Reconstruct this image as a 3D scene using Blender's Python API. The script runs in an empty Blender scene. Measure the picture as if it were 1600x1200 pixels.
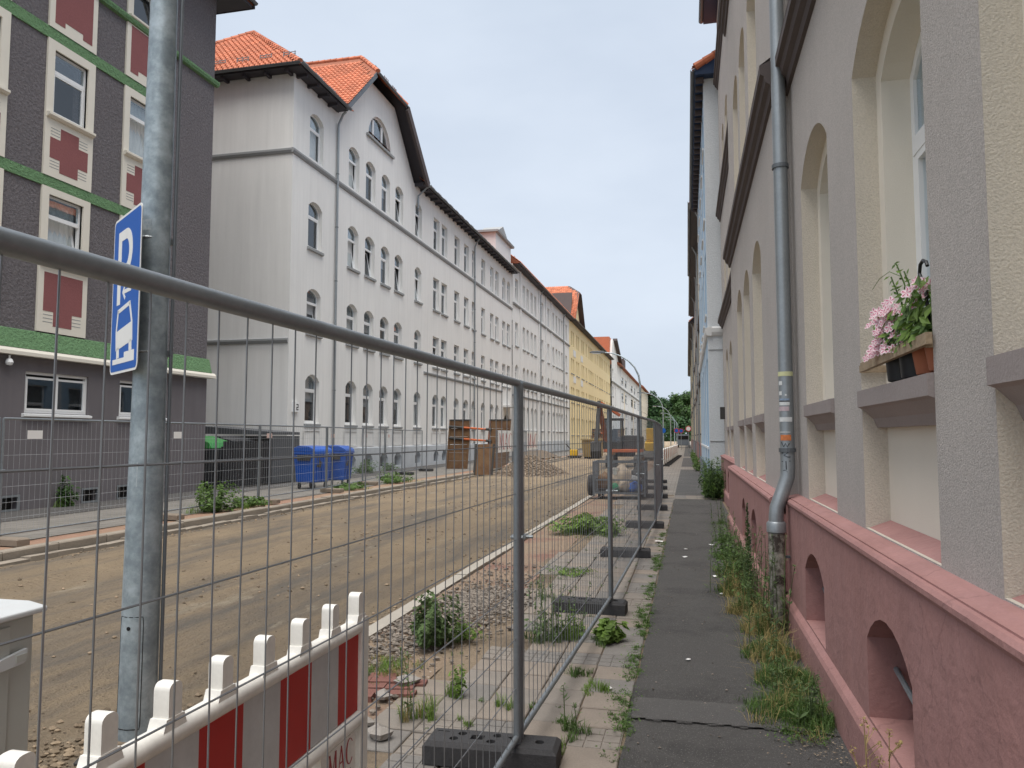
import bpy, bmesh, math, random
from mathutils import Vector, Matrix
from mathutils.geometry import tessellate_polygon
random.seed(7)
R = math.radians
scene = bpy.context.scene
COL = scene.collection

# ------------------------------------------------------------------ camera
cam_d = bpy.data.cameras.new('camera')
cam_d.sensor_width = 36.0
cam_d.lens = 36.0 * 1180.0 / 1600.0
cam_d.clip_start = 0.05
cam_d.clip_end = 3000.0
cam = bpy.data.objects.new('camera', cam_d)
COL.objects.link(cam)
cam.location = (0, 0, 1.70)
cam.rotation_euler = (R(90) + math.atan(82 / 1180), 0, math.atan(274 / 1180 * math.cos(math.atan(82 / 1180))))
scene.camera = cam

# ------------------------------------------------------------------ sky, sun, exposure
SUN_EL, SUN_AZ = 77.0, 170.0            # azimuth clockwise from +Y
world = bpy.data.worlds.new('World')
scene.world = world
world.use_nodes = True
wn = world.node_tree
for n in list(wn.nodes):
    wn.nodes.remove(n)
def wnode(t, **kw):
    n = wn.nodes.new(t)
    for k, v in kw.items():
        setattr(n, k, v)
    return n
sky = wnode('ShaderNodeTexSky', sky_type='NISHITA', sun_disc=False)
sky.sun_elevation = R(SUN_EL); sky.sun_rotation = R(SUN_AZ)
sky.air_density = 1.0; sky.dust_density = 4.0; sky.ozone_density = 1.5
tc = wnode('ShaderNodeTexCoord')
mp = wnode('ShaderNodeMapping'); mp.inputs['Scale'].default_value = (1.0, 1.0, 2.6)
nz = wnode('ShaderNodeTexNoise'); nz.inputs['Scale'].default_value = 1.6; nz.inputs['Detail'].default_value = 5; nz.inputs['Roughness'].default_value = 0.55
ramp = wnode('ShaderNodeValToRGB')
ramp.color_ramp.elements[0].position = 0.30; ramp.color_ramp.elements[0].color = (1.62, 1.85, 2.18, 1)
ramp.color_ramp.elements[1].position = 0.72; ramp.color_ramp.elements[1].color = (2.06, 2.28, 2.58, 1)
mix = wnode('ShaderNodeMixRGB'); mix.inputs['Fac'].default_value = 0.95
bg = wnode('ShaderNodeBackground'); bg.inputs['Strength'].default_value = 0.1
wo = wnode('ShaderNodeOutputWorld')
L = wn.links.new
L(tc.outputs['Generated'], mp.inputs['Vector']); L(mp.outputs['Vector'], nz.inputs['Vector'])
L(nz.outputs['Fac'], ramp.inputs['Fac'])
L(sky.outputs['Color'], mix.inputs['Color1']); L(ramp.outputs['Color'], mix.inputs['Color2'])
L(mix.outputs['Color'], bg.inputs['Color']); L(bg.outputs['Background'], wo.inputs['Surface'])

sun_d = bpy.data.lights.new('sun', 'SUN')
sun_d.energy = 1.5; sun_d.angle = R(64); sun_d.color = (1.0, 0.952, 0.885)
sun = bpy.data.objects.new('sun', sun_d); COL.objects.link(sun)
sd = Vector((math.sin(R(SUN_AZ)) * math.cos(R(SUN_EL)), math.cos(R(SUN_AZ)) * math.cos(R(SUN_EL)), math.sin(R(SUN_EL))))
sun.rotation_euler = sd.to_track_quat('Z', 'Y').to_euler()
sun.location = sd * 60
vs = scene.view_settings
vs.view_transform = 'Standard'; vs.look = 'None'; vs.gamma = 1.0; vs.exposure = 1.84; vs.use_curve_mapping = False

# ------------------------------------------------------------------ materials
MATS = {}
def mat(name, col, rough=0.8, metal=0.0, spec=0.4, stain=0.0, stain_scale=0.6, grain=0.0, grain_scale=60.0,
        bump=0.0, bump_scale=80.0, island=0.0, col2=None, streak=0.0, emit=None, trans=0.0, bdist=0.02, crack=0.0):
    """Principled material: base colour varied by a large stain noise, a fine grain and optional vertical rain streaks."""
    if name in MATS:
        return MATS[name]
    m = bpy.data.materials.new(name); m.use_nodes = True
    nt = m.node_tree; N = nt.nodes; lk = nt.links.new
    b = N['Principled BSDF']
    b.inputs['Roughness'].default_value = rough
    b.inputs['Metallic'].default_value = metal
    b.inputs['Specular IOR Level'].default_value = spec
    c = (col[0], col[1], col[2], 1)
    rgb = N.new('ShaderNodeRGB'); rgb.outputs[0].default_value = c
    cur = rgb.outputs[0]
    co = N.new('ShaderNodeTexCoord')
    def noise(scale, detail=4, rgh=0.6, vec=None):
        n = N.new('ShaderNodeTexNoise'); n.inputs['Scale'].default_value = scale
        n.inputs['Detail'].default_value = detail; n.inputs['Roughness'].default_value = rgh
        lk(vec or co.outputs['Object'], n.inputs['Vector'])
        return n.outputs['Fac']
    def mul(val, amt, centre=0.5):
        # cur * (1 + (val-centre)*2*amt)
        nonlocal cur
        a = N.new('ShaderNodeMath'); a.operation = 'MULTIPLY_ADD'
        lk(val, a.inputs[0]); a.inputs[1].default_value = 2 * amt; a.inputs[2].default_value = 1 - 2 * amt * centre
        h = N.new('ShaderNodeVectorMath'); h.operation = 'SCALE'
        lk(cur, h.inputs[0]); lk(a.outputs[0], h.inputs['Scale'])
        cur = h.outputs[0]
    if col2 is not None:
        f = noise(stain_scale, 6, 0.65)
        r = N.new('ShaderNodeValToRGB'); r.color_ramp.elements[0].position = 0.40; r.color_ramp.elements[1].position = 0.62
        lk(f, r.inputs['Fac'])
        mx = N.new('ShaderNodeMixRGB'); lk(r.outputs['Color'], mx.inputs['Fac']); lk(cur, mx.inputs['Color1'])
        mx.inputs['Color2'].default_value = (col2[0], col2[1], col2[2], 1); cur = mx.outputs['Color']
    if stain:
        mul(noise(stain_scale, 6, 0.68), stain)
    if streak:
        mpn = N.new('ShaderNodeMapping'); mpn.inputs['Scale'].default_value = (3.0, 3.0, 0.18)
        lk(co.outputs['Object'], mpn.inputs['Vector'])
        mul(noise(1.6, 5, 0.6, mpn.outputs['Vector']), streak)
    if grain:
        mul(noise(grain_scale, 3, 0.6), grain)
    if crack:
        wv = N.new('ShaderNodeTexNoise'); wv.inputs['Scale'].default_value = 3.0; wv.inputs['Detail'].default_value = 6; lk(co.outputs['Object'], wv.inputs['Vector'])
        av = N.new('ShaderNodeVectorMath'); av.operation = 'MULTIPLY_ADD'; lk(wv.outputs['Color'], av.inputs[0]); av.inputs[1].default_value = (0.5, 0.5, 0.5); lk(co.outputs['Object'], av.inputs[2])
        vo = N.new('ShaderNodeTexVoronoi'); vo.feature = 'DISTANCE_TO_EDGE'; vo.inputs['Scale'].default_value = 0.75; lk(av.outputs[0], vo.inputs['Vector'])
        rc = N.new('ShaderNodeMapRange'); rc.inputs['From Min'].default_value = 0.0; rc.inputs['From Max'].default_value = 0.006; lk(vo.outputs['Distance'], rc.inputs['Value'])
        mul(rc.outputs[0], crack / 2, 1.0)
    if island:
        g = N.new('ShaderNodeNewGeometry'); mul(g.outputs['Random Per Island'], island)
    lk(cur, b.inputs['Base Color'])
    if bump:
        bn = N.new('ShaderNodeBump'); bn.inputs['Strength'].default_value = min(1.0, bump); bn.inputs['Distance'].default_value = bdist
        lk(noise(bump_scale, 5, 0.65), bn.inputs['Height']); lk(bn.outputs['Normal'], b.inputs['Normal'])
    if emit:
        b.inputs['Emission Color'].default_value = c; b.inputs['Emission Strength'].default_value = emit
    if trans:
        b.inputs['Transmission Weight'].default_value = 0.0
        b.inputs['Subsurface Weight'].default_value = 0.0
        tr = N.new('ShaderNodeBsdfTranslucent'); lk(cur, tr.inputs['Color'])
        ms = N.new('ShaderNodeMixShader'); ms.inputs[0].default_value = trans
        lk(b.outputs[0], ms.inputs[1]); lk(tr.outputs[0], ms.inputs[2]); lk(ms.outputs[0], N['Material Output'].inputs['Surface'])
    MATS[name] = m
    return m

def glass(name, tint=(0.86, 0.9, 0.92)):
    m = bpy.data.materials.new(name); m.use_nodes = True
    nt = m.node_tree; N = nt.nodes; lk = nt.links.new
    N.remove(N['Principled BSDF'])
    t = N.new('ShaderNodeBsdfTransparent'); t.inputs['Color'].default_value = (*tint, 1)
    g = N.new('ShaderNodeBsdfGlossy'); g.inputs['Roughness'].default_value = 0.015; g.inputs['Color'].default_value = (0.9, 0.95, 1, 1)
    lw = N.new('ShaderNodeLayerWeight')
    pw = N.new('ShaderNodeMath'); pw.operation = 'POWER'; lk(lw.outputs['Facing'], pw.inputs[0]); pw.inputs[1].default_value = 5.0
    fr = N.new('ShaderNodeMath'); fr.operation = 'MULTIPLY_ADD'; lk(pw.outputs[0], fr.inputs[0]); fr.inputs[1].default_value = 0.88; fr.inputs[2].default_value = 0.10
    nn = N.new('ShaderNodeTexNoise'); nn.inputs['Scale'].default_value = 1.3
    bn = N.new('ShaderNodeBump'); bn.inputs['Strength'].default_value = 0.02; bn.inputs['Distance'].default_value = 0.05
    co = N.new('ShaderNodeTexCoord'); lk(co.outputs['Object'], nn.inputs['Vector']); lk(nn.outputs['Fac'], bn.inputs['Height'])
    lk(bn.outputs['Normal'], g.inputs['Normal']); lk(bn.outputs['Normal'], lw.inputs['Normal'])
    ms = N.new('ShaderNodeMixShader')
    lk(fr.outputs[0], ms.inputs[0]); lk(t.outputs[0], ms.inputs[1]); lk(g.outputs[0], ms.inputs[2]); lk(ms.outputs[0], N['Material Output'].inputs['Surface'])
    MATS[name] = m
    return m

M = dict(
    roughcast=mat('roughcast_grey', (0.445, 0.412, 0.388), 0.95, stain=0.17, stain_scale=0.5, grain=0.60, grain_scale=150, bump=0.6, bump_scale=150, bdist=0.015, streak=0.06),
    roughcast_cream=mat('roughcast_cream', (0.63, 0.575, 0.49), 0.95, stain=0.10, stain_scale=0.8, grain=0.26, grain_scale=110, bump=0.6, bump_scale=110, bdist=0.018, streak=0.05),
    cream_panel=mat('cream_panel', (0.72, 0.67, 0.58), 0.9, stain=0.07, stain_scale=1.5, grain=0.08, grain_scale=200, bump=0.15, bump_scale=150),
    sill=mat('painted_sill', (0.30, 0.26, 0.25), 0.8, stain=0.15, stain_scale=4, grain=0.12, grain_scale=120, bump=0.2, bump_scale=70),
    plinth=mat('plinth_red', (0.375, 0.195, 0.178), 0.85, crack=0.22, stain=0.28, stain_scale=1.4, grain=0.10, grain_scale=50, bump=0.35, bump_scale=9, bdist=0.03, streak=0.24, col2=(0.335, 0.18, 0.168)),
    cornice=mat('cornice_brown', (0.085, 0.068, 0.066), 0.8, stain=0.15, stain_scale=2, grain=0.15, grain_scale=90),
    white_render=mat('white_render', (0.74, 0.735, 0.715), 0.92, stain=0.08, stain_scale=0.3, grain=0.04, grain_scale=30, bump=0.12, bump_scale=40, streak=0.12),
    white_trim=mat('white_trim', (0.70, 0.70, 0.69), 0.9, stain=0.08, stain_scale=0.8, streak=0.05),
    grey_trim=mat('grey_trim', (0.30, 0.31, 0.315), 0.85, stain=0.10, stain_scale=0.8),
    white_plinth=mat('plinth_pale', (0.50, 0.53, 0.56), 0.9, crack=0.3, stain=0.16, stain_scale=0.7, streak=0.12, grain=0.06, grain_scale=30),
    dark_render=mat('dark_render', (0.155, 0.142, 0.150), 0.95, stain=0.14, stain_scale=0.5, grain=0.6, grain_scale=16, bump=0.9, bump_scale=14, bdist=0.06),
    dark_smooth=mat('dark_smooth_render', (0.15, 0.137, 0.145), 0.85, stain=0.16, stain_scale=0.8, streak=0.12, bump=0.08, bump_scale=20),
    green_band=mat('green_band', (0.155, 0.29, 0.14), 0.85, stain=0.14, stain_scale=1.5, grain=0.35, grain_scale=16, bump=1.0, bump_scale=14, bdist=0.08),
    cream_trim=mat('cream_trim', (0.74, 0.70, 0.61), 0.85, stain=0.06, stain_scale=1.0),
    red_panel=mat('red_panel', (0.255, 0.095, 0.095), 0.9, stain=0.10, stain_scale=1.2, grain=0.15, grain_scale=30, bump=0.4, bump_scale=25),
    yellow_render=mat('yellow_render', (0.80, 0.67, 0.40), 0.92, stain=0.06, stain_scale=0.3, streak=0.05),
    tan_render=mat('tan_render', (0.74, 0.66, 0.53), 0.92, stain=0.08, stain_scale=0.4, streak=0.06),
    rose_render=mat('rose_render', (0.70, 0.57, 0.48), 0.92, stain=0.08, stain_scale=0.4, streak=0.06),
    blue_render=mat('blue_render', (0.36, 0.50, 0.64), 0.92, stain=0.06, stain_scale=0.5, grain=0.1, grain_scale=30, bump=0.3, bump_scale=25),
    blue_white=mat('white_roughcast', (0.66, 0.69, 0.71), 0.95, stain=0.06, stain_scale=0.6, grain=0.14, grain_scale=26, bump=0.7, bump_scale=24),
    slate_plinth=mat('slate_plinth', (0.16, 0.19, 0.23), 0.85, stain=0.15, stain_scale=1.0),
    tile=mat('roof_tile', (0.50, 0.165, 0.085), 0.75, stain=0.18, stain_scale=1.2, grain=0.10, grain_scale=20, island=0.22),
    tile_base=mat('roof_underlay', (0.26, 0.09, 0.05), 0.9, stain=0.2, stain_scale=3),
    soffit_navy=mat('soffit_navy', (0.015, 0.035, 0.085), 0.6, stain=0.15, stain_scale=2),
    soffit=mat('soffit_dark', (0.045, 0.042, 0.05), 0.7, stain=0.15, stain_scale=2, streak=0.1),
    zinc=mat('zinc', (0.30, 0.325, 0.34), 0.45, metal=0.55, stain=0.25, stain_scale=2.5, grain=0.1, grain_scale=40),
    zinc_dull=mat('zinc_dull', (0.16, 0.175, 0.19), 0.55, metal=0.5, stain=0.25, stain_scale=2),
    galv=mat('galvanised_steel', (0.27, 0.325, 0.36), 0.5, metal=0.45, stain=0.35, stain_scale=7, grain=0.30, grain_scale=22, bump=0.06, bump_scale=60, streak=0.12, col2=(0.38, 0.44, 0.475)),
    galv_fence=mat('galvanised_fence', (0.24, 0.265, 0.285), 0.45, metal=0.55, stain=0.25, stain_scale=6, grain=0.15, grain_scale=50),
    wire=mat('fence_wire', (0.25, 0.265, 0.285), 0.45, metal=0.6, stain=0.2, stain_scale=8),
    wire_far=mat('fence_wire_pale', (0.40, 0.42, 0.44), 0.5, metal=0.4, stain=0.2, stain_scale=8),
    upvc=mat('window_white', (0.80, 0.81, 0.81), 0.45, stain=0.04, stain_scale=3),
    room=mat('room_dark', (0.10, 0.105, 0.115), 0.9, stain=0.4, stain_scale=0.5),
    curtain=mat('curtain', (0.62, 0.62, 0.60), 0.95, stain=0.12, stain_scale=4, streak=0.25),
    blind=mat('blind_grey', (0.42, 0.43, 0.44), 0.85, stain=0.1, stain_scale=2),
    white_plastic=mat('white_plastic', (0.78, 0.76, 0.71), 0.42, spec=0.5, stain=0.20, stain_scale=8, grain=0.10, grain_scale=50, streak=0.2),
    retro_white=mat('reflective_white', (0.55, 0.555, 0.555), 0.5, stain=0.22, stain_scale=7, streak=0.15, grain=0.05, grain_scale=90),
    retro_red=mat('reflective_red', (0.46, 0.022, 0.016), 0.45, stain=0.12, stain_scale=6),
    rubber=mat('black_rubber', (0.045, 0.044, 0.046), 0.85, stain=0.35, stain_scale=7, grain=0.35, grain_scale=70, bump=0.3, bump_scale=90),
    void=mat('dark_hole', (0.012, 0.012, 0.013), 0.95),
    sign_blue=mat('sign_blue', (0.006, 0.10, 0.44), 0.4, stain=0.05, stain_scale=8),
    sign_white=mat('sign_white', (0.78, 0.78, 0.77), 0.45, stain=0.05, stain_scale=8),
    sign_red=mat('sign_red', (0.45, 0.03, 0.04), 0.5, stain=0.08, stain_scale=8),
    letter_red=mat('letter_red', (0.42, 0.075, 0.085), 0.6, stain=0.1, stain_scale=6),
    letter_grey=mat('letter_grey', (0.30, 0.30, 0.32), 0.7),
    cabinet=mat('cabinet_grey', (0.40, 0.41, 0.385), 0.55, stain=0.09, stain_scale=3, streak=0.06),
    cabinet_top=mat('cabinet_lid', (0.52, 0.54, 0.55), 0.6, stain=0.12, stain_scale=5),
    bin_blue=mat('bin_blue', (0.012, 0.085, 0.40), 0.42, stain=0.15, stain_scale=2.5, streak=0.1),
    bin_dark=mat('bin_black', (0.028, 0.029, 0.033), 0.5, stain=0.2, stain_scale=2),
    bin_green=mat('bin_lid_green', (0.035, 0.22, 0.05), 0.45, stain=0.1, stain_scale=2),
    anthracite=mat('anthracite_panel', (0.085, 0.09, 0.098), 0.6, stain=0.1, stain_scale=1),
    rust=mat('rusty_shoring', (0.21, 0.125, 0.065), 0.85, stain=0.40, stain_scale=2.5, grain=0.3, grain_scale=14, bump=0.5, bump_scale=12, col2=(0.125, 0.066, 0.035)),
    orange=mat('orange_paint', (0.56, 0.135, 0.04), 0.55, stain=0.30, stain_scale=3),
    orange_dark=mat('orange_worn', (0.38, 0.11, 0.035), 0.6, stain=0.4, stain_scale=2.5, col2=(0.16, 0.06, 0.03)),
    machine_dark=mat('machine_dark', (0.05, 0.048, 0.046), 0.6, stain=0.35, stain_scale=3),
    yellow_paint=mat('yellow_paint', (0.68, 0.42, 0.03), 0.5, stain=0.25, stain_scale=4),
    tan_box=mat('container_tan', (0.36, 0.27, 0.13), 0.75, stain=0.35, stain_scale=1.5, streak=0.3),
    wood=mat('weathered_plank', (0.33, 0.25, 0.165), 0.85, stain=0.30, stain_scale=8, grain=0.25, grain_scale=45, bump=0.3, bump_scale=60),
    terracotta=mat('terracotta', (0.36, 0.125, 0.065), 0.8, stain=0.2, stain_scale=12),
    pot_black=mat('pot_black', (0.014, 0.015, 0.018), 0.45),
    petal=mat('petal_pink', (0.90, 0.74, 0.77), 0.7, island=0.12, trans=0.3),
    petal_stripe=mat('petal_magenta', (0.55, 0.04, 0.18), 0.7, island=0.15, trans=0.25),
    leaf=mat('leaf_green', (0.10, 0.175, 0.042), 0.6, island=0.45, trans=0.35, stain=0.2, stain_scale=8),
    leaf_dark=mat('leaf_dark_green', (0.055, 0.115, 0.028), 0.6, island=0.45, trans=0.3),
    leaf_grey=mat('weed_grey_green', (0.11, 0.17, 0.06), 0.7, island=0.4, trans=0.3),
    leaf_bright=mat('leaf_bright', (0.17, 0.27, 0.055), 0.6, island=0.4, trans=0.4),
    straw=mat('dry_straw', (0.42, 0.33, 0.14), 0.85, island=0.4, trans=0.3),
    tree_leaf=mat('tree_foliage', (0.050, 0.105, 0.026), 0.65, island=0.55, trans=0.3, stain=0.35, stain_scale=0.25),
    tree_leaf_b=mat('tree_foliage_dark', (0.034, 0.085, 0.026), 0.65, island=0.55, trans=0.3, stain=0.35, stain_scale=0.25),
    bark=mat('bark', (0.10, 0.075, 0.055), 0.9, stain=0.3, stain_scale=4, bump=0.4, bump_scale=20),
    kerb=mat('kerb_concrete', (0.35, 0.32, 0.275), 0.9, stain=0.20, stain_scale=2.0, grain=0.18, grain_scale=70, bump=0.2, bump_scale=60, island=0.08),
    kerb_old=mat('kerb_granite', (0.24, 0.208, 0.17), 0.9, stain=0.38, stain_scale=2.2, grain=0.22, grain_scale=50, bump=0.35, bump_scale=30),
    slab=mat('paving_slab', (0.225, 0.198, 0.172), 0.92, stain=0.32, stain_scale=3.2, grain=0.20, grain_scale=90, bump=0.25, bump_scale=80),
    slab_b=mat('paving_slab_grey', (0.19, 0.176, 0.162), 0.92, stain=0.34, stain_scale=3.5, grain=0.22, grain_scale=90, bump=0.25, bump_scale=80),
    slab_c=mat('paving_slab_warm', (0.24, 0.202, 0.168), 0.92, stain=0.30, stain_scale=3.0, grain=0.20, grain_scale=90, bump=0.25, bump_scale=80),
    brick=mat('red_paver', (0.19, 0.085, 0.068), 0.9, stain=0.25, stain_scale=3, grain=0.2, grain_scale=60, bump=0.3, bump_scale=50, island=0.15),
    stone=mat('gravel_stone', (0.185, 0.158, 0.132), 0.9, island=0.55, grain=0.15, grain_scale=60),
    stone_pile=mat('gravel_grey', (0.19, 0.148, 0.11), 0.9, island=0.5, stain=0.25, stain_scale=0.8),
    rubble=mat('rubble', (0.29, 0.265, 0.24), 0.9, stain=0.2, stain_scale=8, bump=0.3, bump_scale=40),
    paper=mat('paper_litter', (0.80, 0.79, 0.77), 0.8, stain=0.08, stain_scale=20),
    sack=mat('sack_beige', (0.42, 0.34, 0.26), 0.9, stain=0.3, stain_scale=6),
    net_green=mat('net_green', (0.02, 0.22, 0.10), 0.7, stain=0.3, stain_scale=9),
    cloth_blue=mat('bag_blue', (0.03, 0.12, 0.45), 0.6, stain=0.3, stain_scale=9),
)
GLASS = glass('window_glass')

def ground_mat(name, base, alt, alt2, grain_scale, bump=0.5, track=False, speck=None):
    m = bpy.data.materials.new(name); m.use_nodes = True
    nt = m.node_tree; N = nt.nodes; lk = nt.links.new
    b = N['Principled BSDF']; b.inputs['Roughness'].default_value = 0.95; b.inputs['Specular IOR Level'].default_value = 0.25
    co = N.new('ShaderNodeTexCoord')
    def noise(scale, detail=6, rgh=0.65, sc=None):
        n = N.new('ShaderNodeTexNoise'); n.inputs['Scale'].default_value = scale; n.inputs['Detail'].default_value = detail; n.inputs['Roughness'].default_value = rgh
        if sc:
            mpn = N.new('ShaderNodeMapping'); mpn.inputs['Scale'].default_value = sc; lk(co.outputs['Object'], mpn.inputs['Vector']); lk(mpn.outputs[0], n.inputs['Vector'])
        else:
            lk(co.outputs['Object'], n.inputs['Vector'])
        return n.outputs['Fac']
    def rampf(src, a, c):
        r = N.new('ShaderNodeValToRGB'); r.color_ramp.elements[0].position = a; r.color_ramp.elements[1].position = c; lk(src, r.inputs['Fac']); return r.outputs['Color']
    def mixc(f, c1, c2):
        x = N.new('ShaderNodeMixRGB'); lk(f, x.inputs['Fac'])
        for i, c in (('Color1', c1), ('Color2', c2)):
            if isinstance(c, tuple): x.inputs[i].default_value = (*c, 1)
            else: lk(c, x.inputs[i])
        return x.outputs['Color']
    c = mixc(rampf(noise(0.45, 8), 0.38, 0.64), base, alt)
    c = mixc(rampf(noise(0.9, 8, 0.7, (1.0, 0.12, 1.0) if track else None), 0.48, 0.62), c, alt2)
    if track:
        c = mixc(rampf(noise(3.2, 8, 0.75, (1.0, 0.25, 1.0)), 0.56, 0.74), c, (0.25, 0.20, 0.148))
        c = mixc(rampf(noise(1.7, 8, 0.7, (1.0, 0.35, 1.0)), 0.60, 0.72), c, (0.54, 0.455, 0.34))
    g = noise(grain_scale, 4)
    a = N.new('ShaderNodeMath'); a.operation = 'MULTIPLY_ADD'; lk(g, a.inputs[0]); a.inputs[1].default_value = 0.7; a.inputs[2].default_value = 0.65
    sc = N.new('ShaderNodeVectorMath'); sc.operation = 'SCALE'; lk(c, sc.inputs[0]); lk(a.outputs[0], sc.inputs['Scale']); c = sc.outputs[0]
    if speck:
        v = N.new('ShaderNodeTexVoronoi'); v.inputs['Scale'].default_value = speck[1]; lk(co.outputs['Object'], v.inputs['Vector'])
        r = N.new('ShaderNodeValToRGB'); r.color_ramp.elements[0].position = speck[2]; r.color_ramp.elements[0].color = (1, 1, 1, 1)
        r.color_ramp.elements[1].position = speck[2] + 0.08; r.color_ramp.elements[1].color = (0, 0, 0, 1); lk(v.outputs['Distance'], r.inputs['Fac'])
        c = mixc(r.outputs['Color'], c, speck[0])
    lk(c, b.inputs['Base Color'])
    bn = N.new('ShaderNodeBump'); bn.inputs['Strength'].default_value = bump; bn.inputs['Distance'].default_value = 0.11 if track else 0.02
    add = N.new('ShaderNodeMath'); add.operation = 'ADD'; lk(noise(grain_scale, 5), add.inputs[0]); lk(noise(7.0, 6), add.inputs[1])
    if track:
        # tyre lugs pressed in along the driving direction
        wv = N.new('ShaderNodeTexWave'); wv.bands_direction = 'Y'; wv.inputs['Scale'].default_value = 2.6; wv.inputs['Distortion'].default_value = 9.0; wv.inputs['Detail'].default_value = 4.0; wv.inputs['Detail Scale'].default_value = 1.5
        lk(co.outputs['Object'], wv.inputs['Vector'])
        msk = rampf(noise(0.8, 5, 0.6, (1.0, 0.08, 1.0)), 0.50, 0.58)
        ma = N.new('ShaderNodeMath'); ma.operation = 'MULTIPLY'; lk(wv.outputs['Fac'], ma.inputs[0]); lk(msk, ma.inputs[1])
        ad2 = N.new('ShaderNodeMath'); ad2.operation = 'MULTIPLY_ADD'; lk(ma.outputs[0], ad2.inputs[0]); ad2.inputs[1].default_value = 0.3; lk(add.outputs[0], ad2.inputs[2])
        ad3 = N.new('ShaderNodeMath'); ad3.operation = 'MULTIPLY_ADD'; lk(noise(2.6, 8, 0.75, (1.0, 0.3, 1.0)), ad3.inputs[0]); ad3.inputs[1].default_value = 2.8; lk(ad2.outputs[0], ad3.inputs[2])
        add = ad3
    lk(add.outputs[0], bn.inputs['Height']); lk(bn.outputs['Normal'], b.inputs['Normal'])
    MATS[name] = m
    return m
M['sand'] = ground_mat('sand_road', (0.47, 0.362, 0.245), (0.37, 0.29, 0.205), (0.25, 0.22, 0.185), 55, 1.0, track=True, speck=((0.20, 0.155, 0.11), 11, 0.08))
M['soil'] = ground_mat('soil', (0.20, 0.155, 0.11), (0.26, 0.20, 0.14), (0.14, 0.11, 0.08), 40, 0.8)
M['verge'] = ground_mat('red_sandy_verge', (0.255, 0.185, 0.135), (0.28, 0.215, 0.15), (0.22, 0.125, 0.098), 45, 0.9, speck=((0.40, 0.34, 0.28), 14, 0.10))
M['asphalt'] = ground_mat('asphalt', (0.100, 0.096, 0.093), (0.120, 0.114, 0.108), (0.078, 0.075, 0.073), 110, 1.0, speck=((0.20, 0.19, 0.18), 70, 0.17))
M['asphalt_old'] = ground_mat('asphalt_patch', (0.10, 0.096, 0.093), (0.088, 0.085, 0.083), (0.118, 0.112, 0.107), 120, 0.6, speck=((0.2, 0.19, 0.18), 60, 0.12))
M['ground'] = ground_mat('earth', (0.24, 0.20, 0.14), (0.20, 0.17, 0.12), (0.14, 0.14, 0.08), 8, 0.5)
M['pave_far'] = ground_mat('pavement_far', (0.29, 0.265, 0.235), (0.25, 0.23, 0.205), (0.21, 0.19, 0.17), 30, 0.4)
M['pave_red'] = ground_mat('pavement_red', (0.28, 0.20, 0.14), (0.30, 0.155, 0.115), (0.24, 0.18, 0.12), 30, 0.8)

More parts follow.
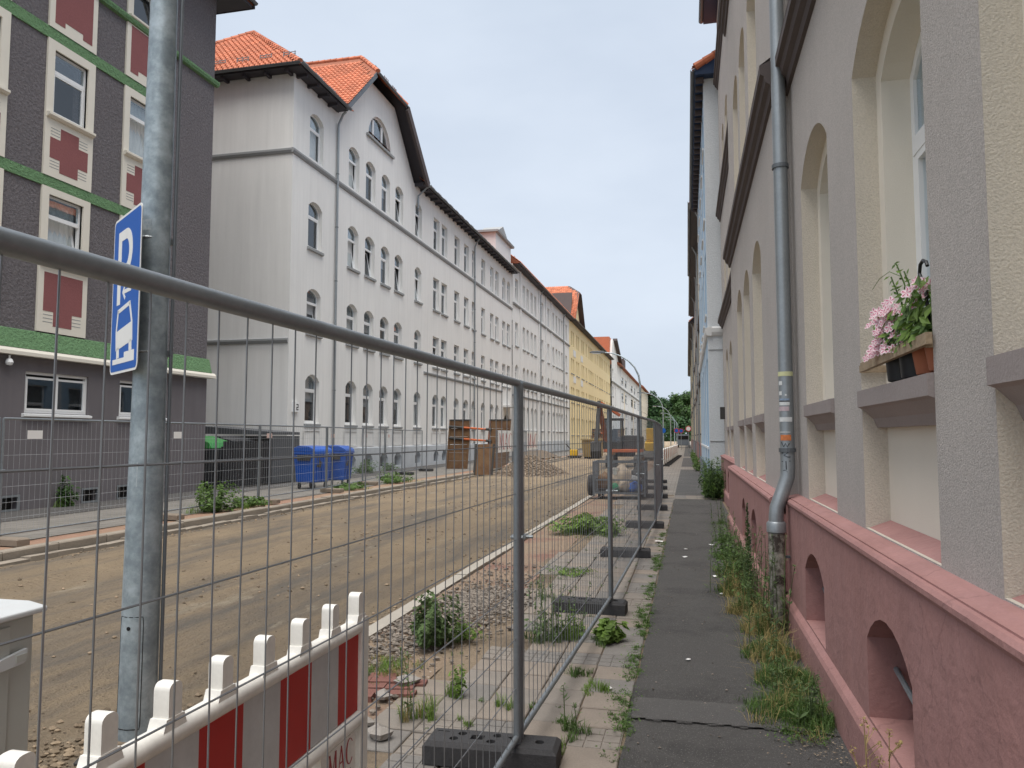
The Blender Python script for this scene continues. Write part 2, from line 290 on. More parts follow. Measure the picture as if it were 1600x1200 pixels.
# ------------------------------------------------------------------ mesh builder
class MB:
    def __init__(s):
        s.v = []; s.f = []
    def add(s, vs, fs):
        o = len(s.v); s.v += [tuple(p) for p in vs]; s.f += [tuple(i + o for i in f) for f in fs]
        return s
    def box(s, x0, x1, y0, y1, z0, z1):
        return s.add([(x0, y0, z0), (x1, y0, z0), (x1, y1, z0), (x0, y1, z0), (x0, y0, z1), (x1, y0, z1), (x1, y1, z1), (x0, y1, z1)],
                     [(0, 3, 2, 1), (4, 5, 6, 7), (0, 1, 5, 4), (1, 2, 6, 5), (2, 3, 7, 6), (3, 0, 4, 7)])
    def obox(s, c, size, mtx=None):
        h = [d / 2 for d in size]
        vs = [Vector((x * h[0], y * h[1], z * h[2])) for z in (-1, 1) for x, y in ((-1, -1), (1, -1), (1, 1), (-1, 1))]
        if mtx is not None: vs = [mtx @ p for p in vs]
        return s.add([p + Vector(c) for p in vs], [(0, 3, 2, 1), (4, 5, 6, 7), (0, 1, 5, 4), (1, 2, 6, 5), (2, 3, 7, 6), (3, 0, 4, 7)])
    def beam(s, a, b, w, h, up=(0, 0, 1)):
        a = Vector(a); b = Vector(b); d = (b - a); ln = d.length; d.normalize(); u = Vector(up)
        if abs(d.dot(u)) > 0.98: u = Vector((0, 1, 0))
        x = d.cross(u).normalized(); u = x.cross(d).normalized()
        vs = [p + x * (sx * w / 2) + u * (sz * h / 2) for p in (a, b) for sx, sz in ((-1, -1), (1, -1), (1, 1), (-1, 1))]
        return s.add(vs, [(0, 3, 2, 1), (4, 5, 6, 7), (0, 1, 5, 4), (1, 2, 6, 5), (2, 3, 7, 6), (3, 0, 4, 7)])
    def tube(s, pts, r, n=8, cap=True):
        pts = [Vector(p) for p in pts]; rs = r if isinstance(r, (list, tuple)) else [r] * len(pts)
        d0 = (pts[1] - pts[0]).normalized(); u = Vector((0, 0, 1)) if abs(d0.z) < 0.9 else Vector((1, 0, 0))
        rings = []
        for i, p in enumerate(pts):
            if i == 0: d = pts[1] - pts[0]
            elif i == len(pts) - 1: d = pts[-1] - pts[-2]
            else: d = (pts[i + 1] - p).normalized() + (p - pts[i - 1]).normalized()
            d.normalize(); x = d.cross(u)
            if x.length < 1e-5: x = d.orthogonal()
            x.normalize(); u = x.cross(d).normalized()
            rings.append([p + (x * math.cos(2 * math.pi * k / n) + u * math.sin(2 * math.pi * k / n)) * rs[i] for k in range(n)])
        vs = [p for rg in rings for p in rg]
        fs = [(i * n + k, i * n + (k + 1) % n, (i + 1) * n + (k + 1) % n, (i + 1) * n + k) for i in range(len(pts) - 1) for k in range(n)]
        if cap: fs += [tuple(range(n))[::-1], tuple((len(pts) - 1) * n + k for k in range(n))]
        return s.add(vs, fs)
    def lathe(s, prof, n=16, c=(0, 0, 0), axis='z'):
        vs = []; fs = []
        for r, z in prof:
            for k in range(n):
                a = 2 * math.pi * k / n
                p = (r * math.cos(a), r * math.sin(a), z) if axis == 'z' else ((r * math.cos(a), z, r * math.sin(a)) if axis == 'y' else (z, r * math.cos(a), r * math.sin(a)))
                vs.append((p[0] + c[0], p[1] + c[1], p[2] + c[2]))
        for i in range(len(prof) - 1):
            for k in range(n): fs.append((i * n + k, i * n + (k + 1) % n, (i + 1) * n + (k + 1) % n, (i + 1) * n + k))
        fs += [tuple(range(n))[::-1], tuple((len(prof) - 1) * n + k for k in range(n))]
        return s.add(vs, fs)
    def prism(s, poly, fn, a, b):
        """poly: 2-D outline; fn(u, v, d) -> 3-D; extruded from d=a to d=b."""
        n = len(poly)
        vs = [fn(u, v, a) for u, v in poly] + [fn(u, v, b) for u, v in poly]
        tr = tessellate_polygon([[Vector((u, v, 0)) for u, v in poly]])
        fs = [tuple(t) for t in tr] + [tuple(i + n for i in t[::-1]) for t in tr]
        fs += [(i, (i + 1) % n, (i + 1) % n + n, i + n) for i in range(n)]
        return s.add(vs, fs)
    def sheet(s, outer, holes, fn, depth):
        """flat sheet with holes and reveals running to `depth`."""
        loops = [outer] + holes
        flat = [p for lp in loops for p in lp]
        tr = tessellate_polygon([[Vector((u, v, 0)) for u, v in lp] for lp in loops])
        s.add([fn(u, v, 0) for u, v in flat], [tuple(t) for t in tr])
        for lp in holes:
            n = len(lp)
            s.add([fn(u, v, 0) for u, v in lp] + [fn(u, v, depth) for u, v in lp], [(i, (i + 1) % n, (i + 1) % n + n, i + n) for i in range(n)])
        return s
    def mesh(s, name, material, smooth=False):
        me = bpy.data.meshes.new(name); me.from_pydata(s.v, [], s.f); me.materials.append(material)
        bm = bmesh.new(); bm.from_mesh(me); bmesh.ops.recalc_face_normals(bm, faces=bm.faces); bm.to_mesh(me); bm.free()
        if smooth:
            me.polygons.foreach_set('use_smooth', [True] * len(me.polygons))
            try: me.set_sharp_from_angle(angle=R(40))
            except Exception: pass
        me.update()
        return me
    def build(s, name, material, parent=None, smooth=False, loc=None, bevel=0.0):
        """vertices are world coordinates unless loc is given (then local to loc)."""
        if parent is not None and loc is None:
            o0 = wloc(parent); s.v = [(p[0] - o0.x, p[1] - o0.y, p[2] - o0.z) for p in s.v]; loc = (0, 0, 0)
        o = bpy.data.objects.new(name, s.mesh(name, material, smooth)); COL.objects.link(o)
        if loc is not None: o.location = loc
        if parent is not None: o.parent = parent
        if bevel:
            md = o.modifiers.new('bevel', 'BEVEL'); md.width = bevel; md.segments = 2; md.limit_method = 'ANGLE'; md.angle_limit = R(40)
        return o
def wloc(o):
    p = o.location.copy()
    while o.parent is not None:
        o = o.parent; p += o.location
    return p
def inst(name, me, parent=None, loc=(0, 0, 0), rz=0.0, rot=None, scale=None):
    o = bpy.data.objects.new(name, me); COL.objects.link(o); o.location = loc
    o.rotation_euler = rot if rot is not None else (0, 0, rz)
    if scale is not None: o.scale = scale
    if parent is not None: o.parent = parent
    return o
def tag(o, label=None, cat=None, group=None, kind=None):
    if label: o['label'] = label
    if cat: o['category'] = cat
    if group: o['group'] = group
    if kind: o['kind'] = kind
    return o
def thing(name, loc, label, cat, group=None, rz=0.0):
    o = bpy.data.objects.new(name, None); COL.objects.link(o); o.location = loc; o.rotation_euler = (0, 0, rz); o.empty_display_size = 0.2
    return tag(o, label, cat, group)
def kids(o):
    return [c for c in KIDS.get(o.name, [])] if False else [c for c in bpy.data.objects if c.parent == o]
def copy_tree(o, loc=None, rz=None, label=None, parent=None):
    c = o.copy(); COL.objects.link(c); c.parent = parent
    if loc is not None: c.location = loc
    if rz is not None: c.rotation_euler = (0, 0, rz)
    if label: c['label'] = label
    for ch in kids(o): copy_tree(ch, parent=c)
    return c
def structure(o):
    o['kind'] = 'structure'; return o
def rect(a, b, c, d):
    return [(a, c), (b, c), (b, d), (a, d)]
def arch(a, b, c, d, rise, n=8):
    """opening a..b wide, c..d high, with a segmental arch of the given rise on top."""
    if rise <= 0.01: return rect(a, b, c, d)
    w = b - a; mid = (a + b) / 2
    if rise >= w / 2 - 1e-3:
        r = w / 2; cz = d - rise
        pts = [(mid + r * math.cos(t), cz + rise * math.sin(t)) for t in [math.pi * k / n for k in range(n + 1)]]
    else:
        r = (w * w / 4 + rise * rise) / (2 * rise); cz = d - r; t0 = math.asin((w / 2) / r)
        pts = [(mid + r * math.sin(t0 - 2 * t0 * k / n), cz + r * math.cos(t0 - 2 * t0 * k / n)) for k in range(n + 1)]
    return [(a, c), (b, c)] + pts
# ------------------------------------------------------------------ ground
from mathutils import noise as mnoise
def nz3(x, y, s, o=0.0):
    return mnoise.noise(Vector((x * s + o, y * s - o, o)))
def grid(xs, ys, zf):
    mb = MB(); nx, ny = len(xs), len(ys)
    mb.v = [(x, y, zf(x, y)) for y in ys for x in xs]
    mb.f = [(j * nx + i, j * nx + i + 1, (j + 1) * nx + i + 1, (j + 1) * nx + i) for j in range(ny - 1) for i in range(nx - 1)]
    return mb
def frange(a, b, n):
    return [a + (b - a) * i / (n - 1) for i in range(n)]
def ysteps(y0, y1, d0, g):
    r = [y0]; d = d0
    while r[-1] < y1:
        r.append(min(y1, r[-1] + d)); d *= g
    return r
def brickmat(name, c1, c2, mortar, sx, sy, off=0.5):
    m = bpy.data.materials.new(name); m.use_nodes = True; nt = m.node_tree; N = nt.nodes; lk = nt.links.new
    b = N['Principled BSDF']; b.inputs['Roughness'].default_value = 0.92; b.inputs['Specular IOR Level'].default_value = 0.3
    co = N.new('ShaderNodeTexCoord'); br = N.new('ShaderNodeTexBrick'); br.offset = off
    br.inputs['Color1'].default_value = (*c1, 1); br.inputs['Color2'].default_value = (*c2, 1); br.inputs['Mortar'].default_value = (*mortar, 1)
    br.inputs['Scale'].default_value = 1.0; br.inputs['Brick Width'].default_value = sx; br.inputs['Row Height'].default_value = sy; br.inputs['Mortar Size'].default_value = 0.008
    lk(co.outputs['Object'], br.inputs['Vector'])
    n = N.new('ShaderNodeTexNoise'); n.inputs['Scale'].default_value = 1.3; n.inputs['Detail'].default_value = 8; lk(co.outputs['Object'], n.inputs['Vector'])
    a = N.new('ShaderNodeMath'); a.operation = 'MULTIPLY_ADD'; lk(n.outputs['Fac'], a.inputs[0]); a.inputs[1].default_value = 0.8; a.inputs[2].default_value = 0.6
    s = N.new('ShaderNodeVectorMath'); s.operation = 'SCALE'; lk(br.outputs['Color'], s.inputs[0]); lk(a.outputs[0], s.inputs['Scale']); lk(s.outputs[0], b.inputs['Base Color'])
    return m
M['pave_left'] = brickmat('pavement_slabs_left', (0.205, 0.19, 0.172), (0.175, 0.165, 0.15), (0.09, 0.083, 0.07), 0.30, 0.30, 0.0)
M['pave_right_far'] = brickmat('pavement_slabs_far', (0.24, 0.213, 0.187), (0.205, 0.187, 0.168), (0.11, 0.10, 0.083), 0.30, 0.30, 0.5)

g = MB().add([(-900, -300, -0.28), (900, -300, -0.28), (900, 1500, -0.28), (-900, 1500, -0.28)], [(0, 1, 2, 3)]).build('ground', M['ground']); structure(g)

def road_z(x, y):
    z = -0.085 + 0.022 * nz3(x, y, 0.5, 3) + 0.016 * nz3(x, y, 2.0, 7)
    if y < 45: z += 0.016 * nz3(x, y, 4.5, 1) * (0.4 + max(0, nz3(x, y, 0.7, 5)) * 3) + 0.007 * nz3(x, y, 11.0, 2)
    t = 0.0
    for c in (-4.2, -5.9, -7.6):
        d = abs(x - c - 0.25 * math.sin(y * 0.12 + c)); t -= 0.030 * max(0, 1 - d / 0.26) - 0.014 * max(0, 1 - abs(d - 0.36) / 0.14)
    e = -max(0, 1 - abs(x + 9.3) / 0.8) * 0.03 + max(0, 1 - abs(x + 2.85) / 0.45) * 0.045
    return z + t + e
road = grid(frange(-9.5, -2.79, 120), ysteps(1.5, 300, 0.055, 1.0095), road_z).build('road', M['sand'], smooth=True); structure(road)

# right-hand pavement: soil bed, slabs, kerb strip, verge
pav = grid(frange(-1.95, -0.36, 22), ysteps(1.5, 60, 0.08, 1.02), lambda x, y: -0.016 + 0.007 * nz3(x, y, 5, 2) + 0.006 * nz3(x, y, 1.2, 9)).build('pavement', M['soil'], smooth=True); structure(pav)
def slab_mesh(s, grooves):
    mb = MB(); h = s / 2 - 0.004; b = 0.006
    if not grooves:
        mb.v = [(-h, -h, -0.05), (h, -h, -0.05), (h, h, -0.05), (-h, h, -0.05), (-h, -h, -b), (h, -h, -b), (h, h, -b), (-h, h, -b),
                (-h + b, -h + b, 0), (h - b, -h + b, 0), (h - b, h - b, 0), (-h + b, h - b, 0)]
        mb.f = [(8, 9, 10, 11)] + [(i, (i + 1) % 4, (i + 1) % 4 + 4, i + 4) for i in range(4)] + [(i + 4, (i + 1) % 4 + 4, (i + 1) % 4 + 8, i + 8) for i in range(4)]
    else:
        mb.box(-h, h, -h, h, -0.05, -0.006)
        k = 2 * h / 3; q = 0.005
        for i in range(3):
            for j in range(3):
                x0, y0 = -h + i * k + q, -h + j * k + q; x1, y1 = x0 + k - 2 * q, y0 + k - 2 * q
                mb.add([(x0, y0, -0.006), (x1, y0, -0.006), (x1, y1, -0.006), (x0, y1, -0.006), (x0 + .003, y0 + .003, 0), (x1 - .003, y0 + .003, 0), (x1 - .003, y1 - .003, 0), (x0 + .003, y1 - .003, 0)],
                       [(4, 5, 6, 7), (0, 1, 5, 4), (1, 2, 6, 5), (2, 3, 7, 6), (3, 0, 4, 7)])
    return mb
SL = 0.30
slab_me = [slab_mesh(SL, False).mesh('paving_slab', M[k]) for k in ('slab', 'slab_b', 'slab_c')]
slab_gr = [slab_mesh(SL, True).mesh('paving_slab_grooved', M[k]) for k in ('slab', 'slab_b')]
ns = 0
for j in range(72):
    y = 2.9 + j * SL
    for i in range(5):
        x = -0.38 - SL / 2 - i * SL
        if i == 4 and (5.2 < y < 7.2 or nz3(x, y, 0.5, 4) > 0.12): continue
        if i == 3 and 6.0 < y < 6.8: continue
        if ns >= 296: break
        gro = (i in (0, 1, 2, 3) and (j % 7 in (3, 5)) and random.random() < 0.6) or (i == 3 and j in (3, 4, 5))
        me = random.choice(slab_gr if gro else slab_me)
        tilt = 0.006 if i < 3 else 0.018
        if 9 <= j <= 13 and i >= 3: tilt = 0.06
        inst('paving_slab', me, pav, (x + random.uniform(-.004, .004), y + random.uniform(-.004, .004) + 0.02 * math.sin(i * 2.1), random.uniform(-0.004, 0.004)),
             rot=(random.uniform(-tilt, tilt), random.uniform(-tilt, tilt), random.uniform(-.012, .012)))
        ns += 1
far_pav = MB().add([(-1.88, 22.7, -0.004), (-0.38, 22.7, -0.004), (-0.38, 300, -0.004), (-1.88, 300, -0.004)], [(0, 1, 2, 3)]).build('pavement_beyond', M['pave_right_far']); structure(far_pav)
vg = grid(frange(-2.64, -1.80, 14), ysteps(1.5, 300, 0.08, 1.02), lambda x, y: -0.012 + 0.018 * nz3(x, y, 1.6, 5) + 0.008 * nz3(x, y, 7, 2)).build('verge', M['verge'], smooth=True); structure(vg)
kb = MB().box(-0.07, 0.07, -0.492, 0.492, -0.2, 0.0).mesh('kerb_stone', M['kerb'])
for j in range(58):
    o = inst('kerb_stone', kb, vg, (-2.72 + random.uniform(-.008, .008), 2.5 + j, 0.012 + random.uniform(-.006, .006)), rot=(0, random.uniform(-.03, .03), random.uniform(-.006, .006)))
MB().box(-2.79, -2.65, 60.0, 300, -0.2, 0.010).build('kerb_stone_row', M['kerb'], vg)
# red pavers showing in the verge
pb = MB().box(-0.097, 0.097, -0.047, 0.047, -0.05, 0).mesh('paver_brick', M['brick'])
for j in range(5):
    for i in range(3):
        if (i, j) in ((2, 4), (0, 4), (2, 0)): continue
        inst('paver_brick', pb, vg, (-2.33 + i * 0.205 + (j % 2) * 0.05, 4.72 + j * 0.105, 0.012 + random.uniform(-.006, .006)), rot=(random.uniform(-.05, .05), random.uniform(-.05, .05), 0.12 + random.uniform(-.03, .03)))

# asphalt footpath
def path_x(t, y):
    l = -0.37 + 0.025 * nz3(0, y, 1.1, 6) + 0.012 * nz3(0, y, 5, 1); return l + (0.86 - l) * t
mb = MB(); ys = ysteps(1.5, 21.25, 0.12, 1.01); nx = 14
mb.v = [(path_x(i / (nx - 1), y), y, 0.004 + 0.006 * nz3(path_x(i / (nx - 1), y), y, 0.8, 8) + 0.003 * nz3(path_x(i / (nx - 1), y), y, 4, 8)) for y in ys for i in range(nx)]
mb.f = [(j * nx + i, j * nx + i + 1, (j + 1) * nx + i + 1, (j + 1) * nx + i) for j in range(len(ys) - 1) for i in range(nx - 1)]
path = mb.build('asphalt_path', M['asphalt'], smooth=True); structure(path)
p2_ = MB().add([(-0.38, 22.45, 0.004), (0.75, 22.45, 0.004), (0.75, 40, 0.004), (-0.36, 40, 0.004)], [(0, 1, 2, 3)])
p2_.add([(-0.36, 44, 0.004), (0.62, 44, 0.004), (0.62, 62, 0.004), (-0.34, 62, 0.004)], [(0, 1, 2, 3)])
p2_.add([(-0.34, 66, 0.004), (0.62, 66, 0.004), (0.62, 300, 0.004), (-0.34, 300, 0.004)], [(0, 1, 2, 3)])
p2_ = p2_.build('asphalt_path_beyond', M['asphalt_old']); structure(p2_)
bedr = MB().add([(-0.40, 21.0, -0.008), (1.4, 21.0, -0.008), (1.4, 300, -0.008), (-0.40, 300, -0.008)], [(0, 1, 2, 3)]).build('path_bed', M['pave_right_far']); structure(bedr)
for j in range(4):
    for i in range(4):
        inst('paving_slab', random.choice(slab_me), bedr, (-0.22 + i * 0.302, 21.42 + j * 0.302, 0.006), rot=(0, 0, random.uniform(-.01, .01)))
strip = grid([path_x(t, 4.9) + 0.02 for t in (0, .25, .5, .75)] + [0.70], [4.72, 4.85, 4.98, 5.09], lambda x, y: 0.0135 + 0.006 * nz3(x, y, 0.8, 8)).build('asphalt_patch', M['asphalt_old'], path)
seam = MB()
for k in range(26):
    x = -0.36 + k * 0.045; y = 4.70 + 0.012 * math.sin(k * 1.7)
    seam.add([(x, y, 0.0172), (x + 0.046, y + 0.004, 0.0172), (x + 0.046, y + 0.020, 0.0172), (x, y + 0.016, 0.0172)], [(0, 1, 2, 3)])
seam.build('repair_joint', M['asphalt'], path)
wedge = MB().add([(0.80, -3, -0.02), (2.2, -3, -0.02), (2.2, 23, -0.02), (0.80, 23, -0.02)], [(0, 1, 2, 3)]).build('wall_foot_soil', M['soil']); structure(wedge)

# left-hand pavement
lp = MB().add([(-13.3, -5, -0.002), (-10.62, -5, -0.002), (-10.62, 300, -0.002), (-13.3, 300, -0.002)], [(0, 1, 2, 3)]).build('pavement_left', M['pave_left']); structure(lp)
lr = grid(frange(-10.66, -9.74, 10), ysteps(4, 300, 0.2, 1.03), lambda x, y: -0.012 + 0.014 * nz3(x, y, 1.3, 2)).build('verge_left', M['pave_red'], smooth=True); structure(lr)
la = grid([-19.0, -16, -15.0, -14, -13.3], [-5, 8, 15, 25, 40, 300], lambda x, y: 0.006).build('asphalt_strip_left', M['asphalt_old']); structure(la)
k2 = MB(); k2.v = []; 
k2.prism([(-0.10, -0.25), (0.10, -0.25), (0.10, -0.02), (0.085, 0.0), (-0.10, 0.0)], lambda u, v, d: (u, d, v), -0.49, 0.49)
k2 = k2.mesh('kerb_stone_tall', M['kerb_old'])
k3 = MB().box(-0.09, 0.09, -0.243, 0.243, -0.2, 0.0).mesh('gutter_stone', M['kerb_old'])
for j in range(60):
    inst('kerb_stone', k2, lr, (-9.65 + random.uniform(-.008, .008), 6.5 + j, 0.05 + random.uniform(-.008, .008)), rot=(random.uniform(-.006, .006), 0, random.uniform(-.006, .006)))
for j in range(70):
    inst('gutter_stone', k3, lr, (-9.42 + random.uniform(-.01, .01), 6.5 + j * 0.5, -0.055 + random.uniform(-.02, .02)), rot=(random.uniform(-.03, .03), random.uniform(-.05, .05), random.uniform(-.01, .01)))
MB().box(-9.75, -9.55, 66, 300, -0.2, 0.03).build('kerb_stone_row', M['kerb_old'], lr)
MB().box(-9.51, -9.33, 41.3, 300, -0.2, -0.04).build('gutter_stone_row', M['kerb_old'], lr)
# ------------------------------------------------------------------ windows
WCACHE = {}
def window_meshes(w, h, rise, style):
    """local frame: +x out of the wall, y along it, z up, origin at the middle of the sill line."""
    key = (round(w, 2), round(h, 2), round(rise, 2), style)
    if key in WCACHE: return WCACHE[key]
    fn = lambda u, v, d: (-d, u, v)
    fw = 0.06
    fr = MB(); o = arch(-w / 2, w / 2, 0, h, rise); i = arch(-w / 2 + fw, w / 2 - fw, fw, h - fw, rise * (1 - 2 * fw / w))
    tz = h * 0.68
    fr.sheet(o, [i], fn, 0.07)
    if style == 'wide': tz = h - fw - 0.02
    else: fr.box(-0.05, 0.008, -w / 2 + fw * 0.6, w / 2 - fw * 0.6, tz - 0.05, tz + 0.05)          # transom bar
    if style in ('two', 'wide'):
        fr.box(-0.05, 0.005, -0.04, 0.04, fw, tz if style == 'two' else h - fw)
    sash = MB(); sw = 0.05
    lo = rect(-w / 2 + fw, w / 2 - fw, fw, tz - 0.04); li = rect(-w / 2 + fw + sw, w / 2 - fw - sw, fw + sw, tz - 0.04 - sw)
    if style == 'tilt':
        a = 0.16; c_, s_ = math.cos(a), math.sin(a)
        fs = lambda u, v, d: (-(d + 0.01) * c_ - (v - fw) * s_, u, fw + (v - fw) * c_ - d * s_)
        fr.sheet(lo, [li], fs, 0.04)
    else:
        fr.sheet(lo, [li], lambda u, v, d: (0.004 - d, u, v), 0.04)
    pn = MB()
    if style == 'tilt':
        pn.add([fs(u, v, 0.02) for u, v in li], [(0, 1, 2, 3)])
    else:
        pn.add([(-0.02, u, v) for u, v in li], [(0, 1, 2, 3)])
    up = [(u, v) for u, v in arch(-w / 2 + fw, w / 2 - fw, tz + 0.04, h - fw, rise * (1 - 2 * fw / w))]
    if style != 'wide': pn.prism(up, fn, 0.018, 0.021)
    cu = MB(); n = 14
    for k in range(n):
        y0 = -w / 2 + (w * k / n); y1 = y0 + w / n; x0 = -0.16 + (0.02 if k % 2 else 0); x1 = -0.16 + (0 if k % 2 else 0.02)
        cu.add([(x0, y0, 0.03), (x1, y1, 0.03), (x1, y1, h * 0.98), (x0, y0, h * 0.98)], [(0, 1, 2, 3)])
    r = dict(frame=fr.mesh('window_frame', M['upvc']), pane=pn.mesh('pane', GLASS), curtain=cu.mesh('curtain', M['curtain']),
             half=MB().add([(-0.14, -w / 2, h * 0.45), (-0.14, w / 2, h * 0.45), (-0.14, w / 2, h), (-0.14, -w / 2, h)], [(0, 1, 2, 3)]).mesh('blind', M['blind']))
    WCACHE[key] = r
    return r
def add_window(house, x, y, z, w, h, rise=0.0, style='plain', rz=0.0, sill=None, sill_mat='grey_trim', rnd=True, cover=None):
    """a window set back in its opening; house is at `house.location`, x,y,z is the middle of the sill line on the frame plane."""
    m = window_meshes(w, h, rise, style); b = house.location
    wo_ = inst('window', m['frame'], house, (x - b.x, y - b.y, z - b.z), rz)
    inst('pane', m['pane'], wo_)
    k = random.random() if cover is None else cover
    if k < 0.30: inst('curtain', m['curtain'], wo_)
    elif k < 0.52: inst('blind', m['half'], wo_)
    if sill:
        key = ('sill', round(w, 2), sill, sill_mat)
        if key not in WCACHE:
            out, th = sill
            WCACHE[key] = MB().prism([(-0.02, 0.0), (out, -0.03), (out, -0.03 - th), (out - 0.05, -0.05 - th), (-0.02, -0.05 - th)], lambda u, v, d: (u, d, v), -w / 2 - 0.07, w / 2 + 0.07).mesh('sill', M[sill_mat])
        inst('sill', WCACHE[key], wo_)
    return wo_

def tiles(name, parent, p0, along, up, nu, nv, tw=0.235, th=0.34, mask=None, m='tile'):
    """interlocking clay tiles on a roof plane: p0 corner, along = eave direction, up = slope direction (unit vectors)."""
    along = Vector(along).normalized(); up = Vector(up).normalized(); n = along.cross(up).normalized()
    if n.z < 0: n = -n
    p0 = Vector(p0); mb = MB()
    for j in range(nv):
        for i in range(nu):
            u0, v0 = i * tw, j * th
            if mask and not mask(u0 + tw / 2, v0 + th / 2): continue
            def P(u, v, d): return p0 + along * u + up * v + n * d
            lift = 0.045
            # a curved pan with a roll at one side, overlapping the row below
            prof = [(0.0, 0.0), (0.45, -0.012), (0.70, 0.022), (0.88, 0.042), (1.0, 0.010)]
            vs = [P(u0 + a * tw, v0 - 0.03, lift + b) for a, b in prof] + [P(u0 + a * tw, v0 + th, 0.012 + b) for a, b in prof]
            vs += [P(u0 + a * tw, v0 - 0.03, lift + b - 0.028) for a, b in prof]
            k = len(prof)
            mb.add(vs, [(q, q + 1, k + q + 1, k + q) for q in range(k - 1)] + [(2 * k + q, 2 * k + q + 1, q + 1, q) for q in range(k - 1)])
    o = mb.build(name, M[m], parent); o['kind'] = 'stuff'
    return o
def gutter(parent, a, b, r=0.075, name='gutter', m='zinc_dull'):
    a = Vector(a); b = Vector(b); d = (b - a).normalized(); side = d.cross(Vector((0, 0, 1))).normalized()
    mb = MB(); n = 7; vs = []
    for p in (a, b):
        for rr in (r, r - 0.012):
            for k in range(n):
                t = math.pi + math.pi * k / (n - 1); vs.append(p + side * (rr * math.cos(t)) + Vector((0, 0, rr * math.sin(t))))
    f = []
    for k in range(n - 1):
        f += [(k, k + 1, 2 * n + k + 1, 2 * n + k), (n + k, 3 * n + k, 3 * n + k + 1, n + k + 1)]
    f += [(0, 2 * n, 3 * n, n), (n - 1, 2 * n - 1, 4 * n - 1, 3 * n - 1)]
    f += [tuple(list(range(n)) + list(range(2 * n - 1, n - 1, -1))), tuple(list(range(2 * n, 3 * n)) + list(range(4 * n - 1, 3 * n - 1, -1)))]
    return mb.add(vs, f).build(name, M[m], parent, smooth=True)
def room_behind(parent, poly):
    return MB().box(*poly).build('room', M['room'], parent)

# ------------------------------------------------------------------ grey house with green bands (left, nearest)
GX = -15.0
gh = thing('apartment_house', (GX, 16.0, 0), 'dark grey apartment house with green bands and maroon panels behind the lamp post', 'house')
fx = lambda u, v, d: (GX - d, u, v)
GW = [(14.93, 16.0), (17.5, 18.57), (12.38, 13.45), (9.85, 10.92)]
rows = [(5.93, 7.56), (9.55, 11.17), (13.45, 15.1)]
holes = [rect(a, b, c, d) for a, b in GW for c, d in rows]
w = MB().sheet([(6, 4.0), (21.3, 4.0), (21.3, 16.3), (6, 16.3)], holes, fx, 0.42)
w.add([(GX, 21.3, 4.0), (GX - 10, 21.3, 4.0), (GX - 10, 21.3, 16.3), (GX, 21.3, 16.3)], [(0, 1, 2, 3)])
w.build('wall', M['dark_render'], gh)
gfh = [(14.5, 16.4, 2.25, 3.22), (17.5, 19.4, 2.25, 3.22), (11.5, 13.4, 2.25, 3.22)]
vents = [(16.33, 16.85, 0.0 + 0.03, 0.36), (14.0, 14.46, 0.03, 0.34), (17.55, 18.1, 0.03, 0.36)]
w = MB().sheet([(6, -0.3), (21.3, -0.3), (21.3, 3.55), (6, 3.55)], [rect(a, b, c, d) for a, b, c, d in gfh + vents], lambda u, v, d: (GX + 0.03 - d, u, v), 0.25)
w.add([(GX + 0.03, 21.3, -0.3), (GX - 10, 21.3, -0.3), (GX - 10, 21.3, 3.55), (GX + 0.03, 21.3, 3.55)], [(0, 1, 2, 3)])
w.build('wall_base', M['dark_smooth'], gh)
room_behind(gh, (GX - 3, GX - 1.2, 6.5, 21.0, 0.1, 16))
MB().prism([(0.0, 3.56), (0.22, 3.56), (0.22, 3.64), (0.16, 3.72), (0.0, 3.72)], lambda u, v, d: (GX + u, d, v), 6, 21.52).build('ledge', M['cream_trim'], gh)
MB().prism([(0.0, 3.725), (0.17, 3.725), (0.06, 4.16), (0.0, 4.18)], lambda u, v, d: (GX + u, d, v), 6, 21.36).build('green_band', M['green_band'], gh)
for z0, z1 in ((7.73, 8.00), (11.39, 11.68)):
    MB().box(GX, GX + 0.035, 6, 18.62 + 0.17, z0, z1).build('green_band', M['green_band'], gh)
MB().prism([(0.0, 13.20), (0.10, 13.22), (0.13, 13.30), (0.13, 13.36), (0.0, 13.40)], lambda u, v, d: (GX + u, d, v), 6, 21.42).build('green_cornice', M['green_band'], gh)
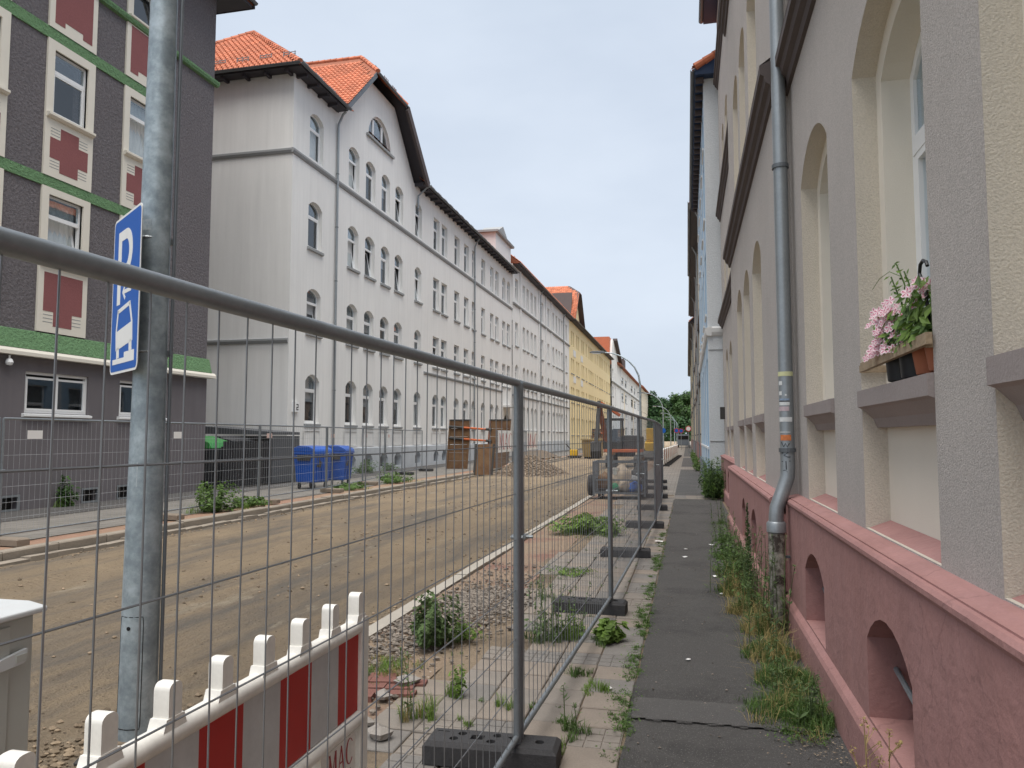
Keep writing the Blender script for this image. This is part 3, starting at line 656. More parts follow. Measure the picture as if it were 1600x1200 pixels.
for ci, (a, b) in enumerate(GW):
    m0, m1 = a - 0.21, b + 0.22; mid = (a + b) / 2
    for ri, (z0, z1) in enumerate(rows):
        top = (7.73, 11.39, 15.5)[ri]; bot = (4.20, 8.00, 11.68)[ri]
        # cream surround with the window opening cut in it and the panel below
        sr = MB().sheet(rect(m0, m1, bot, top), [rect(a, b, z0, z1)], lambda u, v, d: (GX + 0.05 - d, u, v), 0.30)
        for u0, u1, v0, v1 in ((m0, m0, bot, top), (m1, m1, bot, top)):
            sr.add([(GX, u0, v0), (GX + 0.05, u0, v0), (GX + 0.05, u0, v1), (GX, u0, v1)], [(0, 1, 2, 3)])
        s_ = sr.build('window_surround', M['cream_trim'], gh)
        MB().prism([(-0.02, z0), (0.10, z0 - 0.015), (0.10, z0 - 0.07), (0.04, z0 - 0.12), (-0.02, z0 - 0.12)], lambda u, v, d: (GX + 0.055 + u, d, v), m0 + 0.02, m1 - 0.02).build('sill', M['cream_trim'], s_)
        # maroon stepped panel
        p0, p1 = bot + 0.16, z0 - 0.28; q0, q1 = m0 + 0.16, m1 - 0.16; wq = q1 - q0; hq = p1 - p0; sx, sz = wq * 0.26, hq * 0.27
        if ri == 1:
            poly = [(q0 + sx, p0), (q1 - sx, p0), (q1 - sx, p0 + sz), (q1, p0 + sz), (q1, p1 - sz), (q1 - sx, p1 - sz), (q1 - sx, p1), (q0 + sx, p1), (q0 + sx, p1 - sz), (q0, p1 - sz), (q0, p0 + sz), (q0 + sx, p0 + sz)]
            cuts = [(q0, p0), (q1 - sx, p0), (q0, p1 - sz), (q1 - sx, p1 - sz)]
        elif ri == 0:
            poly = [(q0 + sx, p0), (q1 - sx, p0), (q1 - sx, p0 + sz), (q1, p0 + sz), (q1, p1), (q0, p1), (q0, p0 + sz), (q0 + sx, p0 + sz)]
            cuts = [(q0, p0), (q1 - sx, p0)]
        else:
            poly = [(q0, p0), (q0 + sx, p0), (q0 + sx, p0 - 0.0 + sz * 0.4), (q1 - sx, p0 + sz * 0.4), (q1 - sx, p0), (q1, p0), (q1, p1), (q0, p1)]
            cuts = []
        MB().prism(poly, lambda u, v, d: (GX + d, u, v), 0.04, 0.056).build('maroon_panel', M['red_panel'], s_)
        for cu, cv in cuts:
            for t in (0.25, 0.5, 0.75):
                MB().box(GX + 0.045, GX + 0.0535, cu + 0.01, cu + sx - 0.02, cv + sz * t - 0.008, cv + sz * t + 0.008).build('groove_line', M['grey_trim'], s_)
        st = 'tilt' if (ci, ri) in ((0, 0), (1, 2), (1, 1)) else 'plain'
        add_window(gh, GX - 0.05, mid, z0, b - a, z1 - z0, 0, st, cover=0.1 if (ci, ri) in ((0, 0), (1, 1)) else 0.9)
for a, b, c, d in gfh:
    wn_ = add_window(gh, GX - 0.02, (a + b) / 2, c, b - a, d - c, 0, 'wide', sill=(0.14, 0.05), sill_mat='upvc', cover=0.9)
for a, b, c, d in vents:
    MB().sheet(rect(a - 0.03, b + 0.03, c - 0.02, d + 0.03), [rect(a + 0.02, b - 0.02, c + 0.02, d - 0.02)], lambda u, v, dd: (GX + 0.045 - dd, u, v), 0.05).build('vent_frame', M['zinc'], gh)
    MB().box(GX - 0.19, GX - 0.17, a, b, c, d).build('vent_grille', M['machine_dark'], gh)
MB().lathe([(0.0, 3.30), (0.06, 3.31), (0.085, 3.37), (0.06, 3.44), (0.02, 3.46), (0.02, 3.53), (0.0, 3.53)], 12, (GX + 0.14, 13.95, 0)).build('globe_lamp', M['upvc'], gh, smooth=True)
# roof with deep dark soffit
rf = MB()
rf.prism([(0.85, 16.30), (0.85, 16.42), (-5.0, 21.9), (-10.8, 16.42), (-10.8, 16.30)], lambda u, v, d: (GX + u, d, v), 5.0, 22.1)
rfo = rf.build('roof', M['tile_base'], gh)
MB().box(GX - 10.7, GX + 0.84, 5.05, 22.05, 16.20, 16.296).build('soffit', M['soffit'], rfo)
tiles('roof_tiles', rfo, (GX + 0.86, 12.0, 16.46), (0, 1, 0), (-5.85, 0, 5.48), 43, 4)
gutter(rfo, (GX + 0.93, 5.0, 16.40), (GX + 0.93, 22.15, 16.40), 0.08)
MB().box(GX - 5, GX + 0.9, 22.1, 22.14, 16.2, 16.52).build('barge_board', M['soffit'], rfo)

# ------------------------------------------------------------------ long white house (left)
WX = -15.0
wh = thing('apartment_house', (WX, 45.0, 0), 'long white rendered apartment house with red tiled roof and clipped gable', 'house')
HW = [(2.24, 4.25), (5.95, 7.80), (9.48, 11.45), (13.22, 15.20)]
cols = [(27.75, 28.95, 'A'), (31.45, 32.6, 'A'), (33.35, 34.5, 'A'), (35.3, 36.4, 'A'), (37.15, 38.3, 'A'), (40.2, 41.3, 'A'),
        (43.4, 44.55, 'D'), (45.0, 46.15, 'D'), (47.7, 48.85, 'D'), (49.95, 51.1, 'D'), (51.95, 52.85, 'D'), (54.5, 55.6, 'D'), (57.15, 58.2, 'D'), (58.8, 59.9, 'D'),
        (61.15, 62.3, 'J'), (62.85, 64.0, 'J')]
fw_ = lambda u, v, d: (WX - d, u, v)
def rise_of(kind, ri, w):
    if kind == 'A': return 0.30 if ri == 0 else 0.26
    if kind == 'K': return 0.26 if ri <= 1 else 0.0
    if ri == 0: return 0.28
    if kind == 'J' and ri == 3: return 0.26
    return 0.0
def house_front(house, X, y0, y1, cols, rows, ztop, mwall, sills='grey_trim', side=+1, reveal=0.24, ground_door=None, frame_back=0.17, skip=(), extra=()):
    fn = lambda u, v, d: (X - side * d, u, v)
    hs = []; todo = []
    for a, b, k in cols:
        for ri, (c, d) in enumerate(rows):
            if (round(a, 1), ri) in skip: continue
            rs = rise_of(k, ri, b - a); hs.append(arch(a, b, c, d, rs, 6)); todo.append((a, b, c, d, rs, ri))
    if ground_door: hs.append(arch(*ground_door))
    hs += list(extra)
    MB().sheet([(y0, -0.3), (y1, -0.3), (y1, ztop), (y0, ztop)], hs, fn, reveal).build('wall', M[mwall], house)
    for a, b, c, d, rs, ri in todo:
        st = 'tilt' if random.random() < 0.28 else 'plain'
        add_window(house, X - side * frame_back, (a + b) / 2, c, b - a, d - c, rs, st, rz=0 if side > 0 else math.pi,
                   sill=(frame_back + 0.09, 0.10) if ri in (1, 2) else ((frame_back + 0.07, 0.07) if ri == 0 else None), sill_mat=sills)
cellar = [(31.5, 32.5), (33.4, 34.4), (35.3, 36.3), (37.2, 38.2), (40.3, 41.2), (43.5, 44.4), (45.1, 46.0), (49.9, 50.9), (54.5, 55.4), (57.3, 58.2)]
house_front(wh, WX, 26.4, 64.7, cols, HW, 16.15, 'white_render', ground_door=(61.3, 64.1, -0.2, 3.6, 1.39), skip=((61.1, 0), (62.9, 0)), extra=[rect(a - 0.05, b + 0.05, 0.13, 0.91) for a, b in cellar])
MB().add([(WX, 26.4, -0.3), (WX - 10, 26.4, -0.3), (WX - 10, 26.4, 16.15), (WX, 26.4, 16.15)], [(0, 1, 2, 3)]).build('end_wall', M['white_render'], wh)
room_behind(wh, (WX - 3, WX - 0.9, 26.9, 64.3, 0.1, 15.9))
MB().box(WX - 1.4, WX - 0.9, 33, 37, 16, 18.2).build('room', M['room'], wh)
MB().box(WX - 0.6, WX - 0.5, 61.2, 64.2, 0, 3.6).build('entrance_door', M['wood'], wh)
# string courses
def band(house, X, y0, y1, z0, z1, out, m, name='string_course', side=1):
    return MB().prism([(0.0, z0 - 0.02), (out * 0.55, z0), (out, z0 + (z1 - z0) * 0.45), (out, z1 - 0.03), (0.0, z1)], lambda u, v, d: (X + side * u, d, v), y0, y1).build(name, M[m], house)
band(wh, WX, 26.31, 64.7, 12.88, 13.08, 0.10, 'grey_trim')
band(wh, WX, 41.8, 61.0, 5.36, 5.52, 0.09, 'grey_trim')
MB().prism([(0.0, 12.86), (0.055, 12.88), (0.10, 12.97), (0.10, 13.05), (0.0, 13.08)], lambda u, v, d: (d, 26.4 - u, v), WX - 10, WX - 0.001).build('string_course', M['grey_trim'], wh)
MB().prism([(0.0, 5.32), (0.055, 5.34), (0.10, 5.43), (0.10, 5.50), (0.0, 5.54)], lambda u, v, d: (d, 26.4 - u, v), WX - 10, WX - 0.03).build('string_course', M['grey_trim'], wh)
# recessed panels below the ground-floor windows, plinth with cellar openings
for a, b, k in cols[:12]:
    MB().sheet(rect(a - 0.12, b + 0.12, 1.22, 1.98), [rect(a - 0.04, b + 0.04, 1.30, 1.92)], lambda u, v, d: (WX + 0.03 - d, u, v), 0.028).build('apron_panel', M['white_trim'], wh)
pl_ = MB().sheet([(26.32, -0.3), (61.1, -0.3), (61.1, 1.16), (26.32, 1.16)], [arch(a, b, 0.18, 0.86, 0.25, 6) for a, b in cellar], lambda u, v, d: (WX + 0.08 - d, u, v), 0.30)
pl_.add([(WX + 0.08, 26.32, 1.16), (WX, 26.32, 1.20), (WX, 61.1, 1.20), (WX + 0.08, 61.1, 1.16)], [(0, 1, 2, 3)])
pl_.add([(WX + 0.08, 26.32, -0.3), (WX - 10, 26.32, -0.3), (WX - 10, 26.32, 0.55), (WX + 0.08, 26.32, 0.55)], [(0, 1, 2, 3)])
pl_.build('plinth', M['white_plinth'], wh)
for a, b in cellar: MB().box(WX - 0.215, WX - 0.20, a - 0.04, b + 0.04, 0.13, 0.9).build('cellar_shutter', M['anthracite'], wh)
# gable with clipped top
gp = [(30.3, 16.15), (39.9, 16.15), (36.9, 19.25), (33.2, 19.25)]
hr = arch(33.55, 36.45, 16.50, 17.85, 1.34, 12)
MB().sheet(gp, [hr], fw_, 0.24).build('gable_wall', M['white_render'], wh)
hf = MB().sheet(hr, [arch(33.63, 36.37, 16.58, 17.78, 1.19, 12)], lambda u, v, d: (WX - 0.15 - d, u, v), 0.06)
for yy in (34.45, 35.55): hf.box(WX - 0.2, WX - 0.14, yy - 0.09, yy + 0.09, 16.52, 17.60)
hfo = hf.build('lunette_window', M['upvc'], wh)
MB().prism(arch(33.63, 36.37, 16.58, 17.78, 1.19, 12), lambda u, v, d: (WX - 0.18 - d, u, v), 0, 0.004).build('pane', GLASS, hfo)
MB().box(WX, WX + 0.12, 33.3, 36.7, 16.36, 16.47).build('sill', M['grey_trim'], hfo)
# main roof: hip end towards the camera, ridge along the street
ev = WX + 0.55; ez = 16.22; RZ = 21.0
r_ = MB()
A0 = (ev, 25.85, ez); B0 = (WX - 10.5, 25.85, ez); AP = (WX - 5.0, 31.3, RZ); E1 = (ev, 64.7, ez); E2 = (WX - 5.0, 64.7, RZ); E3 = (WX - 10.5, 64.7, ez)
sl_ = (RZ - ez) / 5.55
def rz_(x): return ez + (ev - x) * sl_
xn = WX - 0.02
r_.add([A0, B0, AP, E1, E2, E3], [(0, 1, 2), (1, 5, 4, 2), (3, 4, 5)])
N1, N2 = 30.15, 40.05
r_.add([A0, (ev, N1, ez), (xn, N1, rz_(xn)), (xn, N2, rz_(xn)), (ev, N2, ez), E1, E2, AP, (WX - 5.0, N1 + 1.2, RZ), (WX - 5.0, N2, RZ)],
       [(0, 1, 2, 7), (7, 2, 8), (2, 3, 9, 8), (3, 4, 5, 6, 9)])
wr = r_.build('roof', M['tile_base'], wh)
for ya, yb in ((25.9, N1), (N2, 64.68)): MB().box(WX - 0.3, ev - 0.01, ya, yb, ez - 0.10, ez - 0.004).build('soffit', M['soffit'], wr)
MB().box(WX - 10.4, WX - 0.31, 25.9, 26.5, ez - 0.10, ez - 0.004).build('soffit', M['soffit'], wr)
uh = Vector((0, 5.45, RZ - ez)).normalized(); Lh = Vector((0, 5.45, RZ - ez)).length
tiles('roof_tiles', wr, (WX - 10.5, 25.83, ez + 0.02), (1, 0, 0), uh, 47, 21, mask=lambda u, v: (u > v * (5.5 / Lh) + 0.1) and (u < 11.05 - v * (5.55 / Lh) - 0.05))
us = Vector((-5.55, 0, RZ - ez)).normalized(); Ls = Vector((-5.55, 0, RZ - ez)).length
tiles('roof_tiles', wr, (ev + 0.02, 25.85, ez + 0.02), (0, 1, 0), us, 160, 5, mask=lambda u, v: u > v * (5.45 / Ls) and not (4.6 < u < 14.0))
tiles('roof_tiles', wr, (ev + 0.02, 25.85, ez + 0.02), (0, 1, 0), us, 22, 20, mask=lambda u, v: v > 1.7 and u > v * (5.45 / Ls))
# hip and ridge caps
def caps(parent, a, b, n, r=0.11):
    a = Vector(a); b = Vector(b); mb = MB(); d = (b - a) / n
    for i in range(n):
        mb.tube([a + d * i, a + d * (i + 1.06)], [r * 1.12, r * 0.9], 8)
    o = mb.build('ridge_caps', M['tile'], parent); o['kind'] = 'stuff'; return o
caps(wr, (A0[0], A0[1], A0[2] + 0.05), (AP[0], AP[1], AP[2] + 0.05), 24)
caps(wr, (B0[0], B0[1], B0[2] + 0.05), (AP[0], AP[1], AP[2] + 0.05), 24)
caps(wr, (AP[0], AP[1], AP[2] + 0.05), (E2[0], E2[1], E2[2] + 0.05), 80)
# cross gable roof with a half hip
gz = 21.12
def gslope(y0, ye, nm):
    mb = MB(); P_ = [(ev + 0.05, y0, ez - 0.02), (ev + 0.05, ye, 19.28), (WX - 1.1, 35.05, gz), (WX - 5.2, 35.05, gz), (WX - 5.2, y0, ez - 0.02)]
    q = [(x, y, z + 0.10) for x, y, z in P_]
    return mb.add(P_ + q, [(0, 1, 2, 3, 4), (9, 8, 7, 6, 5)] + [(i, (i + 1) % 5, (i + 1) % 5 + 5, i + 5) for i in range(5)]).build(nm, M['tile_base' if y0 < 35 else 'soffit'], wr)
gslope(29.9, 33.1, 'gable_slope'); gslope(40.3, 37.0, 'gable_slope')
sl = Vector((0, 35.05 - 29.9, gz - ez)).normalized(); Lg = Vector((0, 35.05 - 29.9, gz - ez)).length
tiles('roof_tiles', wr, (WX - 5.2, 29.9, ez + 0.09), (1, 0, 0), sl, 25, 19, mask=lambda u, v: u < 5.8 - max(0, (v - 3.7) * 0.55))
sl2 = Vector((0, 35.05 - 40.3, gz - ez)).normalized()
tiles('roof_tiles', wr, (WX - 5.2, 40.3, ez + 0.09), (1, 0, 0), sl2, 25, 19, mask=lambda u, v: u < 5.8 - max(0, (v - 3.7) * 0.55))
MB().add([(ev + 0.12, 33.1, 19.36), (ev + 0.12, 37.0, 19.36), (WX - 1.1, 35.05, gz + 0.1), (ev + 0.10, 33.1, 19.24), (ev + 0.10, 37.0, 19.24)], [(0, 1, 2), (0, 3, 4, 1)]).build('half_hip', M['tile'], wr)
caps(wr, (WX - 1.1, 35.05, gz + 0.12), (WX - 5.2, 35.05, gz + 0.12), 12)
caps(wr, (ev + 0.12, 33.1, 19.38), (WX - 1.1, 35.05, gz + 0.12), 7); caps(wr, (ev + 0.12, 37.0, 19.38), (WX - 1.1, 35.05, gz + 0.12), 7)
gutter(wr, (ev + 0.16, 33.05, 19.30), (ev + 0.16, 37.05, 19.30), 0.07)
MB().beam((ev + 0.16, 40.35, ez - 0.12), (ev + 0.16, 36.95, 19.16), 0.16, 0.42).build('verge_board', M['cornice'], wr)
MB().beam((ev + 0.03, 29.95, ez - 0.05), (ev + 0.03, 33.1, 19.2), 0.10, 0.22).build('verge_board', M['zinc_dull'], wr)
gutter(wr, (WX - 10.5, 25.77, ez), (ev + 0.08, 25.77, ez), 0.08)
gutter(wr, (ev + 0.10, 25.75, ez), (ev + 0.10, 30.2, ez), 0.08); gutter(wr, (ev + 0.10, 40.1, ez), (ev + 0.10, 64.7, ez), 0.08)
for x in [WX - 9.6 + 0.95 * k for k in range(11)]:
    MB().box(x - 0.06, x + 0.06, 25.95, 26.40, ez - 0.22, ez - 0.10).build('rafter_end', M['soffit'], wr)
for y in [26.6 + 0.9 * k for k in range(42)]:
    if 30.2 < y < 40: continue
    MB().box(WX, ev - 0.08, y - 0.06, y + 0.06, ez - 0.22, ez - 0.10).build('rafter_end', M['soffit'], wr)
sgm = MB()
for k in (-0.25, 0.0, 0.25): sgm.box(k - 0.012, k + 0.012, -0.02, 0.02, 0, 0.24)
sgm.box(-0.28, 0.28, -0.012, 0.012, 0.19, 0.215); sgm.box(-0.28, 0.28, -0.012, 0.012, 0.10, 0.125)
sgm = sgm.mesh('snow_guard', M['zinc'])
for k in range(10): inst('snow_guard', sgm, wr, (WX - 9.8 + k * 1.05 - WX, 26.6 - 45.0, ez + 0.70), 0)
for k in range(30):
    y = 27.5 + k * 1.25
    if 30.0 < y < 40.4: continue
    inst('snow_guard', sgm, wr, (ev - 0.7 - WX, y - 45.0, ez + 0.70), R(90))
for k in range(3): inst('snow_guard', sgm, wr, (ev - 0.25 - WX, 33.9 + 1.1 * k - 45.0, 19.75), R(90))
# stair dormer with small pediment, chimney
dm = MB(); dm.box(WX - 3.0, WX + 0.06, 58.6, 64.0, 16.3, 18.3)
dmo = dm.build('dormer', M['white_trim'], wr)
MB().prism([(-3.2, 18.3), (0.30, 18.3), (0.34, 18.46), (-3.2, 18.52)], lambda u, v, d: (WX + u, d, v), 58.3, 64.3).build('dormer_cornice', M['grey_trim'], dmo)
MB().prism([(60.0, 18.5), (62.7, 18.5), (62.7, 18.9), (61.35, 19.5), (60.0, 18.9)], lambda u, v, d: (WX - d, u, v), -0.02, 1.6).build('pediment', M['grey_trim'], dmo)
MB().box(WX - 4.9, WX - 4.0, 47.5, 48.4, 19.6, 21.9).build('chimney', M['cornice'], wr)
MB().box(WX - 5.0, WX - 3.9, 47.4, 48.5, 21.9, 22.05).build('chimney_cap', M['zinc_dull'], wr)
# balcony over the entrance
bl = MB().box(WX, WX + 1.0, 61.4, 64.0, 4.15, 4.32).build('balcony', M['white_trim'], wh)
rl = MB(); rl.beam((WX + 0.97, 61.45, 5.2), (WX + 0.97, 63.95, 5.2), 0.05, 0.05)
for k in range(14): rl.beam((WX + 0.97, 61.45 + k * 0.192, 4.3), (WX + 0.97, 61.45 + k * 0.192, 5.2), 0.02, 0.02)
rl.build('railing', M['zinc_dull'], bl)
# downpipes, house number
def downpipe(parent, x, y, z0, z1, r=0.055, side=1, m='zinc', hook=0.45):
    pts = [(x + side * hook, y, z1), (x + side * hook * 0.7, y, z1 - 0.10), (x + side * 0.10, y, z1 - 0.55), (x + side * 0.09, y, z1 - 0.75), (x + side * 0.09, y, z0)]
    o = MB().tube(pts, r, 10).build('downpipe', M[m], parent, smooth=True)
    z = z0 + 1.2
    while z < z1 - 1.0:
        MB().lathe([(r + 0.004, z - 0.02), (r + 0.014, z - 0.02), (r + 0.014, z + 0.02), (r + 0.004, z + 0.02)], 10, (x + side * 0.09, y, 0)).build('pipe_clip', M['zinc_dull'], o)
        z += 2.4
    return o
downpipe(wh, WX, 30.15, 0.1, 16.1); downpipe(wh, WX, 52.4, 0.1, 16.1); downpipe(wh, WX, 40.4, 14.8, 16.1, hook=0.9)
hn = MB().box(WX, WX + 0.09, 26.72, 27.14, 2.66, 3.06).build('number_box', M['upvc'], wh)
MB().box(WX + 0.09, WX + 0.094, 26.92, 27.08, 2.93, 2.97).box(WX + 0.09, WX + 0.094, 27.04, 27.08, 2.84, 2.93).box(WX + 0.09, WX + 0.094, 26.92, 27.08, 2.82, 2.86).box(WX + 0.09, WX + 0.094, 26.92, 26.96, 2.75, 2.82).box(WX + 0.09, WX + 0.094, 26.92, 27.08, 2.73, 2.77).build('number', M['machine_dark'], hn)

# ------------------------------------------------------------------ second white house
w2 = thing('apartment_house', (WX, 80.0, 0), 'white apartment house with pilaster strips next to the yellow house', 'house')
c2 = [(65.8, 67.0, 'K'), (69.0, 70.1, 'K'), (70.75, 71.85, 'K'), (72.7, 73.8, 'K'), (74.5, 75.6, 'K'), (78.4, 79.5, 'K'), (81.9, 83.1, 'K'), (85.1, 86.3, 'K'), (87.3, 88.5, 'K'), (89.3, 90.5, 'K'), (91.2, 92.4, 'K'), (94.6, 95.9, 'K')]
R2 = [(2.3, 4.5), (6.2, 8.2), (9.9, 12.0), (13.9, 16.0)]
W2X = WX + 0.06
house_front(w2, W2X, 64.7, 97.7, c2, R2, 17.1, 'white_render', 'grey_trim')
room_behind(w2, (W2X - 3, W2X - 0.9, 65, 97.3, 0.1, 16.8))
MB().add([(W2X, 97.7, -0.3), (W2X - 10, 97.7, -0.3), (W2X - 10, 97.7, 17.1), (W2X, 97.7, 17.1)], [(0, 1, 2, 3)]).build('end_wall', M['white_render'], w2)
MB().add([(W2X, 64.7, 12), (W2X - 10, 64.7, 12), (W2X - 10, 64.7, 17.1), (W2X, 64.7, 17.1)], [(0, 1, 2, 3)]).build('end_wall', M['white_render'], w2)
for y in (67.8, 76.9, 80.8, 84.2, 93.3):
    MB().box(W2X, W2X + 0.10, y - 0.22, y + 0.22, 0, 17.0).build('pilaster', M['white_trim'], w2)
band(w2, W2X, 64.7, 97.7, 13.45, 13.65, 0.16, 'grey_trim'); band(w2, W2X, 64.7, 97.7, 5.3, 5.45, 0.13, 'grey_trim')
MB().box(W2X, W2X + 0.07, 64.8, 97.6, -0.3, 1.2).build('plinth', M['white_plinth'], w2)
rr2 = MB().prism([(0.6, 17.1), (0.6, 17.22), (-5.0, 21.6), (-10.6, 17.22), (-10.6, 17.1)], lambda u, v, d: (W2X + u, d, v), 64.75, 98.0).build('roof', M['tile_base'], w2)
tiles('roof_tiles', rr2, (W2X + 0.62, 64.8, 17.25), (0, 1, 0), (-5.6, 0, 4.38), 140, 5)
MB().box(W2X + 0.02, W2X + 0.58, 64.8, 97.9, 17.02, 17.096).build('soffit', M['soffit'], rr2)
gutter(rr2, (W2X + 0.67, 64.7, 17.15), (W2X + 0.67, 97.9, 17.15), 0.08)
for k in range(28): inst('snow_guard', sgm, rr2, (0.05, 65.6 - 80 + k * 1.18, 17.25 + 0.45), R(90))
downpipe(w2, W2X, 77.6, 0, 17.1); downpipe(w2, W2X, 92.9, 0, 17.1)

# ------------------------------------------------------------------ yellow house
yh = thing('apartment_house', (WX, 125.0, 0), 'yellow rendered apartment house with red tiled gables', 'house')
yc = []
y = 99.6
for n_, gp_ in ((2, 2.6), (2, 3.0), (2, 2.6), (1, 2.6), (4, 2.4), (1, 2.6), (1, 2.4), (4, 2.6), (1, 2.4), (2, 2.6), (2, 2.4)):
    for k in range(n_):
        if y < 151: yc.append((y, y + 1.15, 'Y'))
        y += 1.75
    y += gp_ - 1.75 + 0.6
YX = WX + 0.02
YR = [(1.9, 4.3), (6.3, 8.3), (10.2, 12.2), (13.9, 15.9)]
house_front(yh, YX, 97.75, 152.4, yc, YR, 17.2, 'yellow_render', 'grey_trim')
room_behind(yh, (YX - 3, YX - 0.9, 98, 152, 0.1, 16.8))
MB().add([(YX, 152.4, -0.3), (YX - 10, 152.4, -0.3), (YX - 10, 152.4, 17.2), (YX, 152.4, 17.2)], [(0, 1, 2, 3)]).build('end_wall', M['yellow_render'], yh)
ry = MB().prism([(0.7, 17.2), (0.7, 17.32), (-5.0, 21.0), (-10.6, 17.32), (-10.6, 17.2)], lambda u, v, d: (YX + u, d, v), 97.9, 152.7).build('roof', M['tile_base'], yh)
MB().box(YX + 0.02, YX + 0.68, 98, 152.6, 17.1, 17.196).build('soffit', M['soffit'], ry)
gutter(ry, (YX + 0.78, 98, 17.25), (YX + 0.78, 152.7, 17.25), 0.08)
for ya, yb in ((99.5, 108.5),):
    gw = MB().prism([(ya, 17.2), (yb, 17.2), ((ya + yb) / 2 + 1.2, 21.4), ((ya + yb) / 2 - 1.2, 21.4)], lambda u, v, d: (YX - d, u, v), -0.03, 0.3).build('gable_wall', M['yellow_render'], yh)
    for sgn in (-1, 1):
        m_ = (ya + yb) / 2; e_ = ya - 0.5 if sgn < 0 else yb + 0.5
        q = [(YX + 0.75, e_, 17.0), (YX + 0.75, m_ + sgn * 1.1, 21.5), (YX - 0.8, m_, 22.6), (YX - 6, m_, 22.6), (YX - 6, e_, 17.0)]
        MB().add(q + [(a, b, c + 0.16) for a, b, c in q], [(0, 1, 2, 3, 4), (9, 8, 7, 6, 5)] + [(i, (i + 1) % 5, (i + 1) % 5 + 5, i + 5) for i in range(5)]).build('gable_slope', M['cornice'], ry)
        tiles('roof_tiles', ry, (YX - 6, e_, 17.2), (1, 0, 0), (0, m_ - e_, 5.6), 24, 22, tw=0.28, mask=lambda u, v: u < 6.75 - max(0, (v - 5.6) * 1.0))
    MB().add([(YX + 0.8, m_ - 1.1, 21.6), (YX + 0.8, m_ + 1.1, 21.6), (YX - 0.8, m_, 22.8)], [(0, 1, 2)]).build('half_hip', M['tile'], ry)
gf = MB().prism([(97.5, 17.3), (99.0, 17.3), (99.0, 20.9)], lambda u, v, d: (YX - d, u, v), -0.3, 5).build('party_gable', M['cornice'], ry)
tiles('roof_tiles', ry, (YX - 8, 97.5, 17.35), (1, 0, 0), (0, 2.6, 3.8), 36, 13)
for yy in (101.6, 108.9): MB().box(YX, YX + 0.05, yy, yy + 2.3, 9.0, 9.9).box(YX, YX + 0.05, yy, yy + 2.3, 12.6, 13.5).build('plaque', M['white_trim'], yh)

# ------------------------------------------------------------------ pale house beyond, and the last one on the left
ph = thing('apartment_house', (WX, 200.0, 0), 'pale grey house beyond the yellow one with tall glazed stair bays', 'house')
PX = WX + 0.3
pc = [(153.8, 156.4, 'Y'), (176, 182, 'Y'), (186, 192, 'Y'), (206, 213, 'Y'), (218, 225, 'Y'), (234, 240, 'Y')]
PR = [(2.0, 4.0), (6.0, 8.0), (9.9, 11.9), (13.6, 15.6)]
house_front(ph, PX, 152.6, 245, pc, PR, 17.4, 'white_render', 'grey_trim')
room_behind(ph, (PX - 3, PX - 0.9, 153, 244, 0.1, 17))
for y in (160, 172, 195, 201, 229):
    MB().box(PX, PX + 0.16, y, y + 0.8, 0, 17.2).build('pilaster', M['white_trim'], ph)
band(ph, PX, 152.6, 245, 12.6, 12.9, 0.3, 'grey_trim')
for ya, yb in ((175.2, 192.8), (205.2, 226)):
    MB().box(PX - 0.02, PX + 0.03, ya + 7.1, ya + 10.3, 2, 12.4).build('stair_bay', M['tan_render'], ph)
MB().prism([(152.6, 17.4), (172, 17.4), (158, 21.6), (155, 21.6)], lambda u, v, d: (PX - d, u, v), 0, 0.4).build('gable_wall', M['white_render'], ph)
rp = MB().prism([(0.8, 17.4), (0.8, 17.6), (-5.0, 20.6), (-10.6, 17.6), (-10.6, 17.4)], lambda u, v, d: (PX + u, d, v), 165, 246).build('roof', M['tile_base'], ph)
MB().beam((PX + 0.3, 172.5, 17.3), (PX + 0.3, 157.6, 21.9), 0.9, 0.5).build('verge_board', M['cornice'], rp)
MB().prism([(152.4, 18.2), (157.8, 21.9), (152.4, 21.9)], lambda u, v, d: (PX - d, u, v), 0.4, 7).build('hip_slope', M['tile'], rp)
MB().box(PX - 3, PX - 0.6, 190, 196, 18, 21.2).build('dormer', M['cornice'], rp)
MB().box(PX - 3, PX - 2, 204, 206, 18, 22.4).build('chimney', M['cornice'], rp)
lh = thing('apartment_house', (WX, 270.0, 0), 'farthest house on the left side beside the trees', 'house')
house_front(lh, PX + 0.3, 245.2, 300, [(248, 250.4, 'Y'), (255, 257.4, 'Y'), (262, 264.4, 'Y'), (270, 272.4, 'Y'), (279, 281.4, 'Y'), (290, 292.4, 'Y')], PR, 17.6, 'tan_render', 'cornice')
room_behind(lh, (PX - 3, PX - 0.6, 246, 299, 0.1, 17))
MB().prism([(1.2, 17.6), (1.2, 17.9), (-5.0, 21.8), (-10.6, 17.9), (-10.6, 17.6)], lambda u, v, d: (PX + u, d, v), 245.2, 301).build('roof', M['tile_base'], lh)
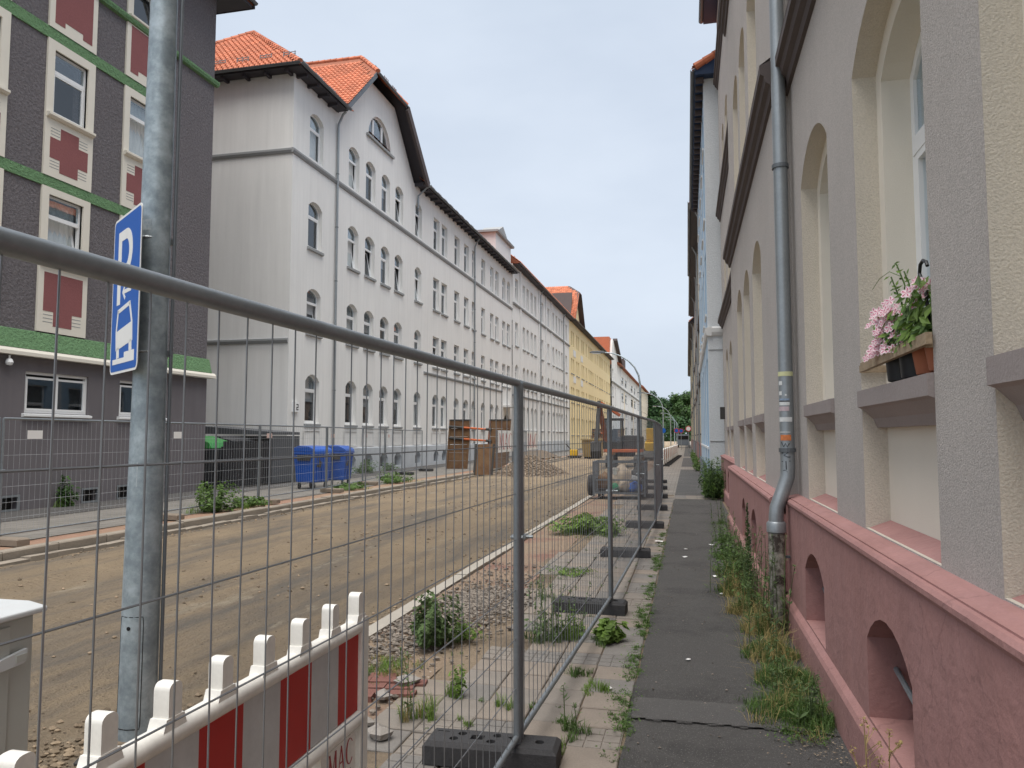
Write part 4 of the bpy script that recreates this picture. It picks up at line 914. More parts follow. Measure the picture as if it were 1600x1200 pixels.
# ------------------------------------------------------------------ near house on the right (grey roughcast, red plinth)
nh = thing('apartment_house', (1.2, 8.0, 0), 'grey roughcast house with red plinth and arched window bays beside the path', 'house')
def reveals(mb, holes, fn, d0, d1):
    for lp in holes:
        n = len(lp)
        mb.add([fn(u, v, d0) for u, v in lp] + [fn(u, v, d1) for u, v in lp], [(i, (i + 1) % n, (i + 1) % n + n, i + n) for i in range(n)])
    return mb
SEC = [('N', 0.97, -2.5, 7.3, [(-0.6, 0.7), (1.42, 2.72), (3.33, 4.63), (5.45, 6.67)]),
       ('R', 0.845, 7.3, 14.6, [(8.9, 10.05), (10.55, 11.6), (12.0, 13.1)]),
       ('T', 1.07, 14.6, 23.2, [(15.4, 16.4), (18.7, 19.8), (20.5, 21.5)])]
for sid, X, y0, y1, bays in SEC:
    fn = lambda u, v, d, X=X: (X + d, u, v)
    rows_ = [(1.19, 4.05, 0.26)] + ([(5.75, 7.55, 0.26), (9.3, 11.6, 0.26)] if sid != 'T' else [(5.25, 6.95, 0.24), (8.55, 10.25, 0.24)])
    hs = []; inner = []
    for a, b in bays:
        for ri, (c, d, rs) in enumerate(rows_):
            hs.append(arch(a, b, c, d, rs, 12)); inner.append((a + 0.11, b - 0.11, (1.95 if ri == 0 else c + 0.12), d - 0.12, rs * 0.85, ri, a, b))
    # outer face, cream reveals of the tall recesses, recess back with the window opening
    mb = MB().sheet([(y0, 1.0), (y1, 1.0), (y1, 14.6), (y0, 14.6)], hs, fn, 0.0005)
    if sid == 'R':
        for yy in (y0, y1): mb.add([(X, yy, 1.0), (1.1, yy, 1.0), (1.1, yy, 14.6), (X, yy, 14.6)], [(0, 1, 2, 3)])
    if sid == 'T':
        mb.add([(X, y1, 1.0), (X + 8, y1, 1.0), (X + 8, y1, 14.6), (X, y1, 14.6)], [(0, 1, 2, 3)])
    mb.build('wall', M['roughcast'], nh)
    for h_ in hs: reveals(MB(), [h_], fn, 0.0005, 0.13).build('recess_reveal', M['roughcast_cream'], nh)
    for h_, (a, b, c, d, rs, ri, oa, ob) in zip(hs, inner):
        io = arch(a, b, c, d, rs, 12)
        bk = MB().sheet(h_, [io], lambda u, v, dd, X=X: (X + 0.13 + dd, u, v), 0.20)
        bo = bk.build('recess_back', M['cream_panel'] if ri == 0 else M['roughcast_cream'], nh)
        add_window(nh, X + 0.13 + 0.15, (a + b) / 2, c, b - a, d - c, rs, 'plain', rz=math.pi, cover=0.1 if (ri == 0 and 3 < a < 4) else None)
        if ri == 0:
            # painted sill spanning the recess, with a coved underside
            MB().prism([(-0.025, 1.955), (-0.025, 1.865), (0.0, 1.855), (0.055, 1.80), (0.075, 1.75), (0.128, 1.75), (0.20, 1.76), (0.20, 1.985)],
                       lambda u, v, dd, X=X: (X + u, dd, v), oa + 0.003, ob - 0.003).build('sill', M['sill'], nh)
            MB().add([(X - 0.005, oa, 1.181), (X + 0.135, oa, 1.235), (X + 0.135, ob, 1.235), (X - 0.005, ob, 1.181)], [(0, 1, 2, 3)]).build('recess_floor', M['plinth'], nh)
    # plinth with cellar openings
    pb_, pf = X - 0.15, X - 0.11
    ce = {'N': [(3.38, 4.16), (5.38, 6.2), (1.3, 2.1)], 'R': [(8.9, 9.6), (10.5, 11.2)], 'T': [(18.8, 19.5), (20.5, 21.2)]}[sid]
    ch = [arch(a, b, 0.31, 0.86, 0.16, 8) for a, b in ce]
    mb = MB().sheet([(y0, 0.28), (y1, 0.28), (y1, 1.12), (y0, 1.12)], ch, lambda u, v, d, pf=pf: (pf + d, u, v), 0.30)
    if sid == 'R':
        mb.add([(pf, y0, 0.28), (pf + .2, y0, 0.28), (pf + .2, y0, 1.12), (pf, y0, 1.12)], [(0, 1, 2, 3)])
    mb.build('plinth', M['plinth'], nh)
    MB().prism([(0.0, -0.3), (0.0, 0.235), (0.012, 0.262), (0.045, 0.30), (0.30, 0.315), (0.30, -0.3)], lambda u, v, d, pb_=pb_: (pb_ + u, d, v), y0, y1).build('plinth_base', M['plinth'], nh)
    MB().prism([(0.06, 1.085), (0.035, 1.095), (0.022, 1.115), (0.022, 1.135), (0.035, 1.150), (0.052, 1.152), (0.052, 1.160), (0.075, 1.162), (0.11, 1.176), (0.17, 1.184), (0.17, 1.09)],
               lambda u, v, d, pb_=pb_: (pb_ + u, d, v), y0 - (0.02 if sid == 'R' else 0), y1 + 0.0).build('plinth_moulding', M['plinth'], nh)
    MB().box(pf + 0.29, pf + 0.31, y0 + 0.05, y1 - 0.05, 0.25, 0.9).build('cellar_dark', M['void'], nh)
    for a, b in ce:
        for zz in (0.50, 0.70):
            MB().tube([(pf + 0.10, a + 0.001, zz - 0.04), (pf + 0.13, b - 0.001, zz + 0.05)], 0.014, 8).build('cellar_bar', M['zinc'], nh, smooth=True)
    cz = {'N': [5.05, 8.7, 12.6], 'R': [5.05, 9.6, 13.0], 'T': [5.05, 8.3, 12.4]}[sid]
    for z in cz:
        MB().prism([(0.0, z - 0.16), (-0.03, z - 0.15), (-0.045, z - 0.09), (-0.085, z - 0.06), (-0.10, z), (-0.135, z + 0.02), (-0.135, z + 0.10), (0.0, z + 0.16)],
                   lambda u, v, d, X=X: (X + u, d, v), y0 - (0.13 if sid == 'R' else 0), y1 + (0.13 if sid == 'R' else 0.0)).build('cornice', M['cornice'], nh)
        MB().add([(X - 0.137, y0 - (0.13 if sid == 'R' else 0), z + 0.102), (X - 0.137, y1 + (0.13 if sid == 'R' else 0), z + 0.102), (X - 0.02, y1 + (0.13 if sid == 'R' else 0), z + 0.185), (X - 0.02, y0 - (0.13 if sid == 'R' else 0), z + 0.185)], [(0, 1, 2, 3)]).build('cornice_flashing', M['roughcast'], nh)
room_behind(nh, (2.0, 4.0, -2, 22.8, 1.3, 14))
er = MB().prism([(0.68, 14.45), (0.68, 14.62), (6.0, 18.0), (11, 14.62), (11, 14.45)], lambda u, v, d: (u, d, v), -2.5, 23.35).build('roof', M['soffit_navy'], nh)
gutter(er, (0.62, -2.4, 14.58), (0.62, 23.4, 14.58), 0.08)

# downpipe in the corner of the projecting bay
dp_pts = [(0.862, 7.10, 14.4), (0.862, 7.10, 1.42), (0.855, 7.09, 1.34), (0.80, 7.06, 1.19), (0.755, 7.03, 1.08), (0.745, 7.02, 1.00), (0.745, 7.02, 0.94)]
dp = MB().tube(dp_pts, 0.062, 18).build('downpipe', M['zinc'], nh, smooth=True)
MB().lathe([(0.070, 0.86), (0.082, 0.87), (0.082, 0.945), (0.070, 0.96)], 18, (0.745, 7.02, 0)).build('pipe_collar', M['zinc'], dp, smooth=True)
M['peeling'] = mat('peeling_iron', (0.055, 0.042, 0.036), 0.75, col2=(0.42, 0.40, 0.34), stain_scale=13, grain=0.2, grain_scale=60, bump=0.4, bump_scale=40)
MB().lathe([(0.068, -0.05), (0.068, 0.40), (0.070, 0.86)], 18, (0.745, 7.02, 0)).build('standpipe', M['peeling'], dp, smooth=True)
for z in (1.58, 4.15, 7.2): 
    o = MB().lathe([(0.063, z - 0.018), (0.074, z - 0.018), (0.074, z + 0.018), (0.063, z + 0.018)], 18, (0.862, 7.10, 0)).build('pipe_clip', M['zinc_dull'], dp)
MB().box(0.735, 0.86, 7.05, 7.09, 0.64, 0.66).build('pipe_bracket', M['zinc_dull'], dp)
def wrap(z0, z1, a0, a1, m, name='sticker', r=0.0636, cx=0.862, cy=7.10):
    n = 7; vs = []
    for z in (z0, z1):
        for k in range(n):
            t = R(a0 + (a1 - a0) * k / (n - 1)); vs.append((cx + r * math.cos(t), cy + r * math.sin(t), z))
    return MB().add(vs, [(k, k + 1, n + k + 1, n + k) for k in range(n - 1)]).build(name, m, dp, smooth=True)
st_y = mat('sticker_yellow', (0.62, 0.63, 0.36), 0.6); st_w = mat('sticker_white', (0.66, 0.68, 0.68), 0.6, stain=0.3, stain_scale=30)
st_p = mat('sticker_pink', (0.52, 0.42, 0.45), 0.6, stain=0.3, stain_scale=40); st_o = mat('sticker_orange', (0.62, 0.20, 0.07), 0.6, stain=0.5, stain_scale=35)
st_b = mat('sticker_blue', (0.25, 0.33, 0.45), 0.6, stain=0.5, stain_scale=40); ink = mat('marker_ink', (0.02, 0.02, 0.03), 0.6)
for z0, z1, a0, a1, m_ in ((2.235, 2.275, 185, 340, st_y), (2.155, 2.19, 200, 235, st_w), (2.065, 2.10, 200, 230, st_w), (2.06, 2.075, 255, 268, st_w), (2.02, 2.035, 200, 290, st_b),
                           (1.975, 2.005, 200, 290, st_w), (1.925, 1.965, 195, 285, st_p), (1.83, 1.87, 195, 310, st_w), (1.735, 1.742, 200, 290, st_w), (1.665, 1.715, 205, 295, st_o)):
    wrap(z0, z1, a0, a1, m_)
wrap(2.008, 2.014, 200, 290, ink, 'graffiti', r=0.0642)
for zt, pts in ((1.62, [(215, 0.03), (235, -0.01), (250, 0.02), (262, -0.01), (280, 0.02)]), (1.55, [(225, 0), (230, .03), (262, .03), (268, .01), (235, -.015), (262, -.03), (285, -.03)]),
                (1.46, [(215, .02), (285, .025)]), (1.46, [(250, .025), (252, -.05)]), (1.37, [(225, .03), (240, .035), (262, .02), (250, -.005), (268, -.02), (258, -.035)])):
    MB().tube([(0.862 + 0.0635 * math.cos(R(a)), 7.10 + 0.0635 * math.sin(R(a)), zt + dz) for a, dz in pts], 0.0035, 5).build('graffiti', ink, dp)
downpipe(nh, 1.07, 14.75, 0.9, 1.25, hook=0.15, side=-1)
MB().box(0.94, 1.069, 22.6, 22.9, 2.2, 2.55).build('notice_box', M['machine_dark'], nh)

# ------------------------------------------------------------------ flower shelf in the second bay
fb = thing('flower_shelf', (0.95, 3.9, 1.97), 'weathered wooden plank holding flower pots on the window sill', 'shelf')
MB().prism([(-0.012, -0.024), (0.012, -0.024), (0.012, 0.024), (-0.012, 0.024)], lambda u, v, d: (0.945 + u, d, 2.085 + v + (3.9 - d) * 0.012), 3.29, 4.47).build('plank', M['wood'], fb)
MB().box(0.95, 1.12, 3.335, 3.36, 2.06, 2.10).build('batten', M['wood'], fb)
MB().box(0.958, 1.098, 4.595, 4.612, 2.06, 2.10).build('batten', M['wood'], fb)
def pot(name, y, r0, r1, h, m, label, x=1.04):
    o = thing(name, (x, y, 1.968), label, 'flower pot', 'pots on the window sill')
    MB().lathe([(r0 * 0.9, 0.0), (r0, 0.004), (r1 * 0.97, h - 0.03), (r1 * 1.04, h - 0.028), (r1 * 1.04, h), (r1 * 0.9, h), (r1 * 0.88, h - 0.02), (0.001, h - 0.022)], 18).build('pot', m, o, smooth=True, loc=(0, 0, 0))
    return o
pot('flower_pot', 4.02, 0.075, 0.088, 0.165, M['pot_black'], 'black plastic pot farthest left under the pink striped flowers')
pot('flower_pot', 3.80, 0.070, 0.082, 0.16, M['pot_black'], 'black plastic pot next to the terracotta pot')
pot('flower_pot', 3.60, 0.06, 0.080, 0.15, M['terracotta'], 'terracotta pot beside the black pots on the sill')
pot('flower_pot', 3.42, 0.06, 0.080, 0.15, M['terracotta'], 'terracotta pot nearest the pilaster edge')

# ------------------------------------------------------------------ blue and white house next door
bh = thing('apartment_house', (0.9, 30.0, 0), 'blue and white rendered house with red tiled roof on the right', 'house')
BX = 0.66
fb_ = lambda u, v, d: (BX + d, u, v)
bc = [(24.6, 25.8), (27.2, 28.4), (29.8, 31.0), (32.4, 33.6), (35.2, 36.4)]
br_ = [(1.4, 4.2), (5.6, 7.6), (8.7, 10.6), (11.0, 12.3)]
MB().sheet([(23.5, -0.3), (37.4, -0.3), (37.4, 13.0), (23.5, 13.0)], [rect(a, b, c, d) for a, b in bc for c, d in br_], fb_, 0.16).build('wall', M['blue_render'], bh)
MB().box(BX + 0.001, BX + 9, 23.45, 23.51, 0.75, 13.0).build('end_wall', M['blue_white'], bh)
for a, b in bc:
    for c, d in br_: add_window(bh, BX + 0.11, (a + b) / 2, c, b - a, d - c, 0, 'plain', rz=math.pi, sill=(0.16, 0.06), sill_mat='white_trim')
for y in (23.52, 26.5, 29.1, 31.7, 34.4, 36.9):
    MB().box(BX - 0.012, BX + 0.02, y, y + 0.22, 0.75, 12.9).build('pilaster', M['blue_white'], bh)
MB().box(BX - 0.07, BX + 0.5, 23.40, 37.4, -0.3, 0.75).build('plinth', M['slate_plinth'], bh)
MB().prism([(0.1, 4.72), (-0.05, 4.74), (-0.09, 4.84), (-0.09, 4.96), (0.1, 5.02)], lambda u, v, d: (BX + u, d, v), 23.36, 37.4).build('string_course', M['white_trim'], bh)
MB().prism([(0.0, 4.72), (-0.05, 4.74), (-0.09, 4.84), (-0.09, 4.96), (0.0, 5.02)], lambda u, v, d: (d, 23.449 + u, v), BX + 0.02, BX + 5).build('string_course', M['white_trim'], bh)
MB().box(BX + 0.0, BX + 5, 23.43, 23.448, 4.30, 4.32).build('render_joint', M['grey_trim'], bh); MB().box(BX + 0.0, BX + 5, 23.43, 23.448, 1.55, 1.57).build('render_joint', M['grey_trim'], bh)
room_behind(bh, (BX + 1.0, BX + 3, 23.8, 37, 0.2, 12.6))
rb = MB().prism([(0.38, 12.75), (0.38, 12.92), (5.4, 15.7), (11, 12.92), (11, 12.75)], lambda u, v, d: (u, d, v), 23.1, 37.5).build('roof', M['soffit_navy'], bh)
tiles('roof_tiles', rb, (0.36, 23.05, 12.98), (0, 1, 0), (5.02, 0, 2.78), 61, 6)
gutter(rb, (0.33, 23.05, 12.90), (0.33, 37.5, 12.90), 0.07)
for k in range(24): MB().box(0.42, BX, 23.3 + k * 0.6, 23.42 + k * 0.6, 12.60, 12.748).build('rafter_end', M['cornice'], rb)
caps(rb, (0.40, 23.1, 13.0), (5.4, 23.1, 15.78), 18)

# ------------------------------------------------------------------ houses further along on the right
def far_house(y0, y1, X, z, mwall, label, plm, eave, gable=False):
    h = thing('apartment_house', (X + 1, (y0 + y1) / 2, 0), label, 'house')
    n = max(3, int((y1 - y0) / 2.6)); st = (y1 - y0) / n
    cs = [(y0 + st * k + st / 2 - 0.55, y0 + st * k + st / 2 + 0.55, 'Y') for k in range(n)]
    rws = [(1.9, 4.0), (5.4, 7.3), (8.6, 10.4), (11.4, min(13.2, z - 0.5))]
    house_front(h, X, y0, y1, cs, rws, z, mwall, 'cornice', side=-1, reveal=0.2)
    MB().add([(X, y0 + 0.01, -0.3), (X + 8, y0 + 0.01, -0.3), (X + 8, y0 + 0.01, z), (X, y0 + 0.01, z)], [(0, 1, 2, 3)]).build('end_wall', M[mwall], h)
    MB().box(X - 0.08, X - 0.001, y0 + 0.02, y1 - 0.02, -0.3, 1.3).build('plinth', M[plm], h)
    room_behind(h, (X + 1, X + 3, y0 + .3, y1 - .3, 0.2, z - .3))
    for zz in (4.7, 8.0): MB().box(X - 0.12, X - 0.001, y0 + 0.02, y1 - 0.02, zz, zz + 0.16).build('string_course', M['cornice'], h)
    r = MB().prism([(X - eave, z - 0.1), (X - eave, z + 0.08), (X + 4.5, z + 4.2), (X + 9, z + 0.08), (X + 9, z - 0.1)], lambda u, v, d: (u, d, v), y0 - 0.1, y1 + 0.1).build('roof', M['soffit'], h)
    tiles('roof_tiles', r, (X - eave - 0.02, y0 - 0.1, z + 0.12), (0, 1, 0), (4.5 + eave, 0, 4.12), int((y1 - y0) / 0.3), 4, tw=0.3)
    gutter(r, (X - eave - 0.08, y0 - 0.1, z + 0.05), (X - eave - 0.08, y1 + 0.1, z + 0.05), 0.08)
    downpipe(h, X, y0 + 0.6, 0, z, side=-1, hook=eave); downpipe(h, X, (y0 + y1) / 2, 0, z, side=-1, hook=eave)
    return h
far_house(37.6, 55.0, 0.80, 13.2, 'tan_render', 'beige house with dark eaves just past the blue house', 'plinth', 0.45)
far_house(55.1, 76.0, 0.86, 13.6, 'rose_render', 'second beige house past the blue one, rosier render', 'plinth', 0.42)
far_house(76.1, 100.0, 0.80, 13.0, 'tan_render', 'third house past the blue one on the right side', 'slate_plinth', 0.40)
far_house(100.1, 150.0, 0.75, 13.4, 'yellow_render', 'last pale yellow house at the far right end of the street', 'plinth', 0.35)
# ------------------------------------------------------------------ mobile fence panels
def fence_panel_meshes(n_wire=33, length=3.44, wm='wire'):
    L_ = length; z0, z1 = 0.10, 1.985; r = 0.0205
    post = MB().tube([(0, 0, 0.0), (0, 0, z1)], r, 14).mesh('post', M['galv_fence'], True)
    top = MB().tube([(0.0, 0, z1), (L_, 0, z1)], r, 14).mesh('top_rail', M['galv_fence'], True)
    bot = MB().tube([(0, 0, z0 + 0.05), (L_, 0, z0 + 0.05)], 0.016, 10).mesh('bottom_rail', M['galv_fence'], True)
    rw = 0.0021
    vw = MB().tube([(0, 0, z0 + 0.05), (0.002, 0.004, 0.8), (0, 0, z1)], rw, 5, cap=False).mesh('wire', M[wm])
    hw = MB().tube([(0, 0.004, 0), (L_ * 0.5, 0.004, -0.004), (L_, 0.004, 0)], 0.0024, 5, cap=False).mesh('wire', M[wm])
    hz = [0.40, 0.65, 0.90, 1.16, 1.40, 1.65]
    mesh = MB()
    for k in range(1, n_wire + 1):
        x = L_ * k / (n_wire + 1); mesh.tube([(x, 0, z0 + 0.05), (x, 0, z1)], rw, 4, cap=False)
    for z in hz: mesh.tube([(0, 0.004, z), (L_, 0.004, z)], 0.0024, 4, cap=False)
    clamp = MB().tube([(-0.045, -0.03, 1.62), (0.03, -0.03, 1.62), (0.03, 0.03, 1.62), (-0.045, 0.03, 1.62), (-0.045, -0.03, 1.62)], 0.012, 6).tube([(-0.01, -0.075, 1.62), (-0.01, 0.0, 1.62)], 0.009, 6).mesh('clamp', M['zinc'])
    return dict(post=post, top=top, bot=bot, vw=vw, hw=hw, hz=hz, mesh=mesh.mesh('wire_mesh', M[wm]), clamp=clamp, n=n_wire, L=L_)
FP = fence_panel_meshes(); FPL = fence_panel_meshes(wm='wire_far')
def fence_panel(a, b, label, group, single=False, za=0.0, zb=0.0, P=FP, lean=0.0):
    a = Vector((*a, 0)); b = Vector((*b, 0)); d = b - a; ln = d.length; ang = math.atan2(d.y, d.x)
    o = thing('mesh_fence', (a.x, a.y, za), label, 'fence', group); o.rotation_euler = (lean, -math.atan2(zb - za, ln), ang)
    sc = (ln / P['L'], 1, 1)
    inst('post', P['post'], o); inst('post', P['post'], o, (ln, 0, 0))
    inst('top_rail', P['top'], o, scale=sc); inst('bottom_rail', P['bot'], o, scale=sc)
    if single:
        for k in range(1, P['n'] + 1): inst('wire', P['vw'], o, (ln * k / (P['n'] + 1), random.uniform(-.001, .001), 0), rz=random.uniform(0, 3))
        for z in P['hz']: inst('wire', P['hw'], o, (0, 0, z), scale=sc)
    else:
        inst('wire_mesh', P['mesh'], o, scale=sc)
    inst('clamp', P['clamp'], o, (0, 0, -0.45))
    return o
RJ = [(-0.985, 0.46), (-0.88, 3.95), (-0.745, 7.45), (-0.68, 10.95), (-0.60, 14.45), (-0.62, 17.95), (-0.70, 21.45), (-0.80, 24.95), (-0.90, 28.4)]
ordn = ['nearest', 'second', 'third', 'fourth', 'fifth', 'sixth', 'seventh', 'eighth']
for i in range(8):
    a, b = Vector(RJ[i]), Vector(RJ[i + 1]); d = (b - a).normalized() * 0.028
    fence_panel(a + d, b - d, f'{ordn[i]} galvanised mesh fence panel from the camera along the footpath', 'fence panels along the footpath', single=i < 3)
LJ = [(-10.55, 6.3), (-10.58, 9.85), (-10.6, 13.6), (-10.62, 17.35), (-10.75, 21.3), (-11.15, 24.85), (-11.75, 28.3), (-12.4, 31.8), (-12.7, 35.3)]
lords = ['leftmost', 'second', 'third', 'fourth', 'fifth', 'sixth', 'seventh', 'eighth']
left_panels = []
for i in range(8):
    a, b = Vector(LJ[i]), Vector(LJ[i + 1]); d = (b - a).normalized() * 0.035
    left_panels.append(fence_panel(a + d, b - d, f'{lords[i]} mesh fence panel on the far pavement counted from the left', 'fence panels on the far pavement', P=FPL, lean=random.uniform(-.012, .012)))
# small info plates hung on the far fence
plate = MB().box(0, 0.30, -0.012, -0.008, 1.66, 1.80).mesh('plate', M['sign_white'])
plate_p = MB().box(0, 0.28, -0.012, -0.008, 1.66, 1.78).mesh('plate', mat('plate_faded', (0.62, 0.47, 0.44), 0.6))
for i, xs in ((1, 0.45), (2, 0.35), (3, 0.3), (4, 0.3), (5, 0.3), (6, 0.4)):
    inst('plate', plate if i < 3 else plate_p, left_panels[i], (xs, 0, 0))

# MAC lettering: strokes of a light serif face, drawn in (u, v) with cap height 1
def mac_strokes():
    M_ = [[(0.02, 0.03), (0.02, 0.0), (0.22, 0.0), (0.22, 0.03)], [(0.10, 0.0), (0.14, 0.0), (0.18, 0.97), (0.15, 0.97)], [(0.08, 1.0), (0.20, 1.0), (0.50, 0.18), (0.44, 0.04)],
          [(0.44, 0.04), (0.50, 0.18), (0.80, 1.0), (0.76, 1.0)], [(0.74, 1.0), (0.88, 1.0), (0.92, 0.0), (0.80, 0.0)], [(0.72, 0.03), (0.72, 0.0), (1.0, 0.0), (1.0, 0.03)]]
    A_ = [[(1.05, 0.03), (1.05, 0.0), (1.24, 0.0), (1.24, 0.03)], [(1.13, 0.0), (1.17, 0.0), (1.46, 0.98), (1.43, 1.0)], [(1.40, 1.0), (1.48, 1.0), (1.82, 0.0), (1.70, 0.0)],
          [(1.26, 0.33), (1.26, 0.37), (1.64, 0.37), (1.64, 0.33)], [(1.62, 0.03), (1.62, 0.0), (1.90, 0.0), (1.90, 0.03)]]
    C_ = []; n = 18
    for k in range(n):
        t0 = R(40 + 280 * k / n); t1 = R(40 + 280 * (k + 1) / n)
        def w(t): return 0.03 + 0.10 * max(0, -math.cos(t)) 
        p = lambda t, o: (2.42 + (0.42 - o) * math.cos(t), 0.5 + (0.51 - o * 0.6) * math.sin(t))
        C_.append([p(t0, 0), p(t1, 0), p(t1, w(t1)), p(t0, w(t0))])
    return M_ + A_ + C_
MAC = mac_strokes()
def mac_mesh(width, height, d0=0.0, d1=0.003):
    mb = MB()
    for q in MAC:
        mb.prism([(u / 2.8 * width, v * height) for u, v in q], lambda u, v, d: (u, d, v), d0, d1)
    return mb
# banners on the far fence
bp = [((-9.0, 35.65), (-9.0, 39.0)), ((-9.0, 39.1), (-9.0, 42.35)), ((-9.0, 42.45), (-9.0, 45.75))]
blab = ['mesh fence panel with a banner beside the gravel heap, left one', 'bare mesh fence panel between the two bannered panels', 'mesh fence panel with a banner beside the gravel heap, right one']
for i, (a, b) in enumerate(bp):
    po = fence_panel(a, b, blab[i], 'fence panels by the gravel heap', P=FPL)
    if i != 1:
        Lb = (Vector(b) - Vector(a)).length
        ban = MB().box(0.06, Lb - 0.06, -0.034, -0.030, 0.92, 2.0).build('banner', M['sign_white'], po, loc=(0, 0, 0))
        lt = mac_mesh(Lb - 0.5, 0.80, -0.040, -0.036); lt.v = [(x + 0.25, y, z + 1.06) for x, y, z in lt.v]
        lt.build('lettering', M['letter_red'], ban, loc=(0, 0, 0))

# feet: recycled-rubber blocks with holes
def foot_mesh(detail):
    mb = MB(); L_, W_, H_ = 0.70, 0.215, 0.115; b = 0.022
    if detail:
        ho = []
        circ = lambda x, y, r: [(x + r * math.cos(2 * math.pi * k / 14), y + r * math.sin(2 * math.pi * k / 14)) for k in range(14)]
        for x, y in ((-0.17, 0.035), (-0.20, -0.035), (0.02, 0.04), (0.0, -0.04), (0.25, 0.0)): ho.append(circ(x, y, 0.024))
        ho.append(rect(-0.115, -0.045, -0.028, 0.028)); ho.append([(0.075, 0.03), (0.09, 0.018), (0.115, -0.012), (0.15, -0.012), (0.15, 0.006), (0.125, 0.006), (0.10, 0.045)]); ho.append(rect(-0.31, -0.245, 0.045, 0.055))
        mb.sheet(rect(-L_ / 2 + b, L_ / 2 - b, -W_ / 2 + b, W_ / 2 - b), ho, lambda u, v, d: (u, v, H_ - d), 0.06)
    else:
        mb.add([(-L_ / 2 + b, -W_ / 2 + b, H_), (L_ / 2 - b, -W_ / 2 + b, H_), (L_ / 2 - b, W_ / 2 - b, H_), (-L_ / 2 + b, W_ / 2 - b, H_)], [(0, 1, 2, 3)])
    ring = lambda i, z: [(-L_ / 2 + i, -W_ / 2 + i, z), (L_ / 2 - i, -W_ / 2 + i, z), (L_ / 2 - i, W_ / 2 - i, z), (-L_ / 2 + i, W_ / 2 - i, z)]
    mb.add(ring(b, H_) + ring(0, H_ - b) + ring(0, 0), [(i, (i + 1) % 4, (i + 1) % 4 + 4, i + 4) for i in range(4)] + [(i + 4, (i + 1) % 4 + 4, (i + 1) % 4 + 8, i + 8) for i in range(4)] + [(11, 10, 9, 8)])
    return mb.mesh('fence_foot', M['rubber'])
FT = foot_mesh(True); FT2 = foot_mesh(False)
for i, (x, y) in enumerate(RJ[1:]):
    o = inst('rubber_block', FT if i < 4 else FT2, None, (x - (0.20 if i else 0.14), y, 0.006), rz=R(random.uniform(-3, 3)))
    tag(o, f'{["nearest", "second", "third", "fourth", "fifth", "sixth", "seventh", "farthest"][i]} black rubber fence foot on the slabs along the footpath', 'fence foot', 'fence feet along the footpath')
M['foot_old'] = mat('foot_weathered', (0.20, 0.165, 0.13), 0.9, stain=0.3, stain_scale=6, bump=0.3, bump_scale=40)
FT3 = FT2.copy(); FT3.materials.clear(); FT3.materials.append(M['foot_old'])
for i, (x, y) in enumerate(LJ[1:]):
    o = inst('rubber_block', FT3 if i < 5 else FT2, None, (x + 0.20, y, 0.012), rz=R(random.uniform(-6, 6)))
    tag(o, f'{["leftmost", "second", "third", "fourth", "fifth", "sixth", "seventh", "eighth"][i]} fence foot block on the far pavement counted from the left', 'fence foot', 'fence feet on the far pavement')

